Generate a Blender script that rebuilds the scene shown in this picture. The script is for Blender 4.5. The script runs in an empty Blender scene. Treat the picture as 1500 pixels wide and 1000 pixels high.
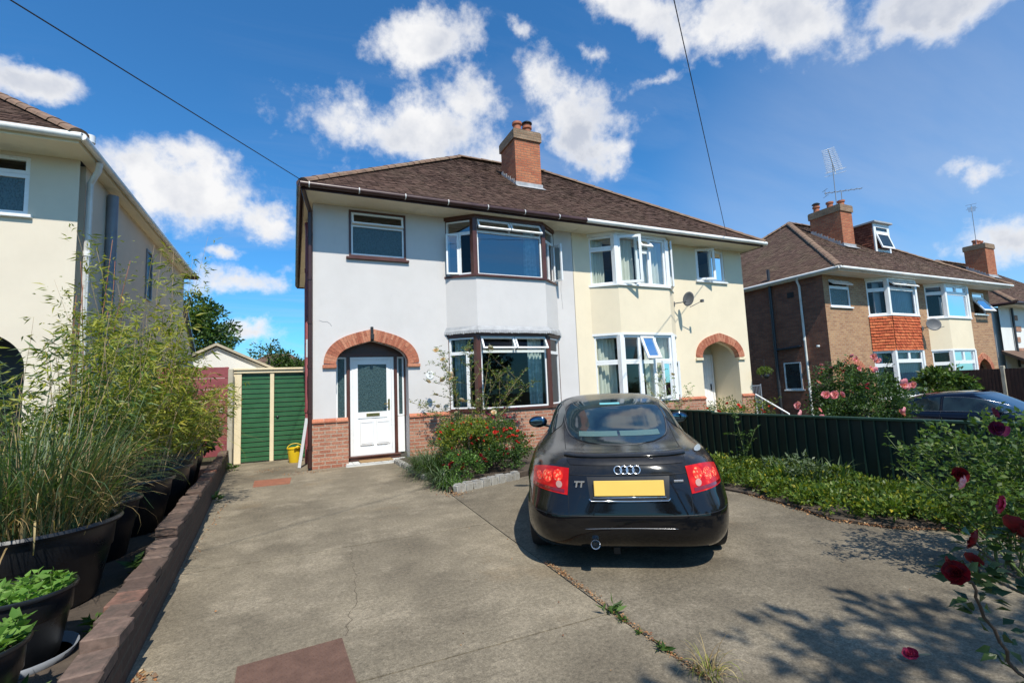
import bpy, bmesh, math, random
import numpy as np
from mathutils import Matrix, Vector
random.seed(11); RNG = np.random.default_rng(11)
C = bpy.context.scene.collection
sc = bpy.context.scene
R = math.radians

# ---------------------------------------------------------------- camera
CF = 697.0
cY = Vector((-320, 83, CF)).normalized(); cX = Vector((1523, 6, CF)); cX = (cX - cY * cX.dot(cY)).normalized()
cZ = cX.cross(cY)
if cZ.y > 0: cZ = -cZ
CM = Matrix((cX, cY, cZ))            # world = CM @ cam(x right, y down, z fwd)
right, down, fwd = CM.col[0].copy(), CM.col[1].copy(), CM.col[2].copy()
cam_d = bpy.data.cameras.new('camera'); cam = bpy.data.objects.new('camera', cam_d); C.objects.link(cam)
cam_d.lens = CF / 1500 * 36; cam_d.sensor_width = 36; cam_d.clip_start = .05; cam_d.clip_end = 2000
mw = Matrix.Identity(4)
for i in range(3):
    mw[i][0] = right[i]; mw[i][1] = -down[i]; mw[i][2] = -fwd[i]
mw.translation = (0, 0, 1.42); cam.matrix_world = mw
sc.camera = cam
def view_dir(u, v): return (CM @ Vector((u - 750, v - 500, CF))).normalized()

# ---------------------------------------------------------------- node helper
class NT:
    def __init__(s, tree): s.t = tree; s.n = tree.nodes; s.l = tree.links
    def __call__(s, typ, props=None, **inp):
        nd = s.n.new(typ)
        for k, v in (props or {}).items(): setattr(nd, k, v)
        for k, v in inp.items():
            key = int(k[1:]) if k[0] == '_' and k[1:].isdigit() else k.replace('__', ' ')
            sk = nd.inputs[key]
            if isinstance(v, bpy.types.NodeSocket): s.l.new(v, sk)
            else: sk.default_value = v
        return nd
    def math(s, op, a, b=0.0, clamp=False):
        nd = s.n.new('ShaderNodeMath'); nd.operation = op; nd.use_clamp = clamp
        for i, v in enumerate((a, b)):
            if isinstance(v, bpy.types.NodeSocket): s.l.new(v, nd.inputs[i])
            else: nd.inputs[i].default_value = v
        return nd.outputs[0]
    def vm(s, op, a, b=(0, 0, 0)):
        nd = s.n.new('ShaderNodeVectorMath'); nd.operation = op
        for i, v in enumerate((a, b)):
            if isinstance(v, bpy.types.NodeSocket): s.l.new(v, nd.inputs[i])
            else: nd.inputs[i].default_value = v
        return nd.outputs['Value'] if op in ('DOT_PRODUCT', 'LENGTH') else nd.outputs[0]
    def mix(s, f, a, b, typ='MIX'):
        nd = s.n.new('ShaderNodeMix'); nd.data_type = 'RGBA'; nd.blend_type = typ
        for i, v in ((0, f), (6, a), (7, b)):
            if isinstance(v, bpy.types.NodeSocket): s.l.new(v, nd.inputs[i])
            else: nd.inputs[i].default_value = v if i == 0 else col4(v)
        return nd.outputs[2]
    def mr(s, v, a, b, c=0.0, d=1.0, smooth=False):
        nd = s.n.new('ShaderNodeMapRange'); nd.clamp = True
        if smooth: nd.interpolation_type = 'SMOOTHSTEP'
        for i, x in enumerate((v, a, b, c, d)):
            if isinstance(x, bpy.types.NodeSocket): s.l.new(x, nd.inputs[i])
            else: nd.inputs[i].default_value = x
        return nd.outputs[0]
    def noise(s, vec, scale, detail=4, rough=.55, dist=0.0):
        nd = s('ShaderNodeTexNoise', Scale=scale, Detail=detail, Roughness=rough, Distortion=dist)
        if vec is not None: s.l.new(vec, nd.inputs['Vector'])
        return nd.outputs[0]
    def ramp(s, f, stops):
        nd = s.n.new('ShaderNodeValToRGB'); e = nd.color_ramp.elements
        while len(e) < len(stops): e.new(.5)
        for el, (p, c) in zip(e, stops): el.position = p; el.color = col4(c)
        s.l.new(f, nd.inputs[0]); return nd.outputs[0]
def col4(c): return tuple(c) + (1,) if len(c) == 3 else tuple(c)
def hx(h, k=1.0):
    h = h.lstrip('#'); o = []
    for i in (0, 2, 4):
        v = int(h[i:i+2], 16) / 255; v = v / 12.92 if v <= .04045 else ((v + .055) / 1.055) ** 2.4
        o.append(v * k)
    return tuple(o)
MATS = {}
def newmat(name):
    m = bpy.data.materials.new(name); m.use_nodes = True; nt = m.node_tree; nt.nodes.clear()
    g = NT(nt); out = g('ShaderNodeOutputMaterial'); MATS[name] = m
    return m, g, out
def principled(g, out, base, rough=.6, bump=None, bstr=.3, bdist=.01, metal=0.0, spec=.5, coat=0.0, **kw):
    p = g('ShaderNodeBsdfPrincipled')
    def st(k, v):
        if isinstance(v, bpy.types.NodeSocket): g.l.new(v, p.inputs[k])
        else: p.inputs[k].default_value = col4(v) if k == 'Base Color' else v
    st('Base Color', base); st('Roughness', rough); st('Metallic', metal); st('Specular IOR Level', spec); st('Coat Weight', coat)
    for k, v in kw.items(): st(k.replace('__', ' '), v)
    if bump is not None:
        b = g('ShaderNodeBump', Strength=bstr, Distance=bdist, Height=bump); g.l.new(b.outputs[0], p.inputs['Normal'])
    g.l.new(p.outputs[0], out.inputs[0]); return p
def plain(name, col, rough=.5, var=.12, scale=6.0, bstr=.15, bscale=60.0, metal=0.0, spec=.5, coat=0.0, dirt=None, dirtamt=.4):
    """a paint / plastic / stone with soft mottling, small bump and optional grime"""
    m, g, out = newmat(name)
    tc = g('ShaderNodeTexCoord').outputs['Object']
    n1 = g.noise(tc, scale, 5, .6)
    k = g.mr(n1, .3, .7, 1 - var, 1 + var)
    c = g.mix(1.0, col, g('ShaderNodeCombineColor', Red=k, Green=k, Blue=k).outputs[0], 'MULTIPLY')
    if dirt is not None:
        n2 = g.noise(tc, scale * .7 + .3, 7, .7)
        c = g.mix(g.mr(n2, .48, .75, 0, dirtamt), c, dirt)
    rr = g.mr(n1, .3, .7, max(0, rough - .08), min(1, rough + .08))
    principled(g, out, c, rr, g.noise(tc, bscale, 3) if bstr > 0 else None, bstr, .004, metal, spec, coat)
    return m
def face_uv(g):
    """metres along the wall and up it, whatever way the wall faces"""
    geo = g('ShaderNodeNewGeometry'); tc = g('ShaderNodeTexCoord').outputs['Object']
    n = g('ShaderNodeSeparateXYZ', Vector=g('ShaderNodeTexCoord').outputs['Normal'])
    p = g('ShaderNodeSeparateXYZ', Vector=tc)
    ax = g.math('ABSOLUTE', n.outputs[0]); ay = g.math('ABSOLUTE', n.outputs[1]); az = g.math('ABSOLUTE', n.outputs[2])
    isx = g.math('GREATER_THAN', ax, ay); isz = g.math('GREATER_THAN', az, .8)
    u = g.math('ADD', g.math('MULTIPLY', p.outputs[1], isx), g.math('MULTIPLY', p.outputs[0], g.math('SUBTRACT', 1.0, isx)))
    v = g.math('ADD', g.math('MULTIPLY', p.outputs[1], isz), g.math('MULTIPLY', p.outputs[2], g.math('SUBTRACT', 1.0, isz)))
    return g('ShaderNodeCombineXYZ', X=u, Y=v).outputs[0], tc
def brickmat(name, c1, c2, mortar, bw=.225, rh=.075, ms=.010, dark=(.05, .03, .025), darkamt=.3, bstr=.6):
    m, g, out = newmat(name)
    uv, tc = face_uv(g)
    b = g('ShaderNodeTexBrick', {'offset': .5}, Vector=uv, Color1=col4(c1), Color2=col4(c2), Mortar=col4(mortar), Scale=1.0)
    b.inputs['Mortar Size'].default_value = ms; b.inputs['Brick Width'].default_value = bw; b.inputs['Row Height'].default_value = rh
    b.inputs['Mortar Smooth'].default_value = .15; b.inputs['Bias'].default_value = 0
    n = g.noise(tc, 2.2, 6, .7); n2 = g.noise(tc, 45, 3, .6)
    c = g.mix(g.mr(n, .45, .75, 0, darkamt), b.outputs[0], dark)
    k = g.mr(n2, .3, .7, .75, 1.25)
    c = g.mix(1.0, c, g('ShaderNodeCombineColor', Red=k, Green=k, Blue=k).outputs[0], 'MULTIPLY')
    h = g.math('SUBTRACT', g.math('MULTIPLY', n2, .35), g.math('MULTIPLY', b.outputs[1], 1.0))
    principled(g, out, c, .85, h, bstr, .008, spec=.3)
    return m
def islandmat(name, stops, rough=.8, bstr=.5, bscale=50, moss=None, mossamt=.5, spec=.3, mscale=1.2):
    """every loose piece (tile, brick, stone) takes its own tone"""
    m, g, out = newmat(name)
    geo = g('ShaderNodeNewGeometry'); tc = g('ShaderNodeTexCoord').outputs['Object']
    c = g.ramp(geo.outputs['Random Per Island'], stops)
    n2 = g.noise(tc, bscale, 4, .6); k = g.mr(n2, .3, .7, .75, 1.25)
    c = g.mix(1.0, c, g('ShaderNodeCombineColor', Red=k, Green=k, Blue=k).outputs[0], 'MULTIPLY')
    if moss is not None:
        n = g.noise(tc, mscale, 8, .7); c = g.mix(g.mr(n, .46, .68, 0, mossamt), c, moss)
    principled(g, out, c, rough, n2, bstr, .006, spec=spec)
    return m
def leafmat(name, stops, trans=.35, rough=.45):
    m, g, out = newmat(name)
    geo = g('ShaderNodeNewGeometry'); tc = g('ShaderNodeTexCoord').outputs['Object']
    c = g.ramp(geo.outputs['Random Per Island'], stops)
    n = g.noise(tc, 3.0, 3); k = g.mr(n, .3, .7, .7, 1.3)
    c = g.mix(1.0, c, g('ShaderNodeCombineColor', Red=k, Green=k, Blue=k).outputs[0], 'MULTIPLY')
    p = g('ShaderNodeBsdfPrincipled', Roughness=rough); g.l.new(c, p.inputs['Base Color']); p.inputs['Specular IOR Level'].default_value = .35
    t = g('ShaderNodeBsdfTranslucent'); c2 = g.mix(1.0, c, (1.25, 1.35, .55), 'MULTIPLY'); g.l.new(c2, t.inputs[0])
    mx = g('ShaderNodeMixShader', Fac=trans); g.l.new(p.outputs[0], mx.inputs[1]); g.l.new(t.outputs[0], mx.inputs[2])
    g.l.new(mx.outputs[0], out.inputs[0]); return m
def glassmat(name, tint=(.88, .93, .91), refl=.0, rough=0.0, wav=.004):
    m, g, out = newmat(name)
    fr = g('ShaderNodeFresnel', IOR=1.38).outputs[0]
    f = g.math('ADD', fr, refl, True)
    tr = g('ShaderNodeBsdfTransparent', Color=col4(tint)); gl = g('ShaderNodeBsdfGlossy', Roughness=rough, Color=(.95, .97, 1, 1))
    tc = g('ShaderNodeTexCoord').outputs['Object']
    b = g('ShaderNodeBump', Strength=.25, Distance=wav, Height=g.noise(tc, 1.6, 2)); g.l.new(b.outputs[0], gl.inputs['Normal'])
    mx = g('ShaderNodeMixShader', Fac=f); g.l.new(tr.outputs[0], mx.inputs[1]); g.l.new(gl.outputs[0], mx.inputs[2])
    g.l.new(mx.outputs[0], out.inputs[0]); return m

# ---------------------------------------------------------------- mesh builder
class MB:
    def __init__(s): s.v = []; s.f = []; s.m = []; s.M = Matrix.Identity(4); s.mi = 0
    def add(s, vs, fs, mi=None):
        o = len(s.v); M = s.M
        s.v += [tuple(M @ Vector(p)) for p in vs]
        for f in fs: s.f.append(tuple(i + o for i in f)); s.m.append(s.mi if mi is None else mi)
    def box(s, x0, y0, z0, x1, y1, z1, mi=None):
        s.add([(x0, y0, z0), (x1, y0, z0), (x1, y1, z0), (x0, y1, z0), (x0, y0, z1), (x1, y0, z1), (x1, y1, z1), (x0, y1, z1)],
              [(0, 3, 2, 1), (4, 5, 6, 7), (0, 1, 5, 4), (1, 2, 6, 5), (2, 3, 7, 6), (3, 0, 4, 7)], mi)
    def bbox(s, x0, y0, z0, x1, y1, z1, b=.006, mi=None):
        """box with chamfered edges"""
        bm = bmesh.new(); bmesh.ops.create_cube(bm, size=1)
        for v in bm.verts:
            v.co = Vector(((x0 + x1) / 2 + v.co.x * (x1 - x0), (y0 + y1) / 2 + v.co.y * (y1 - y0), (z0 + z1) / 2 + v.co.z * (z1 - z0)))
        b = min(b, .45 * min(abs(x1 - x0), abs(y1 - y0), abs(z1 - z0)))
        bmesh.ops.bevel(bm, geom=bm.edges[:], offset=b, segments=1, affect='EDGES')
        s.bm(bm, mi)
    def bm(s, bm, mi=None):
        bm.verts.index_update(); s.add([v.co[:] for v in bm.verts], [[v.index for v in f.verts] for f in bm.faces], mi); bm.free()
    def quad(s, a, b, c, d, mi=None): s.add([a, b, c, d], [(0, 1, 2, 3)], mi)
    def poly(s, pts, mi=None): s.add(pts, [tuple(range(len(pts)))], mi)
    def prism(s, pts, z0, z1, mi=None):
        n = len(pts); vs = [(x, y, z0) for x, y in pts] + [(x, y, z1) for x, y in pts]
        s.add(vs, [tuple(range(n - 1, -1, -1)), tuple(range(n, 2 * n))] + [(i, (i + 1) % n, n + (i + 1) % n, n + i) for i in range(n)], mi)
    def tube(s, pts, r, n=8, mi=None, cap=True):
        pts = [Vector(p) for p in pts]; rs = r if isinstance(r, (list, tuple)) else [r] * len(pts)
        vs = []; prev = None
        for i, p in enumerate(pts):
            d = (pts[min(i + 1, len(pts) - 1)] - pts[max(i - 1, 0)]).normalized()
            if prev is None: a = d.orthogonal().normalized()
            else: a = (prev - d * prev.dot(d)); a = a.normalized() if a.length > 1e-6 else d.orthogonal().normalized()
            prev = a; b = d.cross(a)
            for k in range(n):
                t = 2 * math.pi * k / n; vs.append(tuple(p + (a * math.cos(t) + b * math.sin(t)) * rs[i]))
        fs = [(i * n + k, i * n + (k + 1) % n, (i + 1) * n + (k + 1) % n, (i + 1) * n + k) for i in range(len(pts) - 1) for k in range(n)]
        if cap: fs += [tuple(range(n - 1, -1, -1)), tuple(range((len(pts) - 1) * n, len(pts) * n))]
        s.add(vs, fs, mi)
    def lathe(s, prof, n=24, c=(0, 0, 0), mi=None, closed=False, sx=1, sy=1):
        vs = []; m = len(prof)
        for k in range(n):
            t = 2 * math.pi * k / n
            for r, z in prof: vs.append((c[0] + r * math.cos(t) * sx, c[1] + r * math.sin(t) * sy, c[2] + z))
        fs = []
        for k in range(n):
            k2 = (k + 1) % n
            for i in range(m - 1): fs.append((k * m + i, k2 * m + i, k2 * m + i + 1, k * m + i + 1))
        s.add(vs, fs, mi)
    def build(s, name, mats, parent=None, smooth=False, loc=None, autosmooth=None):
        me = bpy.data.meshes.new(name); me.from_pydata(s.v, [], s.f)
        if not isinstance(mats, (list, tuple)): mats = [mats]
        for m in mats: me.materials.append(MATS[m] if isinstance(m, str) else m)
        if len(mats) > 1: me.polygons.foreach_set('material_index', s.m)
        me.polygons.foreach_set('use_smooth', [smooth] * len(s.f))
        if smooth and autosmooth: me.set_sharp_from_angle(angle=R(autosmooth))
        me.update()
        o = bpy.data.objects.new(name, me); C.objects.link(o)
        if parent is not None: o.parent = parent
        if loc: o.location = loc
        return o
def tag(o, label=None, cat=None, group=None, kind=None):
    if label: o['label'] = label
    if cat: o['category'] = cat
    if group: o['group'] = group
    if kind: o['kind'] = kind
    return o
def thing(name, label, cat, loc=(0, 0, 0), rz=0, group=None):
    o = bpy.data.objects.new(name, None); C.objects.link(o); o.location = loc; o.rotation_euler = (0, 0, rz)
    o.empty_display_size = .2
    return tag(o, label, cat, group)
def copy_tree(o, parent=None):
    c = o.copy(); C.objects.link(c)
    if parent is not None: c.parent = parent
    for ch in [x for x in o.children]: copy_tree(ch, c)
    return c
def np_mesh(name, V, F, mats, parent=None, mi=None, smooth=False):
    """quads (or tris) from numpy arrays"""
    me = bpy.data.meshes.new(name); V = np.asarray(V, dtype=np.float32); F = np.asarray(F, dtype=np.int32)
    k = F.shape[1]
    me.vertices.add(len(V)); me.vertices.foreach_set('co', V.ravel())
    me.loops.add(F.size); me.loops.foreach_set('vertex_index', F.ravel())
    me.polygons.add(len(F)); me.polygons.foreach_set('loop_start', np.arange(0, F.size, k, dtype=np.int32))
    me.polygons.foreach_set('loop_total', np.full(len(F), k, dtype=np.int32))
    if not isinstance(mats, (list, tuple)): mats = [mats]
    for m in mats: me.materials.append(MATS[m] if isinstance(m, str) else m)
    if mi is not None: me.polygons.foreach_set('material_index', np.asarray(mi, dtype=np.int32))
    if smooth: me.polygons.foreach_set('use_smooth', np.ones(len(F), dtype=bool))
    me.update(calc_edges=True); me.validate()
    o = bpy.data.objects.new(name, me); C.objects.link(o)
    if parent is not None: o.parent = parent
    return o
def gz(x, y=0):
    t = min(1, max(0, (x - 8.5) / 6.5)); t = t * t * (3 - 2 * t)
    u = min(1, max(0, (x - 23) / 9)); return -.03 - .47 * t - .5 * u
# ---------------------------------------------------------------- materials
WHITEISH = (.78, .78, .77)
def rendermat(name, col, crack=(.25, .24, .22), rough=.9):
    m, g, out = newmat(name)
    tc = g('ShaderNodeTexCoord').outputs['Object']
    n1 = g.noise(tc, 1.1, 6, .65); n2 = g.noise(tc, 160, 3, .7)
    st = g('ShaderNodeMapping', Vector=tc, Scale=(3.5, 3.5, .35)).outputs[0]; n3 = g.noise(st, 1.5, 6, .7)
    k = g.mr(n1, .3, .7, .94, 1.04)
    c = g.mix(1.0, col, g('ShaderNodeCombineColor', Red=k, Green=k, Blue=k).outputs[0], 'MULTIPLY')
    c = g.mix(g.mr(n3, .55, .85, 0, .13), c, crack); c = g.mix(g.mr(g.noise(tc, 2.6, 8, .75), .56, .72, 0, .12), c, crack)
    h = g.math('ADD', g.math('MULTIPLY', n2, .6), g.math('MULTIPLY', n1, 3.0))
    principled(g, out, c, rough, h, .35, .004, spec=.25)
rendermat('grey_render', (.615, .59, .565), (.40, .39, .38))
rendermat('cream_render', (.76, .66, .48), (.5, .42, .3))
rendermat('pale_cream_render', (.70, .62, .49), (.42, .38, .3))
rendermat('white_render', (.72, .72, .68), (.45, .44, .4))
plain('soffit_paint', (.80, .74, .57), .7, .06, 1.5, .1, dirt=(.3, .27, .18), dirtamt=.35)
plain('soffit_white', (.82, .79, .72), .7, .06, 1.5, .1)
plain('upvc', (.80, .81, .80), .28, .03, 2, 0, spec=.5, dirt=(.55, .54, .48), dirtamt=.25)
plain('gutter_white', (.78, .78, .74), .35, .05, 2, 0, dirt=(.3, .29, .24), dirtamt=.5)
plain('brown_timber', (.085, .030, .020), .38, .2, 3, .2, 30)
plain('brown_plastic', (.050, .022, .018), .35, .15, 3, .05)
plain('dark_timber', (.030, .018, .016), .5, .2, 3, .2, 30)
plain('black_pipe', (.030, .033, .038), .4, .2, 3, .05)
plain('grey_pipe', (.22, .24, .27), .45, .12, 3, .05)
plain('lead', (.33, .335, .34), .55, .2, 6, .4, 40, dirt=(.6, .6, .6))
plain('clay_pot', (.38, .13, .065), .8, .25, 8, .4, dirt=(.1, .07, .05))
plain('black_metal', (.02, .02, .02), .4, .1, 5, .1)
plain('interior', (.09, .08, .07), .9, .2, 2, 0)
plain('interior_pale', (.17, .16, .15), .9, .1, 1, 0)
plain('ridge_clay', (.19, .115, .075), .85, .35, 5, .5, 30, dirt=(.26, .22, .13), dirtamt=.6)
plain('concrete_post', (.42, .38, .29), .85, .15, 4, .4, 60)
plain('maroon_board', (.24, .055, .060), .55, .18, 4, .25, 30, dirt=(.35, .12, .12), dirtamt=.4)
plain('cream_paint', (.76, .65, .43), .5, .06, 3, .1, dirt=(.5, .42, .28))
plain('garage_green', (.032, .120, .048), .38, .12, 4, .05)
plain('garage_edge_highlight', (.70, .78, .68), .4, .1, 4, 0)  # pale colour paints the sunlit highlight along each slat lip of the green door
plain('door_white', (.80, .80, .78), .3, .03, 3, 0)
plain('yellow_plastic', (.80, .55, .02), .35, .08, 4, .05)
plain('board_white', (.62, .64, .66), .5, .05, 3, .1)
plain('brass', (.45, .33, .12), .35, .2, 8, 0, metal=1)
plain('doormat', (.30, .19, .085), 1, .25, 60, 1, 200)
plain('terracotta', (.26, .10, .055), .75, .2, 8, .4)
plain('blue_plastic', (.15, .35, .62), .4, .1, 8, 0)
plain('stone_white', (.60, .60, .57), .7, .15, 6, .3)
plain('steel', (.55, .55, .56), .35, .1, 8, .05, metal=1)
plain('aerial_metal', (.62, .62, .62), .4, .1, 8, .05, metal=.6)
plain('cable_black', (.02, .022, .03), .6, .1, 4, 0)
plain('dish_grey', (.10, .105, .11), .55, .1, 6, .1)
plain('pot_black', (.012, .013, .015), .33, .2, 6, .12, 40, dirt=(.035, .032, .03), dirtamt=.4)
plain('bark', (.11, .085, .06), .9, .3, 12, .8, 30)
plain('stem_tan', (.30, .22, .12), .7, .25, 12, .3)
plain('stem_green', (.10, .14, .04), .6, .25, 12, .2)
plain('stem_dark', (.05, .035, .025), .7, .25, 12, .2)
plain('soil', (.065, .048, .034), 1, .35, 9, 1, 50)
plain('fence_green', (.004, .015, .009), .5, .25, 2.5, .1, 40, dirt=(.012, .03, .018), dirtamt=.4)
plain('fence_rail', (.018, .05, .028), .45, .2, 3, .1)
plain('brown_fence_wood', (.055, .028, .022), .8, .3, 5, .4, 40)
plain('letter_grey', (.10, .10, .11), .6, 0, 1, 0)
plain('plaque_white', (.78, .79, .76), .35, .02, 3, 0)
plain('asphalt', (.05, .05, .052), .9, .2, 2, .6, 120)
plain('pavement_grey', (.24, .23, .21), .9, .15, 1, .5, 90)
plain('tv_pink', (.35, .05, .05), .8, .1, 4, 0)
def curtainmat(name, col, pat=None):
    m, g, out = newmat(name)
    tc = g('ShaderNodeTexCoord').outputs['Object']
    c = g.mix(g.mr(g.noise(tc, 3, 2), .35, .65, 0, .3), col, tuple(x * .8 for x in col))
    if pat: c = g.mix(g.mr(g.noise(g('ShaderNodeMapping', Vector=tc, Scale=(1, 1, 2.2)).outputs[0], 5, 2, .4), .5, .56, 0, .7), c, pat)
    d = g('ShaderNodeBsdfDiffuse'); g.l.new(c, d.inputs[0]); t = g('ShaderNodeBsdfTranslucent'); g.l.new(c, t.inputs[0])
    mx = g('ShaderNodeMixShader', Fac=.3); g.l.new(d.outputs[0], mx.inputs[1]); g.l.new(t.outputs[0], mx.inputs[2]); g.l.new(mx.outputs[0], out.inputs[0])
curtainmat('curtain_cream', (.80, .80, .70)); curtainmat('curtain_teal', (.60, .70, .68), (.85, .9, .86)); curtainmat('net_curtain', (.6, .62, .66))
glassmat('glass'); glassmat('glass_blue', (.55, .65, .68), .16); glassmat('glass_tint', (.4, .5, .5), .07)
# obscured (patterned) glass
m, g, out = newmat('obscured_glass')
tc = g('ShaderNodeTexCoord').outputs['Object']
vo = g('ShaderNodeTexVoronoi', Scale=38.0, Vector=g('ShaderNodeMapping', Vector=tc, Scale=(1.6, 1.6, .7)).outputs[0])
c = g.mix(g.mr(vo.outputs['Distance'], .1, .6), (.010, .024, .027), (.05, .085, .085))
principled(g, out, c, .22, vo.outputs['Distance'], .5, .01, spec=.6)
brickmat('plinth_brick', (.33, .125, .075), (.47, .235, .15), (.40, .32, .24), dark=(.2, .09, .06), darkamt=.4)
brickmat('chimney_brick', (.38, .105, .050), (.48, .18, .085), (.25, .14, .09), dark=(.10, .045, .03), darkamt=.4)
brickmat('chimney_cap_brick', (.24, .14, .085), (.33, .22, .14), (.2, .16, .11), dark=(.10, .08, .05), darkamt=.6)
brickmat('buff_brick', (.32, .155, .080), (.46, .26, .13), (.40, .31, .21), dark=(.13, .075, .05), darkamt=.35)
brickmat('red_brown_brick', (.22, .080, .050), (.32, .13, .075), (.17, .12, .09), dark=(.05, .03, .028), darkamt=.5)
brickmat('low_wall_brick', (.055, .036, .030), (.085, .052, .040), (.07, .06, .05), dark=(.05, .04, .035), darkamt=.7)
islandmat('arch_brick', [(0, (.30, .09, .05)), (.5, (.42, .15, .085)), (1, (.50, .22, .13))], bscale=40)
islandmat('roof_tile', [(0, (.088, .050, .036)), (.35, (.100, .057, .041)), (.7, (.112, .064, .046)), (1, (.135, .080, .057))], rough=.9, bscale=26, moss=(.12, .085, .055), mossamt=.5)
islandmat('roof_tile_old', [(0, (.095, .056, .042)), (.4, (.115, .068, .050)), (.75, (.135, .082, .060)), (1, (.165, .105, .076))], rough=.9, bscale=26, moss=(.17, .14, .08), mossamt=.4)
islandmat('hung_tile', [(0, (.36, .07, .025)), (.5, (.48, .11, .04)), (1, (.56, .16, .06))], bscale=30)
islandmat('hung_tile_dark', [(0, (.14, .045, .03)), (.5, (.2, .07, .045)), (1, (.27, .10, .06))], bscale=30)
islandmat('cap_brick', [(0, (.085, .055, .042)), (.5, (.125, .082, .062)), (.88, (.16, .11, .085)), (1, (.22, .085, .05))], bscale=30, moss=(.065, .052, .040), mossamt=.8, mscale=9)
islandmat('granite', [(0, (.26, .25, .23)), (.5, (.34, .33, .30)), (1, (.44, .43, .40))], bscale=60, moss=(.14, .13, .09), mossamt=.5, mscale=7)
islandmat('litter', [(0, (.16, .06, .03)), (.3, (.30, .13, .05)), (.6, (.40, .24, .11)), (.85, (.13, .08, .05)), (1, (.5, .36, .2))], rough=.8, bstr=0)
# driveway concrete
def concretemat(name, tint):
    m, g, out = newmat(name)
    tc = g('ShaderNodeTexCoord').outputs['Object']
    big = g.noise(tc, .8, 6, .66); mid = g.noise(tc, 3.6, 8, .72); fine = g.noise(tc, 38, 6, .75); grit = g.noise(tc, 120, 3, .7)
    vo = g('ShaderNodeTexVoronoi', Vector=tc, Scale=75.0)
    c = g.mix(g.mr(big, .35, .65), (.125, .114, .094), (.265, .245, .200))
    c = g.mix(g.mr(mid, .38, .66, 0, .55), c, (.150, .138, .115))
    c = g.mix(g.mr(g.noise(tc, 1.7, 8, .72), .50, .70, 0, .75), c, (.33, .305, .255))
    c = g.mix(g.mr(g.noise(tc, .9, 4, .6, .2), .60, .74, 0, .35), c, (.24, .18, .11))
    k = g.math('MULTIPLY', g.mr(fine, .3, .7, .58, 1.42), g.mr(grit, .32, .68, .70, 1.32))
    c = g.mix(1.0, c, g('ShaderNodeCombineColor', Red=k, Green=k, Blue=k).outputs[0], 'MULTIPLY')
    c = g.mix(g.mr(vo.outputs['Distance'], .10, .2, .55, 0), c, (.085, .078, .062))
    c = g.mix(1.0, c, tint, 'MULTIPLY')
    h = g.math('ADD', fine, g.math('MULTIPLY', grit, .6))
    principled(g, out, c, .92, h, .5, .005, spec=.25)
concretemat('concrete', (.98, .895, .765)); concretemat('concrete_dark', (.78, .715, .62))
# ground
m, g, out = newmat('ground_mat')
tc = g('ShaderNodeTexCoord').outputs['Object']
c = g.mix(g.mr(g.noise(tc, 1.2, 7, .7), .4, .6), (.085, .062, .042), (.060, .075, .030))
principled(g, out, c, 1, g.noise(tc, 20, 6, .7), .8, .03, spec=.2)
# chequer-plate rusty manhole steel
m, g, out = newmat('rusty_plate')
tc = g('ShaderNodeTexCoord').outputs['Object']
c = g.mix(g.mr(g.noise(tc, 9, 7, .7), .35, .7), (.10, .055, .038), (.155, .088, .062))
c = g.mix(g.mr(g.noise(tc, 60, 4, .7), .5, .75, 0, .5), c, (.09, .05, .04))
principled(g, out, c, .8, g.noise(tc, 90, 4), .5, .003, spec=.4)
# car paint: dusty black and blue-black
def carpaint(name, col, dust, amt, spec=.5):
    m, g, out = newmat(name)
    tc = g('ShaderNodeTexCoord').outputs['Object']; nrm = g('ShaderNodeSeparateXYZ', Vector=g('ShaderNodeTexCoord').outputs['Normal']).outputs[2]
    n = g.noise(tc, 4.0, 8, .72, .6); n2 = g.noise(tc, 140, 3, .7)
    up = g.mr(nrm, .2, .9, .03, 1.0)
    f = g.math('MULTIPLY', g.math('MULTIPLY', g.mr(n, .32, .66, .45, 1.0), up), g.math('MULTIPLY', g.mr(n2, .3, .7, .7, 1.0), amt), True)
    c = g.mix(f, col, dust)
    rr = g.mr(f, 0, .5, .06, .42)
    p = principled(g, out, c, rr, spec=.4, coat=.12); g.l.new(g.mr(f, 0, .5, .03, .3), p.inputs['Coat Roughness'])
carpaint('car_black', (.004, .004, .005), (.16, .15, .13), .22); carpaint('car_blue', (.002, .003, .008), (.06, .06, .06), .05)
plain('rubber', (.012, .012, .012), .75, .2, 20, .3); plain('alloy', (.42, .42, .43), .3, .1, 10, 0, metal=1)
plain('car_trim', (.006, .006, .007), .5, .1, 20, 0)
m, g, out = newmat('car_glass')
tc = g('ShaderNodeTexCoord').outputs['Object']; n = g.noise(tc, 2.2, 4, .6, .5)
c = g.mix(g.mr(n, .35, .65), (.006, .012, .018), (.020, .038, .045)); principled(g, out, c, .05, spec=.55)
m, g, out = newmat('car_glass_seat')
principled(g, out, (.075, .14, .135), .25, spec=.5)
m, g, out = newmat('lamp_red')
tc = g('ShaderNodeTexCoord').outputs['Object']
vo = g('ShaderNodeTexVoronoi', Vector=tc, Scale=13.0); c = g.mix(g.mr(vo.outputs['Distance'], .0, .55), (.70, .030, .016), (.42, .005, .005))
c = g.mix(g.mr(vo.outputs['Distance'], .0, .16, .8, 0), c, (1.0, .38, .18))  # orange glints painted at the centres of the lens cells
principled(g, out, c, .28, spec=.25, coat=.10)
m, g, out = newmat('lamp_clear'); principled(g, out, (.45, .24, .19), .25, spec=.6, coat=.5)
m, g, out = newmat('lamp_dark'); principled(g, out, (.16, .004, .006), .12, spec=.6, coat=.7)
m, g, out = newmat('chrome'); principled(g, out, (.85, .85, .86), .06, metal=1.0)
m, g, out = newmat('badge_silver'); principled(g, out, (.75, .76, .78), .2, metal=.85)
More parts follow.
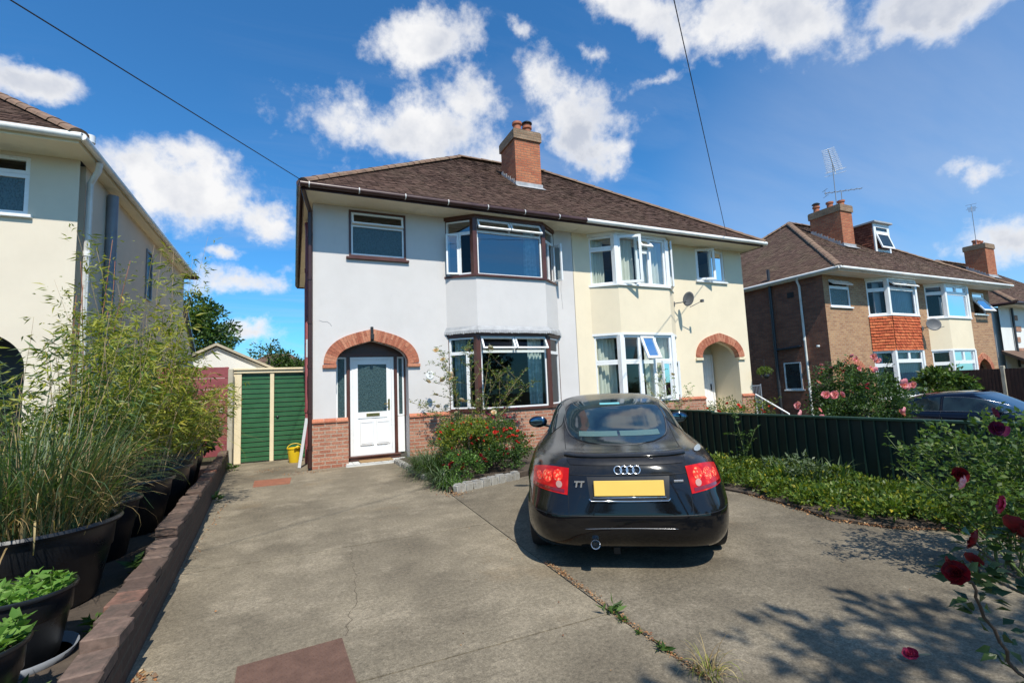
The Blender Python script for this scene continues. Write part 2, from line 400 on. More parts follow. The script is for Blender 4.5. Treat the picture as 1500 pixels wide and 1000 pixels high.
m, g, out = newmat('fuel_cap'); principled(g, out, (.62, .70, .73), .3, metal=.6)
m, g, out = newmat('chrome_dim'); principled(g, out, (.35, .35, .36), .25, metal=.9)
m, g, out = newmat('mirror_blue'); principled(g, out, (.10, .16, .22), .04, metal=1.0)
m, g, out = newmat('fuel_cap_blue'); principled(g, out, (.16, .45, .48), .4)
m, g, out = newmat('car_glass_blue'); principled(g, out, (.02, .04, .07), .04, spec=.8, coat=.2)
m, g, out = newmat('car_seal'); principled(g, out, (.10, .10, .10), .5)
m, g, out = newmat('lamp_cell'); tc = g('ShaderNodeTexCoord').outputs['Object']; vo = g('ShaderNodeTexVoronoi', Vector=tc, Scale=42.0)
c = g.mix(g.mr(vo.outputs['Distance'], .05, .5), (1.0, .42, .20), (.80, .03, .015)); principled(g, out, c, .2, vo.outputs['Distance'], .5, .01, spec=.3)  # round lens cells, their bright orange centres are painted highlights
plain('plate_yellow', (.78, .50, .10), .4, .03, 5, 0)
m, g, out = newmat('soft_white'); principled(g, out, (.8, .8, .78), .6)
# leaves & petals
G_ = lambda *a: [(i / (len(a) - 1), c) for i, c in enumerate(a)]
leafmat('leaf_bamboo', G_((.14, .17, .02), (.25, .28, .035), (.34, .33, .05), (.19, .24, .03), (.42, .36, .08)), .35)
leafmat('leaf_reed', G_((.045, .085, .035), (.085, .14, .055), (.13, .18, .075), (.07, .11, .05)), .3)
leafmat('leaf_straw', G_((.30, .22, .10), (.42, .33, .16), (.22, .14, .06), (.35, .26, .10)), .2, .7)
leafmat('leaf_dark', G_((.020, .045, .014), (.035, .070, .020), (.055, .10, .028), (.03, .06, .02)), .3)
leafmat('leaf_mid', G_((.040, .085, .018), (.065, .125, .025), (.10, .17, .035), (.05, .10, .02)), .35)
leafmat('leaf_yellow', G_((.09, .15, .02), (.17, .22, .025), (.30, .30, .03), (.12, .18, .03), (.42, .34, .03)), .35)
leafmat('leaf_ground', G_((.055, .10, .015), (.09, .15, .022), (.15, .20, .03), (.065, .115, .016)), .35)
leafmat('leaf_fresh', G_((.09, .20, .03), (.14, .27, .05), (.20, .34, .07)), .35)
leafmat('leaf_greygreen', G_((.07, .11, .05), (.11, .15, .07), (.05, .08, .04)), .25)
leafmat('leaf_tree', G_((.020, .045, .012), (.040, .075, .018), (.065, .105, .022), (.03, .055, .015)), .3)
leafmat('petal_red', G_((.16, .002, .006), (.24, .004, .010), (.11, .002, .006)), .25, .6)
leafmat('petal_pink', G_((.80, .28, .33), (.86, .46, .46), (.70, .18, .26)), .3, .6)
leafmat('petal_crimson', G_((.45, .02, .08), (.60, .06, .14), (.35, .01, .05)), .3, .6)
leafmat('petal_cream', G_((.75, .62, .42), (.78, .52, .36), (.70, .66, .5)), .3, .6)
leafmat('petal_scarlet', G_((.62, .03, .02), (.72, .08, .04), (.5, .02, .03)), .25, .6)
leafmat('petal_purple', G_((.16, .01, .05), (.22, .02, .08), (.10, .01, .03)), .25, .6)

# ---------------------------------------------------------------- world: sky with clouds
SUN_EL = 54.0
w = bpy.data.worlds.new('World'); sc.world = w; w.use_nodes = True; w.node_tree.nodes.clear(); g = NT(w.node_tree)
sky = g('ShaderNodeTexSky', {'sky_type': 'NISHITA', 'sun_disc': False, 'sun_elevation': R(SUN_EL), 'sun_rotation': R(184), 'altitude': 60.0, 'air_density': 1.0, 'dust_density': .35, 'ozone_density': 2.2})
tc = g('ShaderNodeTexCoord').outputs['Generated']
D0 = g.vm('NORMALIZE', tc)
def wnoise(vec, scale, detail, rough=.55, off=(0, 0, 0)):
    return g.noise(g.vm('ADD', vec, off), scale, detail, rough)
# flatten direction so that clouds compress towards the horizon
sp = g('ShaderNodeSeparateXYZ', Vector=D0)
zz = g.math('ADD', g.math('MAXIMUM', sp.outputs[2], 0.0), .18)
PL = g('ShaderNodeCombineXYZ', X=g.math('DIVIDE', sp.outputs[0], zz), Y=g.math('DIVIDE', sp.outputs[1], zz), Z=0.0).outputs[0]
nn = g('ShaderNodeTexNoise', Vector=D0, Scale=9.0, Detail=6.0, Roughness=.62)
warp = g.vm('MULTIPLY', g.vm('SUBTRACT', nn.outputs[1], (.5, .5, .5)), (.085, .085, .085))
DW = g.vm('ADD', D0, warp)
clouds = [  # u, v, half width, half height, tilt deg, strength   (directions read off the photo, then fixed in the sky)
 (622, 62, 92, 42, -12, 1.0), (600, 190, 150, 55, 5, 1.0), (560, 180, 95, 40, 10, .9), (690, 150, 60, 40, 20, .8), (855, 190, 75, 58, 10, 1.0),
 (880, 215, 52, 45, 0, .9), (792, 118, 52, 30, 50, .5), (760, 44, 20, 16, 0, .55), (870, 85, 22, 16, 40, .55), (1100, 30, 150, 62, 6, 1.0), (1180, 25, 80, 50, 5, .9),
 (930, 10, 110, 38, 25, .85), (1360, 12, 100, 48, -12, 1.0), (1480, -30, 90, 60, 0, .8), (45, 130, 95, 26, 12, .95), (-60, 110, 90, 40, 5, .9), (270, 275, 120, 60, 14, 1.05), (205, 245, 70, 45, 10, .9),
 (380, 322, 55, 26, 18, .85), (345, 405, 75, 24, 6, .8), (375, 486, 45, 14, 0, .75), (325, 365, 26, 9, 0, .6), (960, 118, 34, 12, -10, .5), (745, 238, 40, 30, 0, .7), (1450, 250, 30, 14, -12, .5), (1475, 350, 75, 28, -8, .75), (1415, 240, 28, 9, -12, .35), (580, 270, 60, 25, 0, .5),
 (540, 300, 200, 20, 0, .0)]
dens = None
for (u, v, a, b, tl, s_) in clouds:
    if s_ <= 0: continue
    d = view_dir(u, v); e1 = (view_dir(u + 1, v) - view_dir(u - 1, v)); e2 = (view_dir(u, v + 1) - view_dir(u, v - 1))
    ka, kb = e1.length / 2, e2.length / 2
    e1.normalize(); e2 = (e2 - e1 * e2.dot(e1)).normalized()
    ct, st_ = math.cos(R(tl)), math.sin(R(tl)); f1 = e1 * ct + e2 * st_; f2 = e2 * ct - e1 * st_
    rx, ry = a * ka * 1.06, b * kb * 1.06
    x = g.vm('DOT_PRODUCT', DW, tuple(f1 / rx)); x = g.math('SUBTRACT', x, d.dot(f1) / rx)
    y = g.vm('DOT_PRODUCT', DW, tuple(f2 / ry)); y = g.math('SUBTRACT', y, d.dot(f2) / ry)
    r2 = g.math('ADD', g.math('MULTIPLY', x, x), g.math('MULTIPLY', y, y))
    mk = g.math('MULTIPLY', g.math('SUBTRACT', 1.0, g.math('SQRT', r2)), s_)
    front = g.math('GREATER_THAN', g.vm('DOT_PRODUCT', D0, tuple(d)), 0.0)
    mk = g.math('ADD', g.math('MULTIPLY', g.math('ADD', mk, 2.0), front), -2.0)
    dens = mk if dens is None else g.math('MAXIMUM', dens, mk)
fb = g('ShaderNodeTexNoise', Vector=D0, Scale=11.0, Detail=9.0, Roughness=.60).outputs[0]
fb2 = g('ShaderNodeTexNoise', Vector=g.vm('ADD', D0, (3.1, 1.7, .4)), Scale=34.0, Detail=6.0, Roughness=.62).outputs[0]
detail = g.math('ADD', g.math('MULTIPLY', g.math('SUBTRACT', fb, .5), 2.3), g.math('MULTIPLY', g.math('SUBTRACT', fb2, .5), .7))
# clouds elsewhere round the sky (behind the viewer) from plain noise
far = g.mr(g.vm('DOT_PRODUCT', D0, tuple(fwd)), .30, -.05)
gen = g.math('SUBTRACT', g.math('MULTIPLY', g.noise(PL, .9, 6, .55), 2.6), 1.5)
dens = g.math('MAXIMUM', dens, g.math('ADD', g.math('MULTIPLY', g.math('ADD', gen, 2.0), far), -2.0))
core = g.math('ADD', g.math('ADD', dens, .02), detail)
cov = g.mr(core, -.14, .66, 0, 1, True)
# thin high cirrus
str_ = g('ShaderNodeMapping', Vector=PL, Rotation=(0, 0, R(35)), Scale=(.6, 2.6, 1)).outputs[0]
ci = g.math('MULTIPLY', g.mr(g.noise(str_, 1.1, 8, .62, .6), .46, .78), g.mr(g.noise(PL, .45, 3, .5), .40, .62))
cirr = g.math('MULTIPLY', ci, .62)
# low-right veil of haze cloud
vd = view_dir(1330, 330); veil = g.math('MULTIPLY', g.mr(g.vm('DOT_PRODUCT', D0, tuple(vd)), .90, 1.0, 0, 1, True), g.mr(g.noise(str_, .8, 6, .6), .3, .7, .3, 1.0))
veil = g.math('MULTIPLY', veil, .42)
skyc = g.mix(1.0, sky.outputs[0], (.56, 1.42, 2.0), 'MULTIPLY')
lit = g.mr(core, .10, .95, 0, 1, True)
shade = g.math('MULTIPLY', lit, g.mr(g.noise(D0, 7.0, 5, .55), .38, .62))
ccol = g.mix(shade, (10.4, 10.4, 10.5), (6.0, 6.5, 7.6))
c = g.mix(g.math('MAXIMUM', cirr, veil), skyc, (6.8, 7.4, 8.6))
c = g.mix(cov, c, ccol)
bg = g('ShaderNodeBackground', Strength=.080); g.l.new(c, bg.inputs[0])
wo = g('ShaderNodeOutputWorld'); g.l.new(bg.outputs[0], wo.inputs[0])
sd = bpy.data.lights.new('sun', 'SUN'); sd.energy = 5.0; sd.angle = R(.53); sd.color = (1, .945, .85)
so = bpy.data.objects.new('sun', sd); C.objects.link(so); so.location = (0, -20, 30)
so.rotation_euler = (R(90 - SUN_EL), 0, R(-4))
sc.view_settings.view_transform = 'Standard'; sc.view_settings.look = 'None'; sc.view_settings.exposure = .20; sc.view_settings.gamma = 1
# ---------------------------------------------------------------- building kit (u along the facade, y inward, z up)
def seg_matrix(M, P, Q):
    P = Vector((P[0], P[1], 0)); Q = Vector((Q[0], Q[1], 0)); d = (Q - P); L = d.length; d.normalize()
    n = Vector((-d.y, d.x, 0))
    m = Matrix(((d.x, n.x, 0, P.x), (d.y, n.y, 0, P.y), (0, 0, 1, 0), (0, 0, 0, 1)))
    return M @ m, L
def panel(mb, u0, u1, z0, z1, holes=(), th=.25, y=0.0, mi=None):
    us = sorted(set([u0, u1] + [h[i] for h in holes for i in (0, 1) if u0 < h[i] < u1])); zs = sorted(set([z0, z1] + [h[i] for h in holes for i in (2, 3) if z0 < h[i] < z1]))
    inh = lambda a, b: any(h[0] < a < h[1] and h[2] < b < h[3] for h in holes)
    for i in range(len(us) - 1):
        for j in range(len(zs) - 1):
            a, b, c, d = us[i], us[i+1], zs[j], zs[j+1]
            if inh((a + b) / 2, (c + d) / 2): continue
            mb.quad((a, y, c), (b, y, c), (b, y, d), (a, y, d), mi); mb.quad((a, y + th, c), (a, y + th, d), (b, y + th, d), (b, y + th, c), mi)
    for h in holes:
        a, b, c, d = h[:4]
        mb.quad((a, y, c), (a, y, d), (a, y + th, d), (a, y + th, c), mi); mb.quad((b, y, c), (b, y + th, c), (b, y + th, d), (b, y, d), mi)
        mb.quad((a, y, d), (b, y, d), (b, y + th, d), (a, y + th, d), mi); mb.quad((a, y, c), (a, y + th, c), (b, y + th, c), (b, y, c), mi)
def ringbars(mb, u0, u1, z0, z1, b, y0, y1, mi=None):
    mb.box(u0, y0, z0, u0 + b, y1, z1, mi); mb.box(u1 - b, y0, z0, u1, y1, z1, mi)
    mb.box(u0 + b, y0, z0, u1 - b, y1, z0 + b, mi); mb.box(u0 + b, y0, z1 - b, u1 - b, y1, z1, mi)
def window(parent, M, w, h, lights, frame='upvc', surround=None, glass='glass', bar=.04, y0=.03, sb=.05, sill=None, label=None):
    """lights: (u0,u1,z0,z1,state[,angle[,glass]]) as fractions of the clear opening"""
    f = MB(); f.M = M; mats = [frame, surround or frame]
    if surround:
        ringbars(f, 0, w, 0, h, sb, y0 - .015, y0 + .11, 1); ow, oh, ox, oz = w - 2 * sb, h - 2 * sb, sb, sb
    else: ow, oh, ox, oz = w, h, 0, 0
    gl = MB(); gl.M = M; opens = []
    for L in lights:
        a, b, c, d = ox + ow * L[0], ox + ow * L[1], oz + oh * L[2], oz + oh * L[3]; st = L[4]
        gm = L[6] if len(L) > 6 else glass
        ringbars(f, a + .0015, b - .0015, c + .0015, d - .0015, bar if st == 'fixed' else bar * .6, y0, y0 + .055, 0)
        if st == 'fixed':
            i = .03; gl.quad((a + i, y0 + .03, c + i), (b - i, y0 + .03, c + i), (b - i, y0 + .03, d - i), (a + i, y0 + .03, d - i), 0 if gm == glass else 1)
            if gm != glass: gl.alt = gm
        else: opens.append((a + .012, b - .012, c + .012, d - .012, st, L[5], gm))
    o = f.build('window', mats, parent)
    if label: o['label'] = label
    if gl.v: gl.build('pane', [glass, getattr(gl, 'alt', glass)], o)
    for (a, b, c, d, st, ang, gm) in opens:
        cm = MB()
        if st == 'top': H = Matrix.Translation((a, y0 - .012, d)) @ Matrix.Rotation(R(-ang), 4, 'X'); x0, x1, z0, z1 = 0, b - a, -(d - c), 0
        elif st == 'left': H = Matrix.Translation((a, y0 - .012, c)) @ Matrix.Rotation(R(-ang), 4, 'Z'); x0, x1, z0, z1 = 0, b - a, 0, d - c
        else: H = Matrix.Translation((b, y0 - .012, c)) @ Matrix.Rotation(R(ang), 4, 'Z'); x0, x1, z0, z1 = -(b - a), 0, 0, d - c
        cm.M = M @ H; ringbars(cm, x0, x1, z0, z1, bar * 1.15, 0, .045, 0)
        i = .03; cm.quad((x0 + i, .022, z0 + i), (x1 - i, .022, z0 + i), (x1 - i, .022, z1 - i), (x0 + i, .022, z1 - i), 1)
        cm.build('casement', [frame, gm], o)
    if sill:
        s = MB(); s.M = M; s.bbox(-.06, -.06, -.055, w + .06, .12, -.002, .008); s.build('sill', sill, o)
    return o
def tile_plane(mb, O, A, U, slope, rows, lims, tw=.17, step=.105, lift=.02, rng=random):
    """rows of loose tiles. O origin, A unit along eave, U unit horizontal up-slope; lims(d)->(a0,a1)"""
    O, A, U = Vector(O), Vector(A), Vector(U); cs, sn = math.cos(slope), math.sin(slope); S = U * cs + Vector((0, 0, sn)); Nn = (Vector((0, 0, 1)) * cs - U * sn)
    vs, fs = [], []
    for k in range(rows):
        s0 = k * step; s1 = s0 + step * 1.25
        a0, a1 = lims(s0 * cs); b0, b1 = lims(min(s1 * cs, rows * step * cs))
        if a1 - a0 < .05: break
        x = a0 - (tw / 2 if k % 2 else 0)
        while x < a1:
            l, r = max(x, a0) + .004, min(x + tw, a1) - .004; x += tw
            if r - l < .02: continue
            lt, rt = max(l, b0), min(r, b1)
            if rt - lt < .001: lt = rt = min(max((l + r) / 2, b0), b1)
            up = lift + rng.uniform(-.004, .007); sk = rng.uniform(-.004, .004); dr = rng.uniform(-.005, .005)
            p0 = O + A * l + S * (s0 + dr) + Nn * (up + sk); p1 = O + A * r + S * (s0 + dr) + Nn * (up - sk)
            p2 = O + A * rt + S * s1 + Nn * .002; p3 = O + A * lt + S * s1 + Nn * .002
            q0 = p0 - Nn * .026; q1 = p1 - Nn * .026
            o = len(vs); vs += [p0, p1, p2, p3, q0, q1]; fs += [(o, o+1, o+2, o+3), (o+4, o+5, o+1, o)]
    mb.add(vs, fs, 0)
def ridge_run(mb, P, Q, r=.11, mi=None):
    P, Q = Vector(P), Vector(Q); L = (Q - P).length; n = max(1, int(L / .33)); d = (Q - P) / n; du = d.normalized()
    side = du.cross(Vector((0, 0, 1))).normalized(); up = side.cross(du).normalized()
    for i in range(n):
        a = P + d * i - du * .015; b = P + d * (i + 1) + du * .02; jr = r * random.uniform(.96, 1.06); vs = []
        for p, rr in ((a, jr * 1.06), (b, jr * .95)):
            for k in range(7):
                t = math.pi * k / 6; vs.append(p + side * math.cos(t) * rr * 1.15 + up * (math.sin(t) * rr * .8 - .015))
        mb.add(vs, [(k, k + 1, k + 8, k + 7) for k in range(6)] + [tuple(range(6, -1, -1))], mi)
def chimney(parent, M, u0, u1, y0, y1, zb0, zb1, zt, brick='chimney_brick', cap='chimney_cap_brick', pots=((.3, .5, 0), (.7, .5, 1)), slope=.742):
    """zb0 roof height at the front face, zb1 at the back"""
    b = MB(); b.M = M; b.box(u0, y0, zb0 - .6, u1, y1, zt - .22)
    ch = b.build('chimney', brick, parent)
    c = MB(); c.M = M; e = .045
    c.box(u0 - e, y0 - e, zt - .29, u1 + e, y1 + e, zt - .02); c.box(u0 - e + .02, y0 - e + .02, zt - .019, u1 + e - .02, y1 + e - .02, zt + .02)
    c.build('chimney_cap', cap, ch)
    f = MB(); f.M = M; f.box(u0 - .03, y0 - .025, zb0 - .1, u1 + .03, y0 - .003, zb0 + .13)
    f.quad((u0 - .03, y0 - .02, zb0 + .03), (u1 + .03, y0 - .02, zb0 + .03), (u1 + .05, y0 - .20, zb0 - .095), (u0 - .05, y0 - .20, zb0 - .095))
    n = int((y1 - y0) / .12)
    for i in range(n):
        ya = y0 + (y1 - y0) * i / n; yb = y0 + (y1 - y0) * (i + 1) / n; z = zb0 + slope * (ya - y0)
        for (a, bb) in ((u0 - .02, u0 - .003), (u1 + .003, u1 + .02)):
            f.box(a, ya, z - .1, bb, yb - .003, z + .15 + .03 * (i % 2))
    f.build('flashing', 'lead', ch)
    for (fu, fy, kind) in pots:
        cx, cy = u0 + (u1 - u0) * fu, y0 + (y1 - y0) * fy
        p = MB(); p.M = M
        p.lathe([(.15, 0), (.125, .02), (.115, .22), (.15, .24), (.15, .31), (.12, .32), (.10, .32), (.10, .1)], 20, (cx, cy, zt + .015), 0)
        p.lathe([(.19, -.02), (.14, .05), (.12, .07)], 14, (cx, cy, zt + .015), 0)
        if kind:
            p.lathe([(.11, .315), (.11, .38), (.09, .38)], 16, (cx, cy, zt + .015), 0); p.lathe([(.001, .49), (.10, .47), (.165, .42), (.165, .40), (.001, .41)], 18, (cx, cy, zt + .015), 1)
        p.build('chimney_pot', ['clay_pot', 'black_metal'], ch, smooth=True, autosmooth=40)
    return ch
def arch_curve(uc, hw, zs, rise, n=40):
    pts = []
    for i in range(n + 1):
        th = math.pi * (1 - i / n); c_, s_ = math.cos(th), math.sin(th)
        x = (abs(c_) ** .78) * (1 if c_ > 0 else -1); t = abs(x)
        z = rise * ((1 - t ** 4) ** .42 * .62 + .38 * (1 - t)); pts.append((uc + hw * x, zs + z))
    return pts
def brick_arch(parent, M, uc, hw, zs, rise, th=.245, dep=.13, proud=.035, feet='arch_brick'):
    inn = arch_curve(uc, hw, zs, rise, 60)
    # resample by length
    ls = [0]
    for a, b in zip(inn, inn[1:]): ls.append(ls[-1] + math.dist(a, b))
    N = 40; S = []
    for k in range(N + 1):
        t = ls[-1] * k / N; j = max(i for i in range(len(ls)) if ls[i] <= t + 1e-9); j = min(j, len(ls) - 2)
        f = (t - ls[j]) / max(1e-9, ls[j+1] - ls[j]); S.append((inn[j][0] + (inn[j+1][0] - inn[j][0]) * f, inn[j][1] + (inn[j+1][1] - inn[j][1]) * f))
    def nrm(k):
        a, b = S[max(0, k - 2)], S[min(N, k + 2)]; d = Vector((b[0] - a[0], b[1] - a[1])).normalized(); return Vector((-d.y, d.x))
    mb = MB(); mb.M = M
    for k in range(N):
        p, q = Vector(S[k]), Vector(S[k+1]); n0, n1 = nrm(k), nrm(k + 1)
        split = .5 if k % 2 else 1.0
        rngs = [(0, 1)] if split == 1 else [(0, .5), (.5, 1)]
        for (ra, rb) in rngs:
            a = p + n0 * th * ra; b = q + n1 * th * ra; c = q + n1 * th * (rb - .02); d = p + n0 * th * (rb - .02)
            g_ = .035; a2, b2, c2, d2 = a.lerp(b, g_), b.lerp(a, g_), c.lerp(d, g_), d.lerp(c, g_); j = random.uniform(-.004, .004)
            vs = [(v.x, -proud + j, v.y) for v in (a2, b2, c2, d2)] + [(v.x, dep, v.y) for v in (a2, b2, c2, d2)]
            mb.add(vs, [(0, 1, 2, 3), (0, 4, 5, 1), (1, 5, 6, 2), (2, 6, 7, 3), (3, 7, 4, 0)], 0)
        a, b, c, d = p + n0 * .004, q + n1 * .004, q + n1 * (th - .008), p + n0 * (th - .008)
        vs = [(v.x, -proud + .009, v.y) for v in (a, b, c, d)] + [(v.x, dep - .003, v.y) for v in (a, b, c, d)]
        mb.add(vs, [(0, 1, 2, 3), (0, 4, 5, 1), (2, 6, 7, 3)], 1)
    ar = mb.build('porch_arch', ['arch_brick', 'concrete_post'], parent)
    ft = MB(); ft.M = M
    for s in (-1, 1):
        x0, x1 = sorted((uc + s * (hw - .01), uc + s * (hw + th + .015)))
        ft.bbox(x0, -proud - .02, zs - .075, x1, dep, zs - .004, .006)
    ft.build('arch_foot', feet, ar)
    return ar
def curtain(M, u0, u1, z0, z1, y, mat, label, group, folds=7, amp=.035):
    n = max(8, int(folds * 8)); vs = []; fs = []
    ph = random.uniform(0, 6)
    for i in range(n + 1):
        t = i / n; u = u0 + (u1 - u0) * t
        for j in range(5):
            s = j / 4; a = amp * (.6 + .6 * s)
            vs.append((u + .012 * math.sin(ph + 9 * t + 3 * s), y + a * math.sin(t * folds * 2 * math.pi + ph + .5 * math.sin(3 * t + 2 * s)), z1 + (z0 - z1) * s))
    for i in range(n):
        for j in range(4): fs.append((i * 5 + j, i * 5 + j + 1, (i + 1) * 5 + j + 1, (i + 1) * 5 + j))
    ctr = M @ Vector(((u0 + u1) / 2, y, z0)); mb = MB(); mb.M = Matrix.Translation(-ctr) @ M; mb.add(vs, fs)
    o = mb.build('curtain', mat, None, smooth=True, loc=ctr); tag(o, label, 'curtain', group); return o

def half_house(name, O, mirror, W, label, P):
    """one half of a semi-detached pair; u=0 is the outer corner"""
    root = thing(name, label, 'house', O)
    S = Matrix.Diagonal((-1, 1, 1, 1)) if mirror else Matrix.Identity(4)
    M = S; WM = Matrix.Translation(O) @ S
    EZ = 5.45; dep = P.get('depth', 8.4); B = P.get('B', 4.92); pitch = .742
    sw = P['sw']; po = P['porch']; b0, b1 = P['bay']; bj = .46; ca = .58
    # --- walls
    w_ = MB(); w_.M = M
    uc, hw, zs, rise = (po[0] + po[1]) / 2, (po[1] - po[0]) / 2, po[2], po[3]; zc = zs + rise + .05
    up = (b0 + .12, b1 - .12, 4.02, 5.32); lo = (b0 + .12, b1 - .12, .2, 2.68)
    holes = [sw, (po[0], po[1], -.06, zc), up, lo]
    panel(w_, .0, W, -.08, EZ, holes, .24)
    cv = arch_curve(uc, hw, zs, rise, 40)
    for a, b in zip(cv, cv[1:]):
        w_.quad((a[0], 0, a[1]), (b[0], 0, b[1]), (b[0], 0, zc), (a[0], 0, zc)); w_.quad((a[0], .24, a[1]), (b[0], .24, b[1]), (b[0], .24, zc), (a[0], .24, zc))
        w_.quad((a[0], 0, a[1]), (a[0], .24, a[1]), (b[0], .24, b[1]), (b[0], 0, b[1]))
    w_.box(.012, .241, -.08, .24, dep - .24, EZ - .004); w_.box(.012, dep - .239, -.08, W, dep, EZ)
    w_.build('wall', P['wall'], root)
    s_ = MB(); s_.M = M; s_.box(.0, .004 if P['side'] != P['wall'] else .245, -.08, .011, dep - .001, EZ - .002)
    sh = s_.build('side_wall', P['side'], root)
    # interior
    it = MB(); it.M = M
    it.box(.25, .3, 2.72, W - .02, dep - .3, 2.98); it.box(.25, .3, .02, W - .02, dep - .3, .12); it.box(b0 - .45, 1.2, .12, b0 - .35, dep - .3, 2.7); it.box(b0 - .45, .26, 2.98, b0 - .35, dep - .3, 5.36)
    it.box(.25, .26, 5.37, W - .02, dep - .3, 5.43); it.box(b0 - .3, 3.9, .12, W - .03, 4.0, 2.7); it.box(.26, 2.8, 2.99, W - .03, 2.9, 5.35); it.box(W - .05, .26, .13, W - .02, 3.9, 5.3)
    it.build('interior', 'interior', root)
    # --- plinth
    if P.get('plinth'):
        t = .03; pe = P.get('plinth_end', po[0] - .001)
        for (a, b) in ((-.012, pe), (po[1] + .001, b0 + .02), (b1 - .02, W - .001)):
            p = MB(); p.M = M; p.box(a, -t, -.08, b, -.002 if a > 0 else .30 if pe > po[0] else -.002, .93)
            if a < 0 and pe > po[0]: p.M = M
            pl = p.build('plinth', P['plinth'], root)
            if a > b0: continue
            c = MB(); c.M = M; a, b = (a - .008, b + .001) if a < 0 else (a, b)
            n = max(1, int((b - a) / .225))
            for i in range(n):
                x0 = a + (b - a) * i / n; x1 = a + (b - a) * (i + 1) / n - .008
                c.add([(x0, -.055, .932), (x1, -.055, .932), (x1, -.003, .985), (x0, -.003, .985), (x0, -.055, .902), (x1, -.055, .902)], [(0, 1, 2, 3), (4, 5, 1, 0), (4, 0, 3), (1, 5, 2)])
            c.build('plinth_cap', 'arch_brick', pl)
    # --- porch recess
    rc = P.get('recess', .36); r_ = MB(); r_.M = M
    r_.box(po[0] - .12, .242, .0, po[0] - .001, rc + .1, zc + .2); r_.box(po[1] + .001, .242, .0, po[1] + .12, rc + .1, zc + .2); r_.box(po[0] - .1, .243, zc + .08, po[1] + .1, rc + .1, zc + .16)
    r_.build('porch_lining', P.get('porch_mat', P['wall']), root)
    if P.get('arch'): brick_arch(root, M, uc, hw, zs, rise, feet=P.get('feet', 'arch_brick'))
    # --- bay
    PT = [(b0, 0), (b0 + ca, -bj), (b1 - ca, -bj), (b1, 0)]
    bw = MB(); bw.M = M; bp = MB(); bp.M = M
    if P.get('bay_mid'):
        for k in range(3):
            SM, L = seg_matrix(M, PT[k], PT[k+1]); bw.M = SM; bw.box(0, .0, 2.76, L, .09, 4.0); bp.M = SM; bp.box(.0, .0, -.08, L, .1, .95)
    bay = bw.build('bay', P['bay_mid'], root); bp.build('bay_plinth', P.get('plinth') or P['wall'], bay)
    if P.get('hung'):
        for k in range(3):
            SM, L = seg_matrix(Matrix.Identity(4), PT[k], PT[k+1]); tm = MB(); tm.M = M
            o_ = SM @ Vector((0, -.005, 2.72)); ax = (SM.to_3x3() @ Vector((1, 0, 0))); ux = (SM.to_3x3() @ Vector((0, 1, 0)))
            tile_plane(tm, o_, ax, ux, R(90), 12, lambda d, L=L: (0, L), tw=.17, step=.108, lift=.035)
            tm.build('tile_hanging', P['hung'], bay)
    brown = P.get('brown')
    fr = 'brown_timber' if brown else 'upvc'
    tr = MB(); tr.M = M
    def offs(o):   # bay outline offset outward
        k = o * .45; return [(b0 - k * 1.3, .0), (b0 + ca - k * .7, -bj - o), (b1 - ca + k * .7, -bj - o), (b1 + k * 1.3, .0)]
    inner = [(b1 - .1, .0), (b1 - ca - .05, -bj + .11), (b0 + ca + .05, -bj + .11), (b0 + .1, .0)]
    tr.prism(offs(.05) + inner, 4.0, 4.045, 0); tr.prism(offs(.012) + inner, 5.36, EZ - .003, 0)
    tr.prism(offs(.04) + inner, .952, 1.0, 0)
    if not P.get('canopy'): tr.prism(offs(.015) + inner, 2.70, 2.757, 0)
    else: tr.prism(offs(.02) + inner, 2.64, 2.70, 0)
    for i in (1, 2):
        for (z0, z1) in ((4.046, 5.358), (1.002, 2.638 if P.get('canopy') else 2.698)):
            ix = .05 if brown else .06
            x, y = PT[i]; q = [(x - ix, y - .012), (x + ix, y - .012), (x + ix + (.03 if i == 2 else -.0), y + .10), (x - ix - (.03 if i == 1 else 0), y + .10)]
            tr.prism(q, z0, z1, 0)
    tr.build('bay_frame', fr, bay)
    if P.get('canopy'):
        cp = MB(); cp.M = M; o1, o2 = offs(.11), offs(.03)
        for k in range(3):
            a, b, c, d = o1[k], o1[k+1], o2[k+1], o2[k]
            cp.quad((a[0], a[1], 2.76), (b[0], b[1], 2.76), (c[0], c[1], 2.86), (d[0], d[1], 2.86)); 
            n = int(math.dist(a, b) / .055)
            for i in range(n):     # scalloped drip edge
                p = [a[0] + (b[0] - a[0]) * (i + .5) / n, a[1] + (b[1] - a[1]) * (i + .5) / n]
                dx, dy = (b[0] - a[0]) / n * .47, (b[1] - a[1]) / n * .47; zz = 2.70 - random.uniform(0, .02)
                cp.add([(p[0] - dx, p[1] - dy, 2.765), (p[0] + dx, p[1] + dy, 2.765), (p[0] + dx * .9, p[1] + dy * .9 - .012, zz + .012), (p[0], p[1] - .014, zz), (p[0] - dx * .9, p[1] - dy * .9 - .012, zz + .012)], [(0, 4, 3, 2, 1)])
        cp.prism(offs(.10) + inner, 2.702, 2.752)
        cp.build('canopy', 'lead', bay)
    segs = [seg_matrix(M, PT[k], PT[k+1]) for k in range(3)]
    wo = P['windows']; g1 = P.get('glass', 'glass')
    for k, (SM, L) in enumerate(segs):
        pa = .055 if k in (1, 2) else .012; pb = .055 if k in (0, 1) else .012
        for key, z0, z1 in (('up', 4.046, 5.358), ('lo', 1.002, 2.638 if P.get('canopy') else 2.698)):
            window(root, SM @ Matrix.Translation((pa, .0, z0)), L - pa - pb, z1 - z0, wo[key][k], surround='brown_timber' if (brown and k != 1) else None, sb=.022, glass=P.get('glass_up', g1) if key == 'up' else g1, bar=P.get('bar', .04))
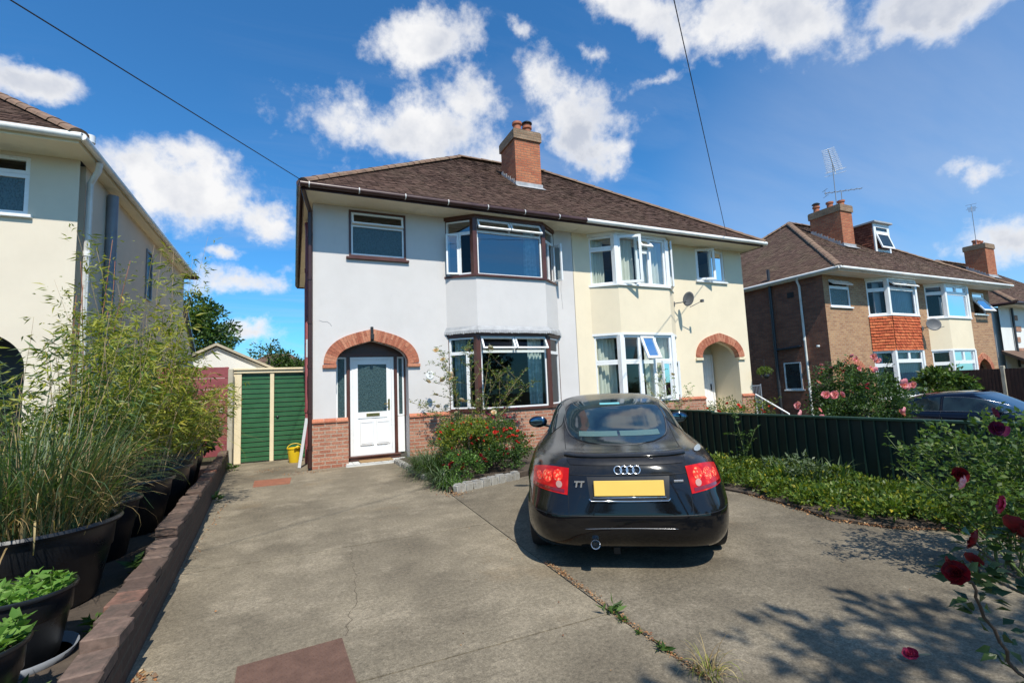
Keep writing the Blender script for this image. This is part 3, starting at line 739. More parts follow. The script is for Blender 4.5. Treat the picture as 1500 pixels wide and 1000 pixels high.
    # small window over the porch
    window(root, M @ Matrix.Translation((sw[0], .0, sw[2])), sw[1] - sw[0], sw[3] - sw[2], wo['small'], surround='brown_timber' if brown else None, sill='brown_timber' if brown else 'upvc', glass=P.get('small_glass', g1), sb=.045, bar=P.get('bar', .04), y0=-.004 if brown else .02)
    # --- roof
    e = .25; fy = -.76; rt = MB(); rt.M = M; sl = math.atan(pitch); zr = EZ + .10
    nrow = int(B / math.cos(sl) / .088)
    rmat = P.get('roof', 'roof_tile')
    tile_plane(rt, (0, fy, zr), (1, 0, 0), (0, 1, 0), sl, nrow, lambda d: (-e + d, W), .16, .088, .013)
    tile_plane(rt, (-e, 0, zr), (0, 1, 0), (1, 0, 0), sl, nrow, lambda d: (fy + d, fy + 2 * B - d), .16, .088, .013)
    zt = zr + B * pitch - .01
    rt.quad((-e, fy, zr - .01), (W, fy, zr - .01), (W, fy + B, zt), (-e + B, fy + B, zt)); rt.poly([(-e, fy, zr - .01), (-e + B, fy + B, zt), (-e, fy + 2 * B, zr - .01)])
    rt.quad((-e, fy + 2 * B, zr - .01), (-e + B, fy + B, zt), (W, fy + B, zt), (W, fy + 2 * B, zr - .01))
    rf = rt.build('roof', rmat, root)
    rd = MB(); rd.M = M
    ridge_run(rd, (-e + .05, fy + .05, zr + .03), (-e + B, fy + B, zt + .05)); ridge_run(rd, (-e + .05, fy + 2 * B - .05, zr + .03), (-e + B, fy + B, zt + .05)); ridge_run(rd, (-e + B, fy + B, zt + .05), (W, fy + B, zt + .05))
    rd.build('ridge_tiles', 'ridge_clay', rf)
    so_ = MB(); so_.M = M; so_.box(-.17, -.66, EZ + .001, W, .0, EZ + .02); so_.box(-.17, .001, EZ + .001, .0, dep, EZ + .02); so_.build('soffit', P.get('soffit', 'soffit_paint'), root)
    fa = MB(); fa.M = M; fa.box(-.19, -.68, EZ - .012, W, -.661, EZ + .11); fa.box(-.19, -.66, EZ - .012, -.171, dep, EZ + .11); fa.build('fascia', P['fascia'], root)
    gt = MB(); gt.M = M; gr = .056
    gt.tube([(-.25, -.745, EZ + .075), (W, -.745, EZ + .075)], gr, 12); gt.tube([(-.25, -.745, EZ + .075), (-.25, dep, EZ + .075)], gr * (1.25 if brown else 1), 12)
    gob = gt.build('gutter', P['gutter'], root, smooth=True, autosmooth=50)
    if P.get('brackets'):
        n = int(W / .95)
        for i in range(n + 1):
            br = MB(); br.M = M; u = -.1 + i * .93; br.tube([(u, -.745, EZ + .075), (u + .02, -.745, EZ + .075)], gr + .006, 12); br.build('gutter_bracket', P['brackets'], gob)
    return root, M, WM

# window patterns --------------------------------------------------------
F = 'fixed'
WG = {'up': [[(0, 1, .76, 1, F), (0, .50, 0, .76, 'right', 30), (.50, 1, 0, .76, F, 0, 'glass')], [(0, .5, .78, 1, 'top', 32), (.5, 1, .78, 1, 'top', 32), (0, 1, 0, .78, F, 0, 'glass_blue')], [(0, 1, .76, 1, F), (.0, .5, 0, .76, F), (.5, 1, 0, .76, 'right', 68)]],
      'lo': [[(0, 1, .78, 1, F), (0, .68, 0, .78, F), (.68, 1, 0, .78, F)], [(0, .5, .79, 1, 'top', 30), (.5, 1, .79, 1, 'top', 30), (0, 1, 0, .79, F)], [(0, 1, .78, 1, F), (0, 1, 0, .78, F)]],
      'small': [(0, 1, .70, 1, 'top', 14, 'glass_tint'), (0, 1, 0, .70, F, 0, 'obscured_glass')]}
grey, MG, WMG = half_house('semi_detached_house', (.35, 10.38, 0), False, 6.275, 'pale grey rendered house with brown bay window frames, brick porch arch and white front door', dict(
    wall='grey_render', side='red_brown_brick', plinth='plinth_brick', bay_mid='grey_render', brown=True, canopy=True, arch=True, porch_mat='grey_render', recess=.36, plinth_end=.672,
    sw=(.71, 1.92, 4.36, 5.39), porch=(.44, 1.92, 2.07, .50), bay=(2.82, 5.76), windows=WG, glass_up='glass_blue', fascia='brown_plastic', gutter='brown_plastic', brackets='stone_white', small_glass='glass_tint', bar=.034))
chimney(grey, MG, 5.56, 6.40, 1.66, 2.66, 7.33, 8.07, 9.08, pots=((.24, .2, 0), (.70, .3, 1)))
WC = {'up': [[(0, 1, .26, .27, F), (0, 1, .74, 1, F), (0, 1, 0, .74, F)], [(0, .36, 0, 1, 'right', 38), (.36, .62, .72, 1, 'top', 38), (.36, .62, 0, .72, F), (.62, 1, 0, 1, 'left', 38)], [(0, 1, .72, 1, F), (0, 1, 0, .72, F)]],
      'lo': [], 'small': [(0, .5, 0, 1, F), (.5, 1, 0, 1, 'right', 20)]}
# facade order runs mirrored (u from the right-hand outer corner), so segment 0 is the right cant, 2 the left cant
WC = {'up': [[(0, 1, 0, 1, 'left', 14)], [(0, .34, 0, 1, F), (.34, .60, .72, 1, 'top', 38), (.34, .60, 0, .72, F), (.60, 1, 0, 1, 'right', 30)], [(0, 1, .74, 1, F), (0, 1, 0, .74, F)]],
      'lo': [[(0, 1, .59, 1, F), (0, 1, 0, .59, 'left', 12)], [(0, .36, .59, 1, F), (.36, .66, .59, 1, 'top', 24), (.66, 1, .59, 1, F), (0, .36, 0, .59, 'left', 22), (.36, .66, 0, .59, F), (.66, 1, 0, .59, F)], [(0, 1, .59, 1, F), (0, 1, 0, .59, F)]],
      'small': [(0, .48, 0, 1, F), (.48, 1, 0, 1, 'right', 24)]}
cream, MC, WMC = half_house('semi_detached_house', (12.92, 10.38, 0), True, 6.285, 'cream yellow rendered house joined to the grey one, with white bay windows', dict(
    wall='cream_render', side='cream_render', plinth='plinth_brick', bay_mid='cream_render', brown=False, canopy=False, arch=True, feet='cream_paint', porch_mat='cream_render', recess=1.0,
    sw=(.77, 1.95, 4.42, 5.40), porch=(.50, 2.0, 2.10, .50), bay=(2.92, 5.80), windows=WC, fascia='brown_plastic', gutter='gutter_white', bar=.06, soffit='soffit_paint'))
WL = {'up': [[(0, 1, 0, 1, F)], [(0, .5, 0, 1, F), (.5, 1, 0, 1, F)], [(0, 1, 0, 1, F)]], 'lo': [[(0, 1, 0, 1, F)], [(0, .5, 0, 1, F), (.5, 1, 0, 1, F)], [(0, 1, 0, 1, F)]], 'small': [(0, 1, .70, 1, F), (0, 1, 0, .70, F, 0, 'obscured_glass')]}
leftH, ML, WML = half_house('semi_detached_house', (-3.2, 9.7, 0), True, 6.285, 'cream rendered house at the left edge with white gutter and dark arched porch', dict(
    wall='pale_cream_render', side='pale_cream_render', plinth=None, bay_mid='pale_cream_render', arch=False, recess=1.0, depth=8.2, sw=(.61, 1.9, 4.45, 5.40), porch=(.54, 2.04, 2.0, .72), bay=(2.92, 5.80),
    windows=WL, fascia='soffit_paint', gutter='gutter_white', bar=.06, roof='roof_tile'))
WB1 = {'up': [[(0, 1, .72, 1, F), (0, 1, 0, .72, F)], [(0, .5, .76, 1, 'top', 45), (.5, 1, .76, 1, 'top', 45), (0, 1, 0, .76, F)], [(0, 1, .72, 1, F), (0, 1, 0, .72, F)]],
       'lo': [[(0, 1, .7, 1, F), (0, 1, 0, .7, F)], [(0, .5, .78, 1, F), (.5, 1, .78, 1, F), (0, 1, 0, .78, F)], [(0, 1, .7, 1, F), (0, 1, 0, .7, F)]], 'small': [(0, 1, .74, 1, 'top', 50), (0, 1, 0, .74, F, 0, 'obscured_glass')]}
WB2 = {'up': [[(0, 1, .76, 1, F), (0, 1, 0, .76, F)], [(0, .5, .76, 1, F), (.5, 1, .76, 1, F), (0, 1, 0, .76, F)], [(0, 1, .76, 1, F), (0, 1, 0, .76, F)]],
       'lo': [[(0, 1, .7, 1, F), (0, 1, 0, .7, F)], [(0, .5, .72, 1, F), (.5, 1, .72, 1, F), (0, 1, 0, .72, F)], [(0, 1, .7, 1, F), (0, 1, 0, .7, F)]], 'small': [(0, 1, .74, 1, F), (0, 1, 0, .74, 'top', 32, 'glass_blue')]}
brickA, MA, WMA = half_house('semi_detached_house', (16.93, 10.38, -.47), False, 5.95, 'brick semi-detached house with an orange tile-hung bay between its white windows', dict(
    wall='buff_brick', side='red_brown_brick', plinth=None, bay_mid='buff_brick', hung='hung_tile', arch=True, feet='arch_brick', recess=.9, porch_mat='red_brown_brick', sw=(.32, 1.50, 4.33, 5.30), porch=(.55, 1.75, 1.75, .55), bay=(2.48, 5.45),
    windows=WB1, fascia='gutter_white', gutter='gutter_white', bar=.065, roof='roof_tile_old', soffit='soffit_white'))
brickB, MBm, WMB = half_house('semi_detached_house', (28.83, 10.38, -.47), True, 5.95, 'brick semi-detached house with smooth cream bay and a dormer window in its roof', dict(
    wall='buff_brick', side='buff_brick', plinth=None, bay_mid='cream_render', arch=True, feet='arch_brick', recess=.9, porch_mat='red_brown_brick', sw=(.42, 1.50, 4.33, 5.30), porch=(.72, 1.85, 1.75, .62), bay=(2.5, 5.42),
    windows=WB2, fascia='gutter_white', gutter='gutter_white', bar=.065, roof='roof_tile_old', soffit='soffit_white'))
chimney(brickA, MA, 4.35, 5.15, 1.62, 2.95, 7.35, 8.30, 9.20, brick='chimney_brick', cap='chimney_cap_brick', pots=((.3, .85, 1), (.35, .42, 0), (.75, .2, 0)))
# ---- dormer on the house with the cream bay (mirrored: u runs from its right-hand corner)
dm = MB(); dm.M = MBm; x0, x1, y0, y1, zb, zt_ = 4.03, 5.23, 1.62, 3.5, 7.15, 8.66
dm.box(x0, y0 + .05, zb, x1, y1, zt_ - .02); dor = dm.build('dormer', 'hung_tile_dark', brickB)
tm = MB(); tm.M = MBm
tile_plane(tm, (x1 + .005, y0 + .05, 7.3), (0, 1, 0), (-1, 0, 0), R(90), 13, lambda d: (0, 1.8), tw=.17, step=.105, lift=.03)
tm.build('dormer_tiles', 'hung_tile_dark', dor)
rm = MB(); rm.M = MBm; rm.bbox(x0 - .1, y0 - .12, zt_ - .03, x1 + .1, y1 + .3, zt_ + .05); rm.build('dormer_roof', 'lead', dor)
fm = MB(); fm.M = MBm; ringbars(fm, x0, x1, 7.31, zt_ - .031, .10, y0, y0 + .049); fm.build('dormer_frame', 'upvc', dor)
window(brickB, MBm @ Matrix.Translation((x0 + .1, y0 + .0, 7.41)), x1 - x0 - .2, zt_ - .14 - 7.41, [(0, 1, .72, 1, F), (0, 1, 0, .72, 'top', 16, 'car_glass')], bar=.07, y0=.0, glass='car_glass')

# ---- front door of the grey house
m = MG; y = .34
dp = MB(); dp.M = m; a, b, z0, z1 = .745, 1.665, .155, 2.24
ringbars(dp, a, b, z0, z1, .055, y - .03, y + .06); 
door = dp.build('door', 'door_white', grey)
dl = MB(); dl.M = m; A, B_, Z0, Z1 = a + .058, b - .058, z0 + .03, z1 - .058; yy = y - .022
for (p0, p1, q0, q1) in ((A, A + .10, Z0, Z1), (B_ - .10, B_, Z0, Z1), (A + .10, B_ - .10, Z1 - .10, Z1), (A + .10, B_ - .10, Z0, Z0 + .14), (A + .10, B_ - .10, .93, 1.06)): dl.box(p0, yy, q0, p1, y + .03, q1)
dl.box(A + .10, yy + .015, Z0 + .14, B_ - .10, y + .03, .93)
for s in (0, 1):
    c0 = A + .135 + s * .345; dl.bbox(c0, yy - .012, Z0 + .17, c0 + .29, yy + .014, .90, .014)
    dl.bbox(c0 + .03, yy - .02, .835, c0 + .26, yy - .0125, .86, .003); dl.bbox(c0 + .03, yy - .02, Z0 + .21, c0 + .26, yy - .0125, Z0 + .235, .003)
dl.build('door_leaf', 'door_white', door)
dg = MB(); dg.M = m; dg.box(A + .101, y - .004, 1.061, B_ - .101, y + .02, Z1 - .101); dg.build('pane', 'obscured_glass', door)
lb = MB(); lb.M = m; lb.bbox(A + .27, yy - .012, .965, A + .55, yy - .0015, 1.03, .004); lb.build('letter_box', 'brass', door)
hd = MB(); hd.M = m; hd.bbox(B_ - .075, yy - .012, 1.08, B_ - .035, yy - .0015, 1.32, .004); hd.tube([(B_ - .055, yy - .01, 1.22), (B_ - .055, yy - .055, 1.22), (B_ - .17, yy - .058, 1.215)], .010, 8); hd.build('handle', 'brass', door, smooth=True, autosmooth=40)
fr_ = MB(); fr_.M = m
for (p0, p1, q0, q1) in ((.675, .735, .155, 2.25), (1.675, 1.735, .155, 2.25), (.443, 1.918, 2.252, 2.32), (1.893, 1.919, .93, 2.25)): fr_.box(p0, y - .05, q0, p1, y + .1, q1)
fr_.box(.443, y, 2.321, 1.918, y + .1, 2.75)
fr_.bbox(.70, y - .16, .125, 1.78, y + .05, .153, .006); fr_.bbox(.72, y - .13, .06, 1.76, y + .05, .124, .006); fr_.box(.447, y - .03, .0, .674, y + .08, .93)
frame = fr_.build('door_frame', 'brown_timber', grey)
for (p0, p1, q0) in ((.46, .672, .935), (1.738, 1.89, .94)):
    w2 = window(grey, m @ Matrix.Translation((p0, y - .04, q0)), p1 - p0, 2.245 - q0, [(0, 1, 0, 1, F, 0, 'obscured_glass')], bar=.035)
wp = MB(); wp.M = m; wp.bbox(1.738, y - .02, .155, 1.89, y + .05, .93); wp.build('door_panel', 'door_white', frame)
st = MB(); st.M = m
for i in range(9): st.bbox(.62 + .137 * i, -.16, .035, .62 + .137 * i + .131, y - .14, .115 if False else .055, .004)
st.box(.61, -.155, -.02, 1.86, y - .145, .034); st.build('doorstep', 'stone_white', grey)
dmt = MB(); dmt.bbox(-.33, -.17, 0, .33, .17, .018, .004); o = dmt.build('doormat', 'doormat', None, loc=(.35 + 1.22, 10.38 + .03, .056)); tag(o, 'coir doormat lying on the step of the white front door', 'doormat')
ky = MB(); ky.M = m; ky.bbox(1.13, -.05, 2.55, 1.19, -.006, 2.86, .008); ky.bbox(1.125, -.11, 2.58, 1.195, -.051, 2.70, .01); ky.build('porch_light', 'black_metal', grey)
# alarm box, seen edge on
al = MB(); al.M = m; al.prism([(-.002, .2), (-.12, .30), (-.12, .42), (-.002, .52)], 2.25, 2.62); al.build('alarm_box', 'board_white', grey)
# drainpipes of the grey house
pp = MB(); pp.M = m; pp.tube([(-.20, -.70, 5.45), (-.16, -.5, 5.38), (-.06, -.06, 5.25), (-.055, -.045, 5.1), (-.055, -.045, .05)], .042, 12)
for z in (.4, 1.1, 2.0, 2.9, 3.8, 4.7): pp.tube([(-.055, -.045, z), (-.055, -.045, z + .07)], .052, 12)
pp.build('drainpipe', 'brown_plastic', grey, smooth=True, autosmooth=50)
pp = MB(); pp.M = m; pp.tube([(-.09, 1.2, 5.4), (-.08, 1.0, 5.2), (-.08, 1.0, .02)], .045, 12)
for z in (1.1, 2.6, 4.2): pp.tube([(-.08, 1.0, z), (-.08, 1.0, z + .09)], .058, 12)
pp.build('drainpipe', 'maroon_board', grey, smooth=True, autosmooth=50)
# number disc
nd = MB(); nd.M = m @ Matrix.Translation((2.40, -.001, 1.80)) @ Matrix.Rotation(R(90), 4, 'X'); nd.lathe([(.001, .012), (.085, .012), (.092, .006), (.092, 0)], 28)
disc = nd.build('number_plaque', 'plaque_white', grey)
def text_mesh(body, size, mat, parent, M, name, depth=.002, bold=0.0, shear=0):
    cu = bpy.data.curves.new('t', 'FONT'); cu.body = body; cu.size = size; cu.align_x = 'CENTER'; cu.align_y = 'CENTER'; cu.extrude = depth; cu.offset = bold; cu.shear = shear; cu.resolution_u = 3
    to = bpy.data.objects.new('t', cu); C.objects.link(to); bpy.context.view_layer.update()
    me = bpy.data.meshes.new_from_object(to.evaluated_get(bpy.context.evaluated_depsgraph_get())); bpy.data.objects.remove(to); bpy.data.curves.remove(cu)
    me.transform(M); me.materials.clear(); me.materials.append(MATS[mat]); me.name = name
    o = bpy.data.objects.new(name, me); C.objects.link(o); o.parent = parent; return o
RX = Matrix.Rotation(R(90), 4, 'X')
text_mesh('92', .07, 'letter_grey', disc, m @ Matrix.Translation((2.40, -.016, 1.835)) @ RX, 'numerals')
text_mesh('94', .05, 'letter_grey', disc, m @ Matrix.Translation((2.40, -.016, 1.77)) @ RX, 'numerals')
# little ceiling light behind the small window
cl = MB(); cl.lathe([(.001, 0), (.10, .01), (.15, .05), (.16, .08)], 20); o = cl.build('ceiling_light', 'soft_white', None, smooth=True, loc=(1.70, 11.0, 5.27)); tag(o, 'white domed ceiling light behind the small upstairs window of the grey house', 'light')

ck = MB(); ck.M = MG
for (pts_) in ([(.12, 2.98), (.19, 2.95), (.27, 2.955), (.33, 2.91), (.36, 2.86)], [(3.42, 4.0), (3.40, 3.75), (3.43, 3.5), (3.41, 3.2)], [(5.9, 4.9), (5.93, 4.4), (5.88, 3.9), (5.91, 3.4)]):
    if pts_[0][0] > 3 and pts_[0][0] < 4: continue
    ck.tube([(a, -.0005, b) for a, b in pts_], .0035, 4)
ck.build('crack', 'letter_grey', grey)
# ---- cream house: door, pillar, rail
m = MC; y = .97
cd = MB(); cd.M = m
for i in range(7): cd.bbox(.62 + i * .128, y - .01, .2, .62 + i * .128 + .124, y + .03, 2.2, .006)
ringbars(cd, .56, 1.57, .15, 2.26, .055, y - .03, y + .05); cdoor = cd.build('door', 'door_white', cream)
cg = MB(); cg.M = m; cg.box(1.02, y - .022, .75, 1.14, y - .011, 1.95); cg.build('pane', 'car_trim', cdoor)
ch_ = MB(); ch_.M = m; ch_.bbox(.70, y - .05, 1.12, .73, y - .011, 1.32, .004); ch_.build('handle', 'black_metal', cdoor)
bk = MB(); bk.M = m; bk.box(.38, y + .06, .0, 2.12, y + .12, 2.9); bk.box(.38, .25, .02, 2.12, y + .06, .14); bk.build('porch_lining', 'cream_render', cream)
pi = MB(); pi.M = m; pi.bbox(.36, .02, .94, .497, .3, 2.02, .006); pi.build('pillar_panel', 'stone_white', cream)
hr = MB(); hr.tube([(12.93, 10.3, .95), (12.98, 9.3, .38), (12.98, 9.28, .0)], .022, 8); hr.tube([(12.93, 10.3, .95), (12.93, 10.3, .0)], .018, 8)
o = hr.build('handrail', 'upvc', None, smooth=True, autosmooth=60); tag(o, 'white sloping metal handrail at the right corner of the cream house', 'handrail')
t = thing('side_gate', 'grey metal gate of vertical bars between the cream house and the brick house', 'gate', (13.0, 10.7, -.2))
gm_ = MB(); gm_.tube([(0, 0, 0), (0, 0, 1.45)], .02, 8); gm_.tube([(.95, .2, 0), (.95, .2, 1.45)], .02, 8); gm_.tube([(0, 0, 1.4), (.95, .2, 1.4)], .015, 8); gm_.tube([(0, 0, .15), (.95, .2, .15)], .015, 8); gm_.build('gate_frame', 'grey_pipe', t)
gb = MB()
for i in range(1, 10): gb.tube([(.095 * i, .02 * i, .15), (.095 * i, .02 * i, 1.4)], .009, 6)
gb.build('gate_bars', 'grey_pipe', t)
# cream house satellite dish
t = thing('satellite_dish', 'grey satellite dish on a bracket on the cream wall beside the upper bay', 'dish', (10.28, 10.38, 3.72))
dd = MB(); dd.M = Matrix.Rotation(R(-74), 4, 'Z') @ Matrix.Rotation(R(80), 4, 'X')
dd.lathe([(.001, .03), (.1, .035), (.15, .045), (.21, .068), (.214, .062), (.15, .036), (.1, .025), (.001, .02)], 28, sx=.8)
do = dd.build('dish', 'dish_grey', t, smooth=True); do.location = (-.06, -.38, .02)
ar = MB(); ar.tube([(-.32, 0, -.05), (-.30, -.16, -.05), (-.10, -.34, -.03)], .016, 8); ar.bbox(-.38, -.02, -.12, -.26, 0, .02); ar.tube([(-.05, -.36, -.2), (.22, -.55, -.05)], .010, 8); ar.bbox(.20, -.60, -.08, .27, -.50, .0, .01); ar.build('bracket', 'dish_grey', t)
# brick house dish
t = thing('satellite_dish', 'dark satellite dish on the brick wall between the tile-hung bay and the cream bay', 'dish', (22.9, 10.35, 3.15))
dd = MB(); dd.M = Matrix.Rotation(R(-40), 4, 'Z') @ Matrix.Rotation(R(80), 4, 'X')
dd.lathe([(.001, .03), (.1, .035), (.2, .055), (.25, .075), (.255, .068), (.2, .045), (.1, .025), (.001, .02)], 24); do = dd.build('dish', 'dish_grey', t, smooth=True); do.location = (0, -.35, .1)
ar = MB(); ar.tube([(0, 0, 0), (0, -.3, .05)], .018, 8); ar.tube([(0, -.35, -.1), (.25, -.6, 0)], .012, 8); ar.bbox(-.06, -.02, -.08, .06, 0, .08); ar.build('bracket', 'dish_grey', t)

# ---- left house: pipes, side windows, flue
m = ML
def pipe(parent, M, pts, r, mat, name='drainpipe', rings=()):
    p = MB(); p.M = M; p.tube(pts, r, 12)
    for (u, v, z) in rings: p.tube([(u, v, z), (u, v, z + .08)], r * 1.22, 12)
    return p.build(name, mat, parent, smooth=True, autosmooth=50)
pipe(leftH, m, [(-.25, .0, 5.45), (-.22, .05, 5.32), (-.07, .22, 5.15), (-.07, .22, .02)], .045, 'gutter_white', rings=[(-.07, .22, z) for z in (.9, 2.4, 3.9)])
pipe(leftH, m, [(-.09, 1.25, 5.35), (-.09, 1.25, .02)], .085, 'grey_pipe', name='flue_duct')
for (yy, z0, w, h) in ((3.9, 3.9, .5, 1.2), (1.4, 2.6, .5, .45), (1.2, 1.2, .45, .8)):
    window(leftH, m @ Matrix.Translation((-.001, yy + w, z0)) @ Matrix.Rotation(R(-90), 4, 'Z'), w, h, [(0, 1, 0, 1, F, 0, 'obscured_glass')], y0=-.03, frame='grey_pipe')
fl = MB(); fl.M = m; fl.tube([(1.9, 6.3, 7.0), (1.9, 6.3, 8.75)], .09, 14); fl.tube([(1.9, 6.3, 8.6), (1.9, 6.3, 8.8)], .12, 14); fl.build('roof_flue', 'upvc', leftH, smooth=True, autosmooth=50)
lt = MB(); lt.M = m; lt.add([(.0, 8.2, -.05), (.0, 8.2, 4.3), (.0, 10.4, 2.5), (.0, 10.4, -.05), (5, 8.2, -.05), (5, 8.2, 4.3), (5, 10.4, 2.5), (5, 10.4, -.05)], [(0, 1, 2, 3), (3, 2, 6, 7)]); lt.add([(-.12, 8.2, 4.3), (-.12, 10.6, 2.4), (5, 10.6, 2.4), (5, 8.2, 4.3), (-.12, 8.2, 4.42), (-.12, 10.6, 2.52), (5, 10.6, 2.52), (5, 8.2, 4.42)], [(0, 1, 5, 4), (4, 5, 6, 7), (1, 2, 6, 5)], 1)
lt.build('lean_to', ['pale_cream_render', 'grey_pipe'], leftH)
o_ = MB(); o_.M = m; o_.box(.4, .95, 0, 2.2, 1.0, 2.9); o_.build('porch_back', 'dark_timber', leftH)

# ---- brick house side: pipes, window, camera
m = MA
pipe(brickA, m, [(-.25, .72, 5.5), (-.2, .8, 5.4), (-.07, .82, 5.2), (-.07, .80, .02)], .04, 'gutter_white', rings=[(-.07, .82, z) for z in (1.4, 3.2)])
pipe(brickA, m, [(-.09, 1.98, 6.1), (-.09, 1.98, .02)], .055, 'black_pipe', name='soil_pipe', rings=[(-.09, 1.98, z) for z in (1.5, 2.8, 4.4)])
pipe(brickA, m, [(-.08, 1.98, 2.95), (-.08, .95, 3.0)], .045, 'black_pipe')
window(brickA, m @ Matrix.Translation((-.002, 1.75, 1.44)) @ Matrix.Rotation(R(-90), 4, 'Z'), .66, 1.0, [(0, 1, 0, 1, F, 0, 'car_glass')], y0=-.04, sill='upvc')
sc_ = MB(); sc_.M = m; sc_.lathe([(.001, -.06), (.05, -.04), (.06, 0), (.05, .03)], 16, (-.08, .35, 2.95)); sc_.build('security_light', 'upvc', brickA, smooth=True)
dk = MB(); dk.M = m; dk.box(-.02, 1.1, 4.85, -.002, 1.35, 5.05); dk.build('vent', 'black_metal', brickA)

# ---- third house, white with brick quoins
TO = (31.9, 11.2, -.95)
WT = {'up': [[(0, 1, 0, 1, F)], [(0, .5, 0, 1, F), (.5, 1, 0, 1, F)], [(0, 1, 0, 1, F)]], 'lo': [[(0, 1, 0, 1, F)], [(0, .5, 0, 1, F), (.5, 1, 0, 1, F)], [(0, 1, 0, 1, F)]], 'small': [(0, 1, 0, 1, F)]}
third, MT, _ = half_house('detached_house', TO, False, 9.5, 'white rendered house with red brick corner blocks at the far right behind the brown fence', dict(
    wall='white_render', side='white_render', plinth=None, bay_mid='white_render', arch=False, recess=.9, sw=(3.2, 4.2, 4.3, 5.2), porch=(3.0, 4.2, 1.9, .4), bay=(5.4, 8.4), windows=WT, fascia='brown_plastic', gutter='brown_plastic', bar=.06, roof='roof_tile_old'))
for i in range(9):
    ln = .55 if i % 2 else .32; z = .3 + i * .56
    q = MB(); q.M = MT; q.box(1.55, -.03, z, 1.55 + ln, -.003, z + .27); q.build('quoin', 'plinth_brick', third)
pipe(third, MT, [(1.2, -.08, 5.4), (1.2, -.08, 2.4)], .05, 'black_pipe')
ln = MB(); ln.M = MT; ln.add([(-.3, -1.6, 2.3), (3.2, -1.6, 2.3), (3.2, 0, 3.25), (-.3, 0, 3.25), (-.3, -1.6, 2.15), (3.2, -1.6, 2.15), (3.2, 0, 3.1), (-.3, 0, 3.1)], [(0, 1, 2, 3), (0, 4, 5, 1), (0, 3, 7, 4), (1, 5, 6, 2), (4, 7, 6, 5)]); ln.build('porch_roof', 'roof_tile_old', third)
lw = MB(); lw.M = MT; lw.box(2.3, -1.45, -.05, 3.1, -.01, 2.2); lw.build('porch_wall', 'white_render', third)
chimney(third, MT, 6.0, 7.1, 2.3, 3.3, 7.9, 8.6, 9.95, pots=((.2, .5, 0), (.5, .5, 0), (.8, .5, 0)))

# ---- aerials
def aerial(loc, h, label, yaw, boom, n, tilt=0, mat='aerial_metal', el=.28, group=None):
    t = thing('tv_aerial', label, 'aerial', loc, 0, group)
    p = MB(); p.tube([(0, 0, 0), (.03, 0, h)], .017, 8); p.build('mast', 'grey_pipe', t)
    b = MB(); b.M = Matrix.Translation((.03, 0, h)) @ Matrix.Rotation(yaw, 4, 'Z') @ Matrix.Rotation(-tilt, 4, 'Y')
    b.tube([(-boom * .45, 0, 0), (boom * .55, 0, 0)], .018, 6)
    for i in range(n):
        x = -boom * .35 + boom * .88 * i / (n - 1); e_ = el * (1 - .25 * i / n)
        if n > 9: b.tube([(x, -e_, .05), (x, 0, 0), (x, e_, .05)], .007, 4); b.tube([(x, -e_, -.05), (x, 0, 0), (x, e_, -.05)], .007, 4)
        else: b.tube([(x, -e_, 0), (x, e_, 0)], .008, 5)
    b.tube([(-boom * .42, -el * 1.3, .14), (-boom * .42, el * 1.3, .14)], .01, 5); b.tube([(-boom * .42, -el * 1.3, -.14), (-boom * .42, el * 1.3, -.14)], .01, 5); b.tube([(-boom * .42, 0, .14), (-boom * .42, 0, -.14)], .01, 5)
    b.build('antenna', mat, t); return t
aerial((21.95, 12.5, 8.2), 2.75, 'tall white TV aerial with many bars on the brick chimney beside the dormer', R(200), 1.35, 13, R(35), 'upvc', .32)
aerial((22.2, 12.4, 7.6), 2.0, 'thin dark TV aerial on a short mast between the chimney and the dormer', R(-30), 1.6, 7, R(4), 'grey_pipe', .16)
aerial((38.0, 13.9, 8.7), 2.6, 'thin TV aerial on the chimney of the far right white house', R(200), 1.1, 8, R(-30), 'grey_pipe', .2)
# ---- overhead cables
def cable(P, Q, sag, label, r=.0075):
    P, Q = Vector(P), Vector(Q); pts = []
    for i in range(33):
        t = i / 32; p = P.lerp(Q, t); p.z -= sag * 4 * t * (1 - t); pts.append(p)
    mb = MB(); mb.tube(pts, r, 6); o = mb.build('overhead_cable', 'cable_black', None, smooth=True); tag(o, label, 'cable')
def along(u, v, t): return Vector((0, 0, 1.42)) + view_dir(u, v) * t
cable(along(15, 0, 7.0) + (along(15, 0, 7.0) - Vector((.12, 9.66, 5.6))) * .5, (.12, 9.66, 5.6), .0, 'thin black overhead cable running down to the left eaves corner of the grey house')
p2 = along(988, 0, 8.5); e2 = Vector((11.6, 9.72, 5.62)); cable(p2 + (p2 - e2) * .9, e2, .06, 'thin black overhead cable running down to the eaves of the cream house')

# ---- curtains (hang behind the panes)
CG = 'curtains behind the bay windows'
curtain(WMC, 5.32, 5.72, 4.1, 5.3, .02, 'curtain_cream', 'cream curtain in the left angled pane of the cream house upper bay', CG, 5)
curtain(WMC, 4.55, 5.15, 4.1, 5.3, -.27, 'curtain_cream', 'cream curtain behind the left open casement of the cream house upper bay', CG, 5)
curtain(WMC, 3.35, 4.25, 4.1, 5.3, -.22, 'curtain_cream', 'cream curtain behind the right half of the cream house upper bay', CG, 6)
curtain(WMC, 5.05, 5.62, 1.05, 2.65, .06, 'curtain_cream', 'cream curtain in the left angled pane of the cream house ground floor bay', CG, 5)
curtain(WMC, 3.55, 4.35, 1.05, 2.65, -.24, 'curtain_cream', 'cream curtain behind the right half of the cream house ground floor bay', CG, 6)
curtain(WMG, 4.72, 5.08, 1.05, 2.6, -.25, 'curtain_teal', 'pale patterned curtain at the right of the grey house ground floor bay', CG, 4)
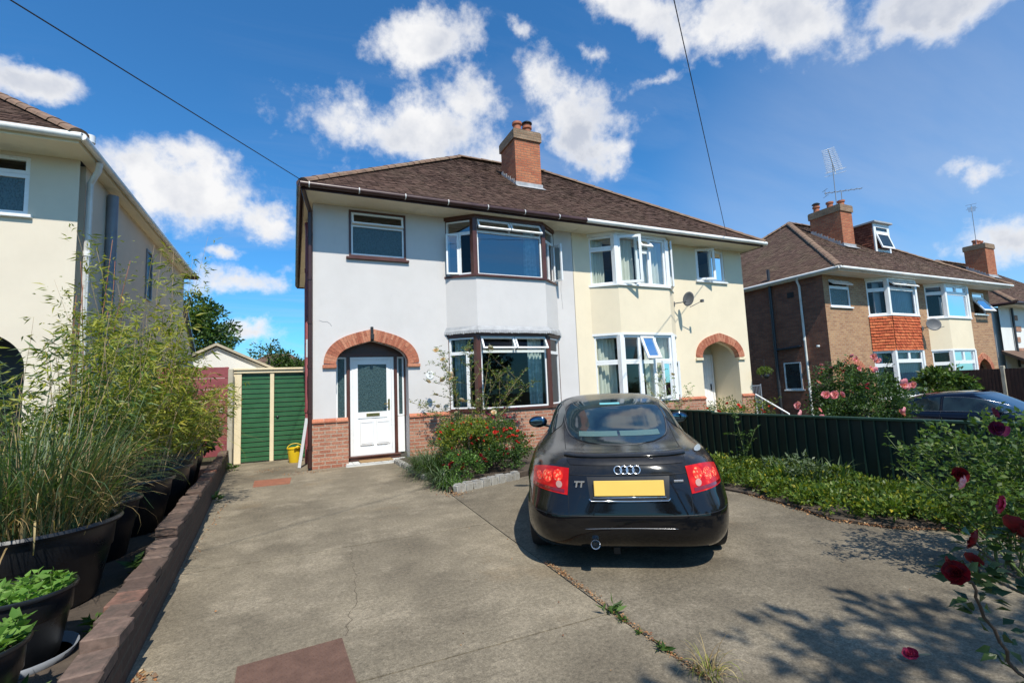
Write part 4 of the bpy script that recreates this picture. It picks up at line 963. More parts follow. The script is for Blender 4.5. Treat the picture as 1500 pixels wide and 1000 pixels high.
curtain(WMG, 3.02, 3.30, 1.05, 2.6, .05, 'curtain_teal', 'pale curtain in the left angled pane of the grey house ground floor bay', CG, 4)
curtain(WMG, 3.44, 3.58, 1.05, 2.6, -.26, 'curtain_teal', 'narrow pale curtain by the left brown post of the grey ground floor bay', CG, 2)
curtain(WMG, 4.74, 5.08, 4.1, 5.3, -.26, 'curtain_teal', 'pale patterned curtain at the right of the grey house upper bay', CG, 4)
curtain(WMA, 2.7, 3.1, 4.1, 5.3, -.1, 'net_curtain', 'white net curtain in the left angled pane above the orange tile hanging', CG, 5)
curtain(WMA, 3.15, 4.85, 4.1, 5.2, -.26, 'net_curtain', 'white net curtain in the wide pane above the orange tile hanging', CG, 14)
curtain(WMA, 3.15, 4.85, 1.05, 2.65, -.26, 'net_curtain', 'white net curtain in the wide pane below the orange tile hanging', CG, 14)
curtain(WMA, 2.62, 3.0, 1.05, 2.65, -.02, 'net_curtain', 'white net curtain in the left angled pane below the orange tile hanging', CG, 5)
curtain(WMB, 3.2, 4.9, 4.1, 4.9, -.22, 'net_curtain', 'pale curtain in the upper windows of the brick house with the cream bay', CG, 6)
# ---------------------------------------------------------------- ground
xs = sorted(set(list(np.linspace(-300, -12, 12)) + list(np.linspace(-10, 40, 101)) + list(np.linspace(45, 300, 12)))); ys = list(np.linspace(-200, -12, 8)) + list(np.linspace(-10, 40, 26)) + list(np.linspace(50, 400, 10))
V = [(x, y, gz(x)) for y in ys for x in xs]; nx = len(xs); Fq = [(j * nx + i, j * nx + i + 1, (j + 1) * nx + i + 1, (j + 1) * nx + i) for j in range(len(ys) - 1) for i in range(nx - 1)]
tag(np_mesh('ground', V, Fq, 'ground_mat', smooth=True), kind='structure')
def slab(pts, z0=-.1, z1=0.0): mb.prism(pts, z0, z1)
mb = MB(); J = .007
# joints: long one at x~1.95, cross ones at y~4.93 and y~2.65
mb.prism([(-1.0, -6), (1.80 - J, -6), (1.82 - J, 2.62 - J), (-.86, 2.66 - J)], -.1, 0)
mb.prism([(-.86, 2.66 + J), (1.82 - J, 2.62 + J), (1.92 - J, 4.92 - J), (-.92, 4.94 - J)], -.1, 0)
mb.prism([(-.92, 4.94 + J), (1.92 - J, 4.92 + J), (2.0 - J, 6.6), (1.97, 9.2), (1.97, 10.34), (.35, 10.34), (.30, 12.55), (-1.36, 12.55), (-1.15, 9)], -.1, 0)
drive = mb.build('driveway', 'concrete'); tag(drive, kind='structure')
mb = MB()
edge = [(3.25, 7.08), (4.6, 7.6), (4.95, 6.2), (5.05, 5.2), (5.13, 4.4), (5.02, 3.7), (4.83, 3.15), (5.0, 2.7), (5.35, 2.4), (5.6, 1.6), (5.7, .4), (5.8, -6)]
mb.prism([(1.80 + J, -6), (1.82 + J, 2.62), (1.92 + J, 4.92), (2.0 + J, 6.62)][:4] + [(2.02, 6.64)] + edge, -.1, -.003)
dr2 = mb.build('driveway', 'concrete_dark'); tag(dr2, kind='structure')
# cracks: thin lines of dirt lying in the slab
def wob(p, q, n, amp):
    o = []
    for i in range(n + 1):
        t = i / n; o.append((p[0] + (q[0] - p[0]) * t + (random.uniform(-amp, amp) if 0 < i < n else 0), p[1] + (q[1] - p[1]) * t))
    return o
mb = MB(); pts = wob((.50, 4.92), (.42, 3.75), 16, .022) + wob((.42, 3.75), (.285, 3.16), 9, .02)[1:]
for (a, b) in zip(pts, pts[1:]):
    w0 = random.uniform(.0008, .0022); mb.add([(a[0] - w0, a[1], .002), (a[0] + w0, a[1], .002), (b[0] + w0, b[1], .002), (b[0] - w0, b[1], .002)], [(0, 1, 2, 3)])
pts = wob((.29, 2.62), (.9, 2.66), 8, .01)
tag(mb.build('driveway_crack', 'soil'), kind='structure')
# soil of planting strips
def soilbed(name, pts, z):
    mb = MB(); mb.prism(pts, -.12, z); o = mb.build(name, 'soil'); tag(o, kind='structure')
soilbed('flower_bed', [(2.02, 6.72), (3.3, 7.13), (4.6, 7.65), (5.6, 9.8), (5.6, 10.34), (2.02, 10.34)], .07)
soilbed('planting_strip', [(5.0, 6.2), (5.15, 4.4), (5.05, 3.7), (4.87, 3.15), (5.05, 2.7), (5.4, 2.4), (5.65, 1.6), (5.75, .4), (5.85, -3), (6.6, -3), (6.6, 9.8), (5.62, 9.8), (4.62, 7.6)], .015)
soilbed('raised_bed', [(-3.1, -3), (-.53, -3), (-.83, 2.8), (-1.02, 6.36), (-1.37, 12.3), (-3.1, 12.3)], .06)
mb = MB(); mb.prism([(-40, -14), (60, -14), (60, -7.9), (-40, -7.9)], -.12, -.02); tag(mb.build('road', 'asphalt'), kind='structure')
mb = MB(); mb.prism([(-40, -7.88), (60, -7.88), (60, -6.02), (-40, -6.02)], -.12, .0); tag(mb.build('pavement', 'pavement_grey'), kind='structure')
# ---------------------------------------------------------------- low brick wall on the left
t = thing('low_brick_wall', 'low weathered brick wall with stepped worn coping beside the concrete drive', 'wall', (0, 0, 0))
def wx(y): return -.76 - (y - 2.8) * .053 if y < 6.36 else -.949 - (y - 6.36) * .059
runs = [(-3, 1.6, .25), (1.6, 3.05, .26), (3.05, 4.6, .31), (4.6, 4.85, .335), (4.85, 7.0, .41), (7.0, 9.5, .38), (9.5, 12.3, .34)]
wb = MB(); cb = MB()
for (a, b, h) in runs:
    n = max(1, int((b - a) / .35))
    for i in range(n):
        y0 = a + (b - a) * i / n; y1 = a + (b - a) * (i + 1) / n; x0, x1 = wx(y0), wx(y1)
        wb.add([(x0 - .145, y0, -.1), (x0, y0, -.1), (x1, y1, -.1), (x1 - .145, y1, -.1), (x0 - .145, y0, h - .07), (x0, y0, h - .07), (x1, y1, h - .07), (x1 - .145, y1, h - .07)], [(4, 5, 6, 7), (0, 1, 5, 4), (1, 2, 6, 5), (2, 3, 7, 6), (3, 0, 4, 7)])
    n = max(1, int(round((b - a) / .225)))
    for i in range(n):
        y0 = a + (b - a) * i / n + .004; y1 = a + (b - a) * (i + 1) / n - .004; x = wx((y0 + y1) / 2); j = random.uniform(-.012, .008); jz = random.uniform(-.012, .006); g_ = random.uniform(.005, .011)
        if random.random() < .05: continue
        mid = x - .19 * random.uniform(.45, .55)
        cb.M = Matrix.Translation((x + j, (y0 + y1) / 2, h - .068)) @ Matrix.Rotation(R(random.uniform(-3, 3)), 4, 'Z') @ Matrix.Rotation(R(random.uniform(-2, 2)), 4, 'Y')
        cb.bbox(-.150, -(y1 - y0) / 2, 0, .006, (y1 - y0) / 2, .068 + jz, g_)
wl = wb.build('wall', 'low_wall_brick', t); cb.build('coping', 'cap_brick', t)
# ---------------------------------------------------------------- manhole covers
t = thing('manhole_cover', 'large rusty chequer-plate manhole cover at the bottom of the drive', 'manhole cover', (0, 0, 0))
mb = MB(); c4 = [(-.27, 3.10), (.265, 3.14), (.30, 2.40), (-.25, 2.36)]; mb.prism(c4, -.02, .006); mb.build('plate', 'rusty_plate', t)
tr = MB()
for i in range(24):
    for j in range(32):
        u, v = (i + .5) / 24, (j + .5) / 32; x = c4[0][0] + (c4[1][0] - c4[0][0]) * u + (c4[3][0] - c4[0][0]) * v; y = c4[0][1] + (c4[1][1] - c4[0][1]) * u + (c4[3][1] - c4[0][1]) * v
        a = R(45 if (i + j) % 2 else -45); dx, dy = math.cos(a) * .011, math.sin(a) * .011; px, py = -dy * .3, dx * .3
        tr.add([(x - dx, y - dy, .0065), (x + px, y + py, .0065), (x + dx, y + dy, .0065), (x - px, y - py, .0065), (x, y, .0105)], [(0, 1, 4), (1, 2, 4), (2, 3, 4), (3, 0, 4)])
tr.build('tread', 'rusty_plate', t)
t = thing('manhole_cover', 'small flat terracotta inspection cover near the corner of the grey house', 'manhole cover', (0, 0, 0))
mb = MB(); mb.prism([(-.62, 9.72), (-.03, 9.66), (-.05, 9.0), (-.60, 9.04)], -.02, .006); mb.build('plate', 'terracotta', t)
# ---------------------------------------------------------------- granite edging of the flower bed
t = thing('stone_edging', 'row of rough grey granite setts edging the flower bed in front of the grey house', 'edging', (0, 0, 0))
def sett(p, ang, L, W_, H):
    bm = bmesh.new(); bmesh.ops.create_cube(bm, size=1); bmesh.ops.bevel(bm, geom=bm.edges[:], offset=.14, segments=2, affect='EDGES')
    bmesh.ops.subdivide_edges(bm, edges=bm.edges[:], cuts=1, use_grid_fill=True)
    for v in bm.verts: v.co = Vector((v.co.x * L, v.co.y * W_, v.co.z * H)) + Vector([random.uniform(-.006, .006) for _ in range(3)])
    m_ = MB(); m_.M = Matrix.Rotation(ang, 4, 'Z'); m_.bm(bm); m_.build('sett', 'granite', t, smooth=True, loc=(p[0], p[1], H / 2 - .03), autosmooth=50)
a, b = Vector((2.08, 6.66)), Vector((3.26, 7.05)); n = 8; d = b - a
for i in range(n):
    p = a + d * (i + .5) / n; sett((p.x, p.y), math.atan2(d.y, d.x) + random.uniform(-.06, .06), d.length / n * .96, .12, .145 + random.uniform(-.01, .01))
a, b = Vector((1.98, 7.9)), Vector((1.95, 10.2)); n = 11; d = b - a
for i in range(n):
    p = a + d * (i + .5) / n; sett((p.x, p.y), math.atan2(d.y, d.x) + random.uniform(-.06, .06), d.length / n * .96, .11, .12)
# ---------------------------------------------------------------- garage, side gate, outbuildings
t = thing('garage', 'low cream concrete garage with dark green ribbed door between the houses', 'garage', (-.5, 12.5, 0))
mb = MB(); mb.box(-.72, .12, -.02, .78, 5.2, 2.08); mb.build('wall', 'cream_render', t)
fr = MB(); fr.bbox(-.74, .0, .0, -.58, .12, 2.03); fr.bbox(.0, .0, .0, .085, .12, 2.03); fr.bbox(-.74, -.02, 2.032, .82, .12, 2.10); fr.bbox(-.76, -.05, 2.102, .84, 5.3, 2.15); fr.bbox(.76, .0, .0, .82, .12, 2.03); fr.build('garage_frame', 'cream_paint', t)
for (x0, x1, nm) in ((-.578, -.002, 0), (.087, .758, 1)):
    m_ = MB(); n = 18; h = (2.02 - .03) / n
    for i in range(n):
        z = .03 + i * h; vs = [(x0, .045, z), (x1, .045, z), (x1, .045, z + h * .62), (x0, .045, z + h * .62), (x0, .075, z + h * .72), (x1, .075, z + h * .72), (x1, .075, z + h * .9), (x0, .075, z + h * .9), (x0, .045, z + h), (x1, .045, z + h)]
        m_.add(vs, [(0, 1, 2, 3), (3, 2, 5, 4), (4, 5, 6, 7)], 0); m_.add([vs[7], vs[6], vs[9], vs[8]], [(0, 1, 2, 3)], 1)
    o = m_.build('door', ['garage_green', 'garage_edge_highlight'], t)
    if nm:
        hh = MB(); hh.lathe([(.001, .02), (.028, .02), (.03, 0)], 14); hd_ = hh.build('handle', 'black_metal', o, smooth=True); hd_.rotation_euler = (R(90), 0, 0); hd_.location = (.16, .044, 1.0)
t = thing('board_gate', 'maroon gate of wide horizontal boards with round latch beside the garage', 'gate', (-1.3, 12.35, .1))
mb = MB()
for i in range(8): mb.bbox(-1.75, -.01, .12 + i * .245, -.02, .02, .12 + i * .245 + .238, .006)
mb.build('boards', 'maroon_board', t)
mb = MB(); mb.bbox(-1.75, .021, .0, -1.68, .08, 2.1); mb.bbox(-.10, .021, .1, -.04, .08, 2.08); mb.build('gate_frame', 'maroon_board', t)
mb = MB(); mb.lathe([(.02, .02), (.045, .03), (.05, .01), (.035, .0)], 16); o = mb.build('latch', 'stone_white', t, smooth=True); o.rotation_euler = (R(90), 0, 0); o.location = (-.14, -.012, 1.12)
mb = MB(); mb.bbox(-.05, -.06, -.1, .05, .04, 2.13, .01); o = mb.build('concrete_post', 'concrete_post', None, loc=(-1.28, 12.35, 0)); tag(o, 'square weathered concrete post between the maroon gate and the garage', 'post')
t = thing('outbuilding', 'small white gabled outbuilding beyond the maroon gate', 'shed', (-2.15, 17, 0))
mb = MB(); mb.add([(-1.2, 0, -.05), (1.7, 0, -.05), (1.7, 0, 2.25), (.0, 0, 3.08), (-1.2, 0, 2.45), (-1.2, 4, -.05), (1.7, 4, -.05), (1.7, 4, 2.25), (.0, 4, 3.08), (-1.2, 4, 2.45)], [(0, 1, 2, 3, 4), (5, 9, 8, 7, 6), (1, 6, 7, 2), (0, 4, 9, 5)]); mb.build('wall', 'white_render', t)
mb = MB(); mb.add([(0, -.12, 3.12), (1.95, -.12, 2.16), (1.95, 4.2, 2.16), (0, 4.2, 3.12), (-1.5, -.12, 2.32), (-1.5, 4.2, 2.32), (0, -.12, 3.2), (1.95, -.12, 2.24), (1.95, 4.2, 2.24), (0, 4.2, 3.2), (-1.5, -.12, 2.4), (-1.5, 4.2, 2.4)], [(6, 7, 8, 9), (6, 9, 11, 10), (0, 1, 7, 6), (4, 0, 6, 10), (0, 3, 2, 1), (0, 4, 5, 3)]); mb.build('roof', 'concrete_post', t)
t = thing('bungalow', 'distant bungalow with grey brown tiled roof behind the outbuilding', 'house', (-.9, 32, 0))
mb = MB(); mb.box(-3, 0, -.05, 3, 6, 2.6); mb.build('wall', 'white_render', t)
mb = MB(); tile_plane(mb, (-3.3, -.3, 2.6), (1, 0, 0), (0, 1, 0), R(28), 20, lambda d: (d * .8, 6.6 - d * .8), tw=.3, step=.19); mb.quad((-3.3, -.3, 2.59), (3.3, -.3, 2.59), (.7, 3, 4.34), (-.7, 3, 4.34)); mb.add([(-3.3, -.3, 2.59), (-.7, 3, 4.34), (-3.3, 6.3, 2.59)], [(0, 1, 2)]); mb.build('roof', 'roof_tile_old', t)
# bucket, board
t = thing('bucket', 'yellow plastic bucket standing by the green garage door', 'bucket', (.03, 11.9, 0))
mb = MB(); mb.lathe([(.001, .01), (.115, .0), (.12, .01), (.155, .30), (.168, .305), (.168, .32), (.15, .32), (.145, .30), (.11, .02), (.001, .02)], 24); mb.build('tub', 'yellow_plastic', t, smooth=True, autosmooth=40)
mb = MB(); mb.tube([(.155 * math.cos(a), .03 * math.sin(a), .31 + .10 * math.sin(a)) for a in np.linspace(0, math.pi, 12)], .008, 6); mb.build('handle', 'yellow_plastic', t, smooth=True)
mb = MB(); mb.tube([(0, -.17, .29), (0, -.19, .33), (.06, -.19, .36), (.1, -.16, .33)], .02, 8); mb.build('cloth', 'yellow_plastic', t, smooth=True)
mb = MB(); mb.M = Matrix.Rotation(R(8), 4, 'Y'); mb.bbox(-.03, -.035, 0, .03, .0, 1.0, .004); o = mb.build('white_board', 'board_white', None, loc=(.11, 10.85, .005)); tag(o, 'narrow white board leaning against the corner of the grey house', 'board')
# ---------------------------------------------------------------- green ribbed fence along the boundary
t = thing('ribbed_fence', 'low dark green fence of ribbed vertical panels between the two front gardens', 'fence', (6.62, 0, 0))
mb = MB()
y = 9.9
while y > -2:
    a = y - .15; x = 0
    z0, z1 = -.02, .87 - (.03 if y < 6.15 else 0)
    vs = [(0, y, z0), (0, a + .03, z0), (-.018, a + .02, z0), (-.018, a + .004, z0), (0, a, z0)]
    vs += [(p[0], p[1], z1) for p in vs]; mb.add(vs, [(i, i + 1, i + 6, i + 5) for i in range(4)], 0)
    mb.add([(-.0185, a + .021, z0), (-.0185, a + .003, z0), (-.0185, a + .003, z1), (-.0185, a + .021, z1)], [(0, 1, 2, 3)], 1)
    y = a
mb.build('panel', ['fence_green', 'fence_rail'], t)
mb = MB(); mb.bbox(-.04, 6.15, .872, .05, 9.9, .905); mb.bbox(-.04, -2, .842, .05, 6.14, .875); mb.build('rail', 'fence_rail', t)
for y in (9.85, 8.1, 6.14, 4.3, 2.4, .5): m_ = MB(); m_.bbox(.005, y - .03, -.1, .07, y + .03, .86); m_.build('post', 'fence_green', t)
# brown close-boarded fence far right
t = thing('wooden_fence', 'tall dark brown close-boarded fence with pale concrete posts beyond the blue car', 'fence', (22.9, 0, -.5))
mb = MB(); y = 9.8
while y > 1.0:
    mb.add([(0, y, .0), (-.02, y - .11, .0), (-.02, y - .11, 1.92), (0, y, 1.92)], [(0, 1, 2, 3)]); mb.add([(-.02, y - .11, 0), (0, y - .108, 0), (0, y - .108, 1.92), (-.02, y - .11, 1.92)], [(0, 1, 2, 3)]); y -= .1
mb.build('boards', 'brown_fence_wood', t)
for y in (9.7, 8.15, 6.3, 4.5, 2.7): m_ = MB(); m_.bbox(-.06, y - .055, 0, .06, y + .055, 2.02, .01); m_.build('post', 'concrete_post', t)
# ---------------------------------------------------------------- cars: horizontal slices of a rounded plan shape
def pchip(xs, ys):
    xs, ys = np.array(xs, float), np.array(ys, float); h = np.diff(xs); dl = np.diff(ys) / h; m = np.zeros(len(xs)); m[0], m[-1] = dl[0], dl[-1]
    for i in range(1, len(xs) - 1):
        if dl[i-1] * dl[i] > 0: w1, w2 = 2 * h[i] + h[i-1], h[i] + 2 * h[i-1]; m[i] = (w1 + w2) / (w1 / dl[i-1] + w2 / dl[i])
    def f(x):
        x = min(max(x, xs[0]), xs[-1]); i = min(max(int(np.searchsorted(xs, x)) - 1, 0), len(xs) - 2); t = (x - xs[i]) / h[i]
        return float((2*t**3 - 3*t**2 + 1) * ys[i] + (t**3 - 2*t**2 + t) * h[i] * m[i] + (-2*t**3 + 3*t**2) * ys[i+1] + (t**3 - t**2) * h[i] * m[i+1])
    return f
class CarShape:
    def __init__(s, yc, rear, front, half, n, flare=()):
        s.flare = flare; s.yc = yc; s.rear = pchip(*zip(*rear)); s.front = pchip(*zip(*front)); s.half = pchip(*zip(*half)); s.n = pchip(*zip(*n)); s.z0, s.z1 = rear[0][0], rear[-1][0]
    def pt(s, th, z):
        n = s.n(z); c, q = math.cos(th), math.sin(th); b = s.half(z); a = (s.front(z) - s.yc) if q > 0 else (s.yc - s.rear(z))
        y = s.yc + a * math.copysign(abs(q) ** (2 / n), q); x = b * math.copysign(abs(c) ** (2 / n), c)
        return (x * (1 + s.fl(y, z)), y, z)
    def fl(s, y, z): return sum(.030 * math.exp(-((y - f) / .30) ** 2) for f in s.flare) * max(0, min(1, (.80 - z) / .25))
    def yrear(s, x, z):
        b = s.half(z); n = s.n(z); k = max(0, 1 - min(1, abs(x) / b) ** n) ** (1 / n); return s.yc - (s.yc - s.rear(z)) * k
    def yfront(s, x, z):
        b = s.half(z); n = s.n(z); k = max(0, 1 - min(1, abs(x) / b) ** n) ** (1 / n); return s.yc + (s.front(z) - s.yc) * k
    def xside(s, y, z):
        a = (s.front(z) - s.yc) if y > s.yc else (s.yc - s.rear(z)); n = s.n(z); return s.half(z) * max(0, 1 - min(1, abs(y - s.yc) / a) ** n) ** (1 / n) * (1 + s.fl(y, z))
    def patch(s, mb, fn, U, V, off, mode, mi=None):
        """fn(u,v)->(a,z); mode rear/front gives x=a, side gives y=a"""
        P = [[None] * (V + 1) for _ in range(U + 1)]; E_ = .004
        def at(a, z):
            if mode == 'rear': return Vector((a, s.yrear(a, z), z))
            if mode == 'front': return Vector((a, s.yfront(a, z), z))
            return Vector(((1 if mode == 'right' else -1) * s.xside(a, z), a, z))
        for i in range(U + 1):
            for j in range(V + 1):
                a, z = fn(i / U, j / V); p = at(a, z); n = (at(a + E_, z) - at(a - E_, z)).cross(at(a, z + E_) - at(a, z - E_))
                if n.length < 1e-9: n = Vector((0, -1, 0))
                n.normalize(); ref = p - Vector((0, s.yc, .3)); n = n if n.dot(ref) > 0 else -n
                P[i][j] = tuple(p + n * off)
        vs = [q for r_ in P for q in r_]; mb.add(vs, [(i * (V + 1) + j, (i + 1) * (V + 1) + j, (i + 1) * (V + 1) + j + 1, i * (V + 1) + j + 1) for i in range(U) for j in range(V)], mi)
    def line(s, mb, pts, mode, r, off=0.0, n=6, mi=None):
        o = []
        for a, z in pts:
            if mode == 'rear': p = Vector((a, s.yrear(a, z) - off, z))
            elif mode == 'front': p = Vector((a, s.yfront(a, z) + off, z))
            else: sg = 1 if mode == 'right' else -1; p = Vector((sg * (s.xside(a, z) + off), a, z))
            o.append(p)
        mb.tube(o, r, n, mi)
    def body(s, zs, N, wheels, wr, mats, parent):
        mb = MB(); vs = []; 
        for z in zs: vs += [s.pt(2 * math.pi * k / N, z) for k in range(N)]
        fs = [(i * N + k, i * N + (k + 1) % N, (i + 1) * N + (k + 1) % N, (i + 1) * N + k) for i in range(len(zs) - 1) for k in range(N)]
        fs += [tuple(range(N - 1, -1, -1)), tuple((len(zs) - 1) * N + k for k in range(N))]
        mb.add(vs, fs); o = mb.build('body', mats, None, smooth=True)
        cut = MB()
        for (x, y, z) in wheels:
            sx = 1 if x > 0 else -1; x0, x1 = sorted((sx * .56, sx * 1.2)); c = []
            for xx in (x0, x1): c += [(xx, y + wr * math.cos(a), z + wr * math.sin(a)) for a in np.linspace(0, 2 * math.pi, 40, endpoint=False)]
            cut.add(c, [tuple(range(39, -1, -1)), tuple(range(40, 80))] + [(k, (k + 1) % 40, 40 + (k + 1) % 40, 40 + k) for k in range(40)])
        co = cut.build('cut', 'car_trim')
        for ob in (o, co):
            bm = bmesh.new(); bm.from_mesh(ob.data); bmesh.ops.recalc_face_normals(bm, faces=bm.faces); bm.to_mesh(ob.data); bm.free()
        md = o.modifiers.new('b', 'BOOLEAN'); md.operation = 'DIFFERENCE'; md.object = co; md.solver = 'EXACT'
        bpy.context.view_layer.update(); me = bpy.data.meshes.new_from_object(o.evaluated_get(bpy.context.evaluated_depsgraph_get()))
        o.modifiers.clear(); o.data = me; bpy.data.objects.remove(co)
        me.polygons.foreach_set('use_smooth', [True] * len(me.polygons)); me.set_sharp_from_angle(angle=R(38)); o.parent = parent; return o
def wheel(parent, x, y, r, w=.205):
    s = 1 if x > 0 else -1
    T = MB(); T.M = Matrix.Translation((x, y, r)) @ Matrix.Rotation(R(90), 4, 'Y')
    h = w / 2; T.lathe([(r * .66, -h * .8), (r * .86, -h), (r * .97, -h * .9), (r, -h * .6), (r, h * .6), (r * .97, h * .9), (r * .86, h), (r * .66, h * .8)], 44)
    wobj = T.build('wheel', 'rubber', parent, smooth=True, autosmooth=40)
    A = MB(); A.M = Matrix.Translation((x, y, r)) @ Matrix.Rotation(R(90) * 1, 4, 'Y'); k = s
    A.lathe([(r * .67, h * .8 * k), (r * .60, h * .5 * k), (r * .6, -h * .8 * k)], 36); A.lathe([(.001, h * .55 * k), (.06, h * .52 * k), (.07, h * .3 * k)], 20)
    for i in range(6):
        a = i * math.pi / 3; ca, sa = math.cos(a), math.sin(a); pw = .032
        A.add([(.05 * ca - pw * sa, .05 * sa + pw * ca, h * .5 * k), (.05 * ca + pw * sa, .05 * sa - pw * ca, h * .5 * k), (r * .64 * ca + pw * sa * .9, r * .64 * sa - pw * ca * .9, h * .62 * k), (r * .64 * ca - pw * sa * .9, r * .64 * sa + pw * ca * .9, h * .62 * k),
               (.05 * ca - pw * sa, .05 * sa + pw * ca, h * .2 * k), (.05 * ca + pw * sa, .05 * sa - pw * ca, h * .2 * k), (r * .64 * ca + pw * sa, r * .64 * sa - pw * ca, h * .3 * k), (r * .64 * ca - pw * sa, r * .64 * sa + pw * ca, h * .3 * k)], [(0, 1, 2, 3), (0, 4, 5, 1), (1, 5, 6, 2), (3, 2, 6, 7), (0, 3, 7, 4)])
    A.build('rim', 'alloy', wobj, smooth=True, autosmooth=30)
    return wobj

CX, CY, CA = 2.29, 2.98, -33.0
car = thing('sports_coupe', 'dusty black rounded sports coupe parked on the concrete drive, seen from behind', 'car', (CX, CY, 0), R(CA))
TT = CarShape(2.25,
    rear=[(.13, .22), (.17, .13), (.24, .05), (.34, .005), (.42, .0), (.5, .012), (.6, .032), (.70, .06), (.77, .09), (.815, .125), (.85, .19), (.878, .32), (.905, .50), (.945, .68), (.99, .86), (1.055, 1.06), (1.125, 1.27), (1.195, 1.50), (1.25, 1.75), (1.29, 1.98), (1.315, 2.15), (1.32, 2.22)],
    front=[(.13, 3.90), (.3, 4.0), (.45, 4.03), (.6, 4.0), (.7, 3.9), (.77, 3.72), (.83, 3.45), (.87, 3.2), (.90, 3.06), (.97, 2.93), (1.07, 2.78), (1.14, 2.68), (1.2, 2.57), (1.255, 2.46), (1.29, 2.36), (1.315, 2.29), (1.32, 2.26)],
    half=[(.13, .80), (.18, .835), (.25, .862), (.35, .875), (.45, .882), (.6, .885), (.68, .878), (.75, .862), (.81, .835), (.85, .80), (.88, .77), (.915, .74), (.97, .715), (1.04, .69), (1.11, .665), (1.17, .635), (1.22, .60), (1.265, .53), (1.295, .43), (1.314, .26), (1.32, .08)],
    n=[(.13, 5.4), (.42, 5.0), (.55, 4.3), (.70, 3.7), (.80, 3.3), (.88, 3.0), (1.0, 2.8), (1.15, 2.7), (1.32, 2.3)], flare=(.79, 3.21))
zs = list(np.linspace(.175, .76, 28)) + list(np.linspace(.775, .90, 16)) + list(np.linspace(.91, 1.24, 34)) + list(np.linspace(1.247, 1.31, 14)) + [1.313, 1.316, 1.3185, 1.32]
WH = [(-.725, .79, .312), (.725, .79, .312), (-.725, 3.21, .312), (.725, 3.21, .312)]
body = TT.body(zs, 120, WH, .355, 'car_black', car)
for (x, y, z) in WH: wheel(car, x, y, .312, .20)
mb = MB(); mb.box(-.58, .35, .165, .58, 3.8, .30); mb.build('underbody', 'car_trim', body)
# rear window
def rg(k):
    def fn(u, v):
        z = .918 + .012 * (1 - k) + (1.243 - .918 - .02 * (1 - k)) * v; t = v
        hw = (.40 + .125 * math.sin(min(1, t * 1.35) * math.pi / 2) - .09 * t ** 2.2) * k + .0
        rnd = 1 - .30 * max(0, 1 - t / .16) ** 2.4 - .12 * max(0, (t - .88) / .12) ** 2.2
        return ((u * 2 - 1) * hw * rnd, z - .012 * ((1 - (u * 2 - 1) ** 2)) * (1 - t) + .010 * (1 - (u * 2 - 1) ** 2) * t)
    return fn
mb = MB(); TT.patch(mb, rg(1.05), 36, 24, .003, 'rear'); mb.build('rear_window_seal', 'car_trim', body, smooth=True)
mb = MB(); TT.patch(mb, rg(1.0), 36, 24, .006, 'rear'); rw = mb.build('rear_window', 'car_glass', car, smooth=True)
for (x0, x1) in ((-.36, -.012), (.012, .37)):
    mb = MB(); TT.patch(mb, lambda u, v: (x0 + (x1 - x0) * u, .952 + .034 * v), 12, 3, .008, 'rear'); mb.build('rear_seat', 'car_glass_seat', rw, smooth=True)
mb = MB(); TT.patch(mb, lambda u, v: (-.13 + .21 * u, 1.205 + .016 * v), 8, 2, .0085, 'rear'); mb.build('sticker', 'fuel_cap_blue', rw, smooth=True)
o = []
for k in range(61):
    a = k / 60 * 2 * math.pi; uu, vv = .5 + .5 * math.copysign(abs(math.cos(a)) ** .35, math.cos(a)), .5 + .5 * math.copysign(abs(math.sin(a)) ** .35, math.sin(a)); o.append(rg(1.04)(uu, vv))
mb = MB(); TT.line(mb, o, 'rear', .004, .004); mb.build('window_trim', 'car_seal', body, smooth=True)
# side glass and windscreen
for sd_ in ('left', 'right'):
    def sgf(u, v):
        y = 1.25 + 1.62 * u; top = 1.225 - .18 * abs(2 * (y - 2.1) / 1.62) ** 2.2; return (y, .935 + (top - .935) * v)
    mb = MB(); TT.patch(mb, sgf, 26, 8, .004, sd_); mb.build('side_window', 'car_glass', body, smooth=True)
    mb = MB(); TT.line(mb, [(2.02, z) for z in np.linspace(.30, .95, 12)], sd_, .0035); TT.line(mb, [(3.0, z) for z in np.linspace(.30, .93, 12)], sd_, .0035); TT.line(mb, [(y, .30) for y in np.linspace(1.25, 2.9, 16)], sd_, .004); mb.build('door_seam', 'car_trim', body)
mb = MB(); TT.patch(mb, lambda u, v: ((u * 2 - 1) * (.60 - .14 * v), .95 + .28 * v), 24, 10, .004, 'front'); mb.build('windscreen', 'car_glass', body, smooth=True)
# spoiler lip with a dark slot beneath
mb = MB(); TT.patch(mb, lambda u, v: ((u * 2 - 1) * (.465 - .03 * (1 - v)), .797 + .044 * v * (1 - abs(u * 2 - 1) ** 8 * .3)), 40, 3, .004, 'rear'); mb.build('spoiler_slot', 'car_trim', body, smooth=True)
mb = MB(); N = 40; prof = [(.004, .842), (-.010, .846), (-.014, .852), (-.008, .860), (.035, .872), (.11, .8835)]
vs = []
for i in range(N + 1):
    x = (i / N * 2 - 1) * .485; tp = 1 - abs(i / N * 2 - 1) ** 10
    for (dy, z) in prof:
        zz = z; vs.append((x, TT.yrear(x, .845) + dy * (tp if dy < 0 else 1), zz + (.002 if dy < .1 else -.001)))
K = len(prof); mb.add(vs, [(i * K + j, (i + 1) * K + j, (i + 1) * K + j + 1, i * K + j + 1) for i in range(N) for j in range(K - 1)]); mb.build('spoiler', 'car_black', body, smooth=True)
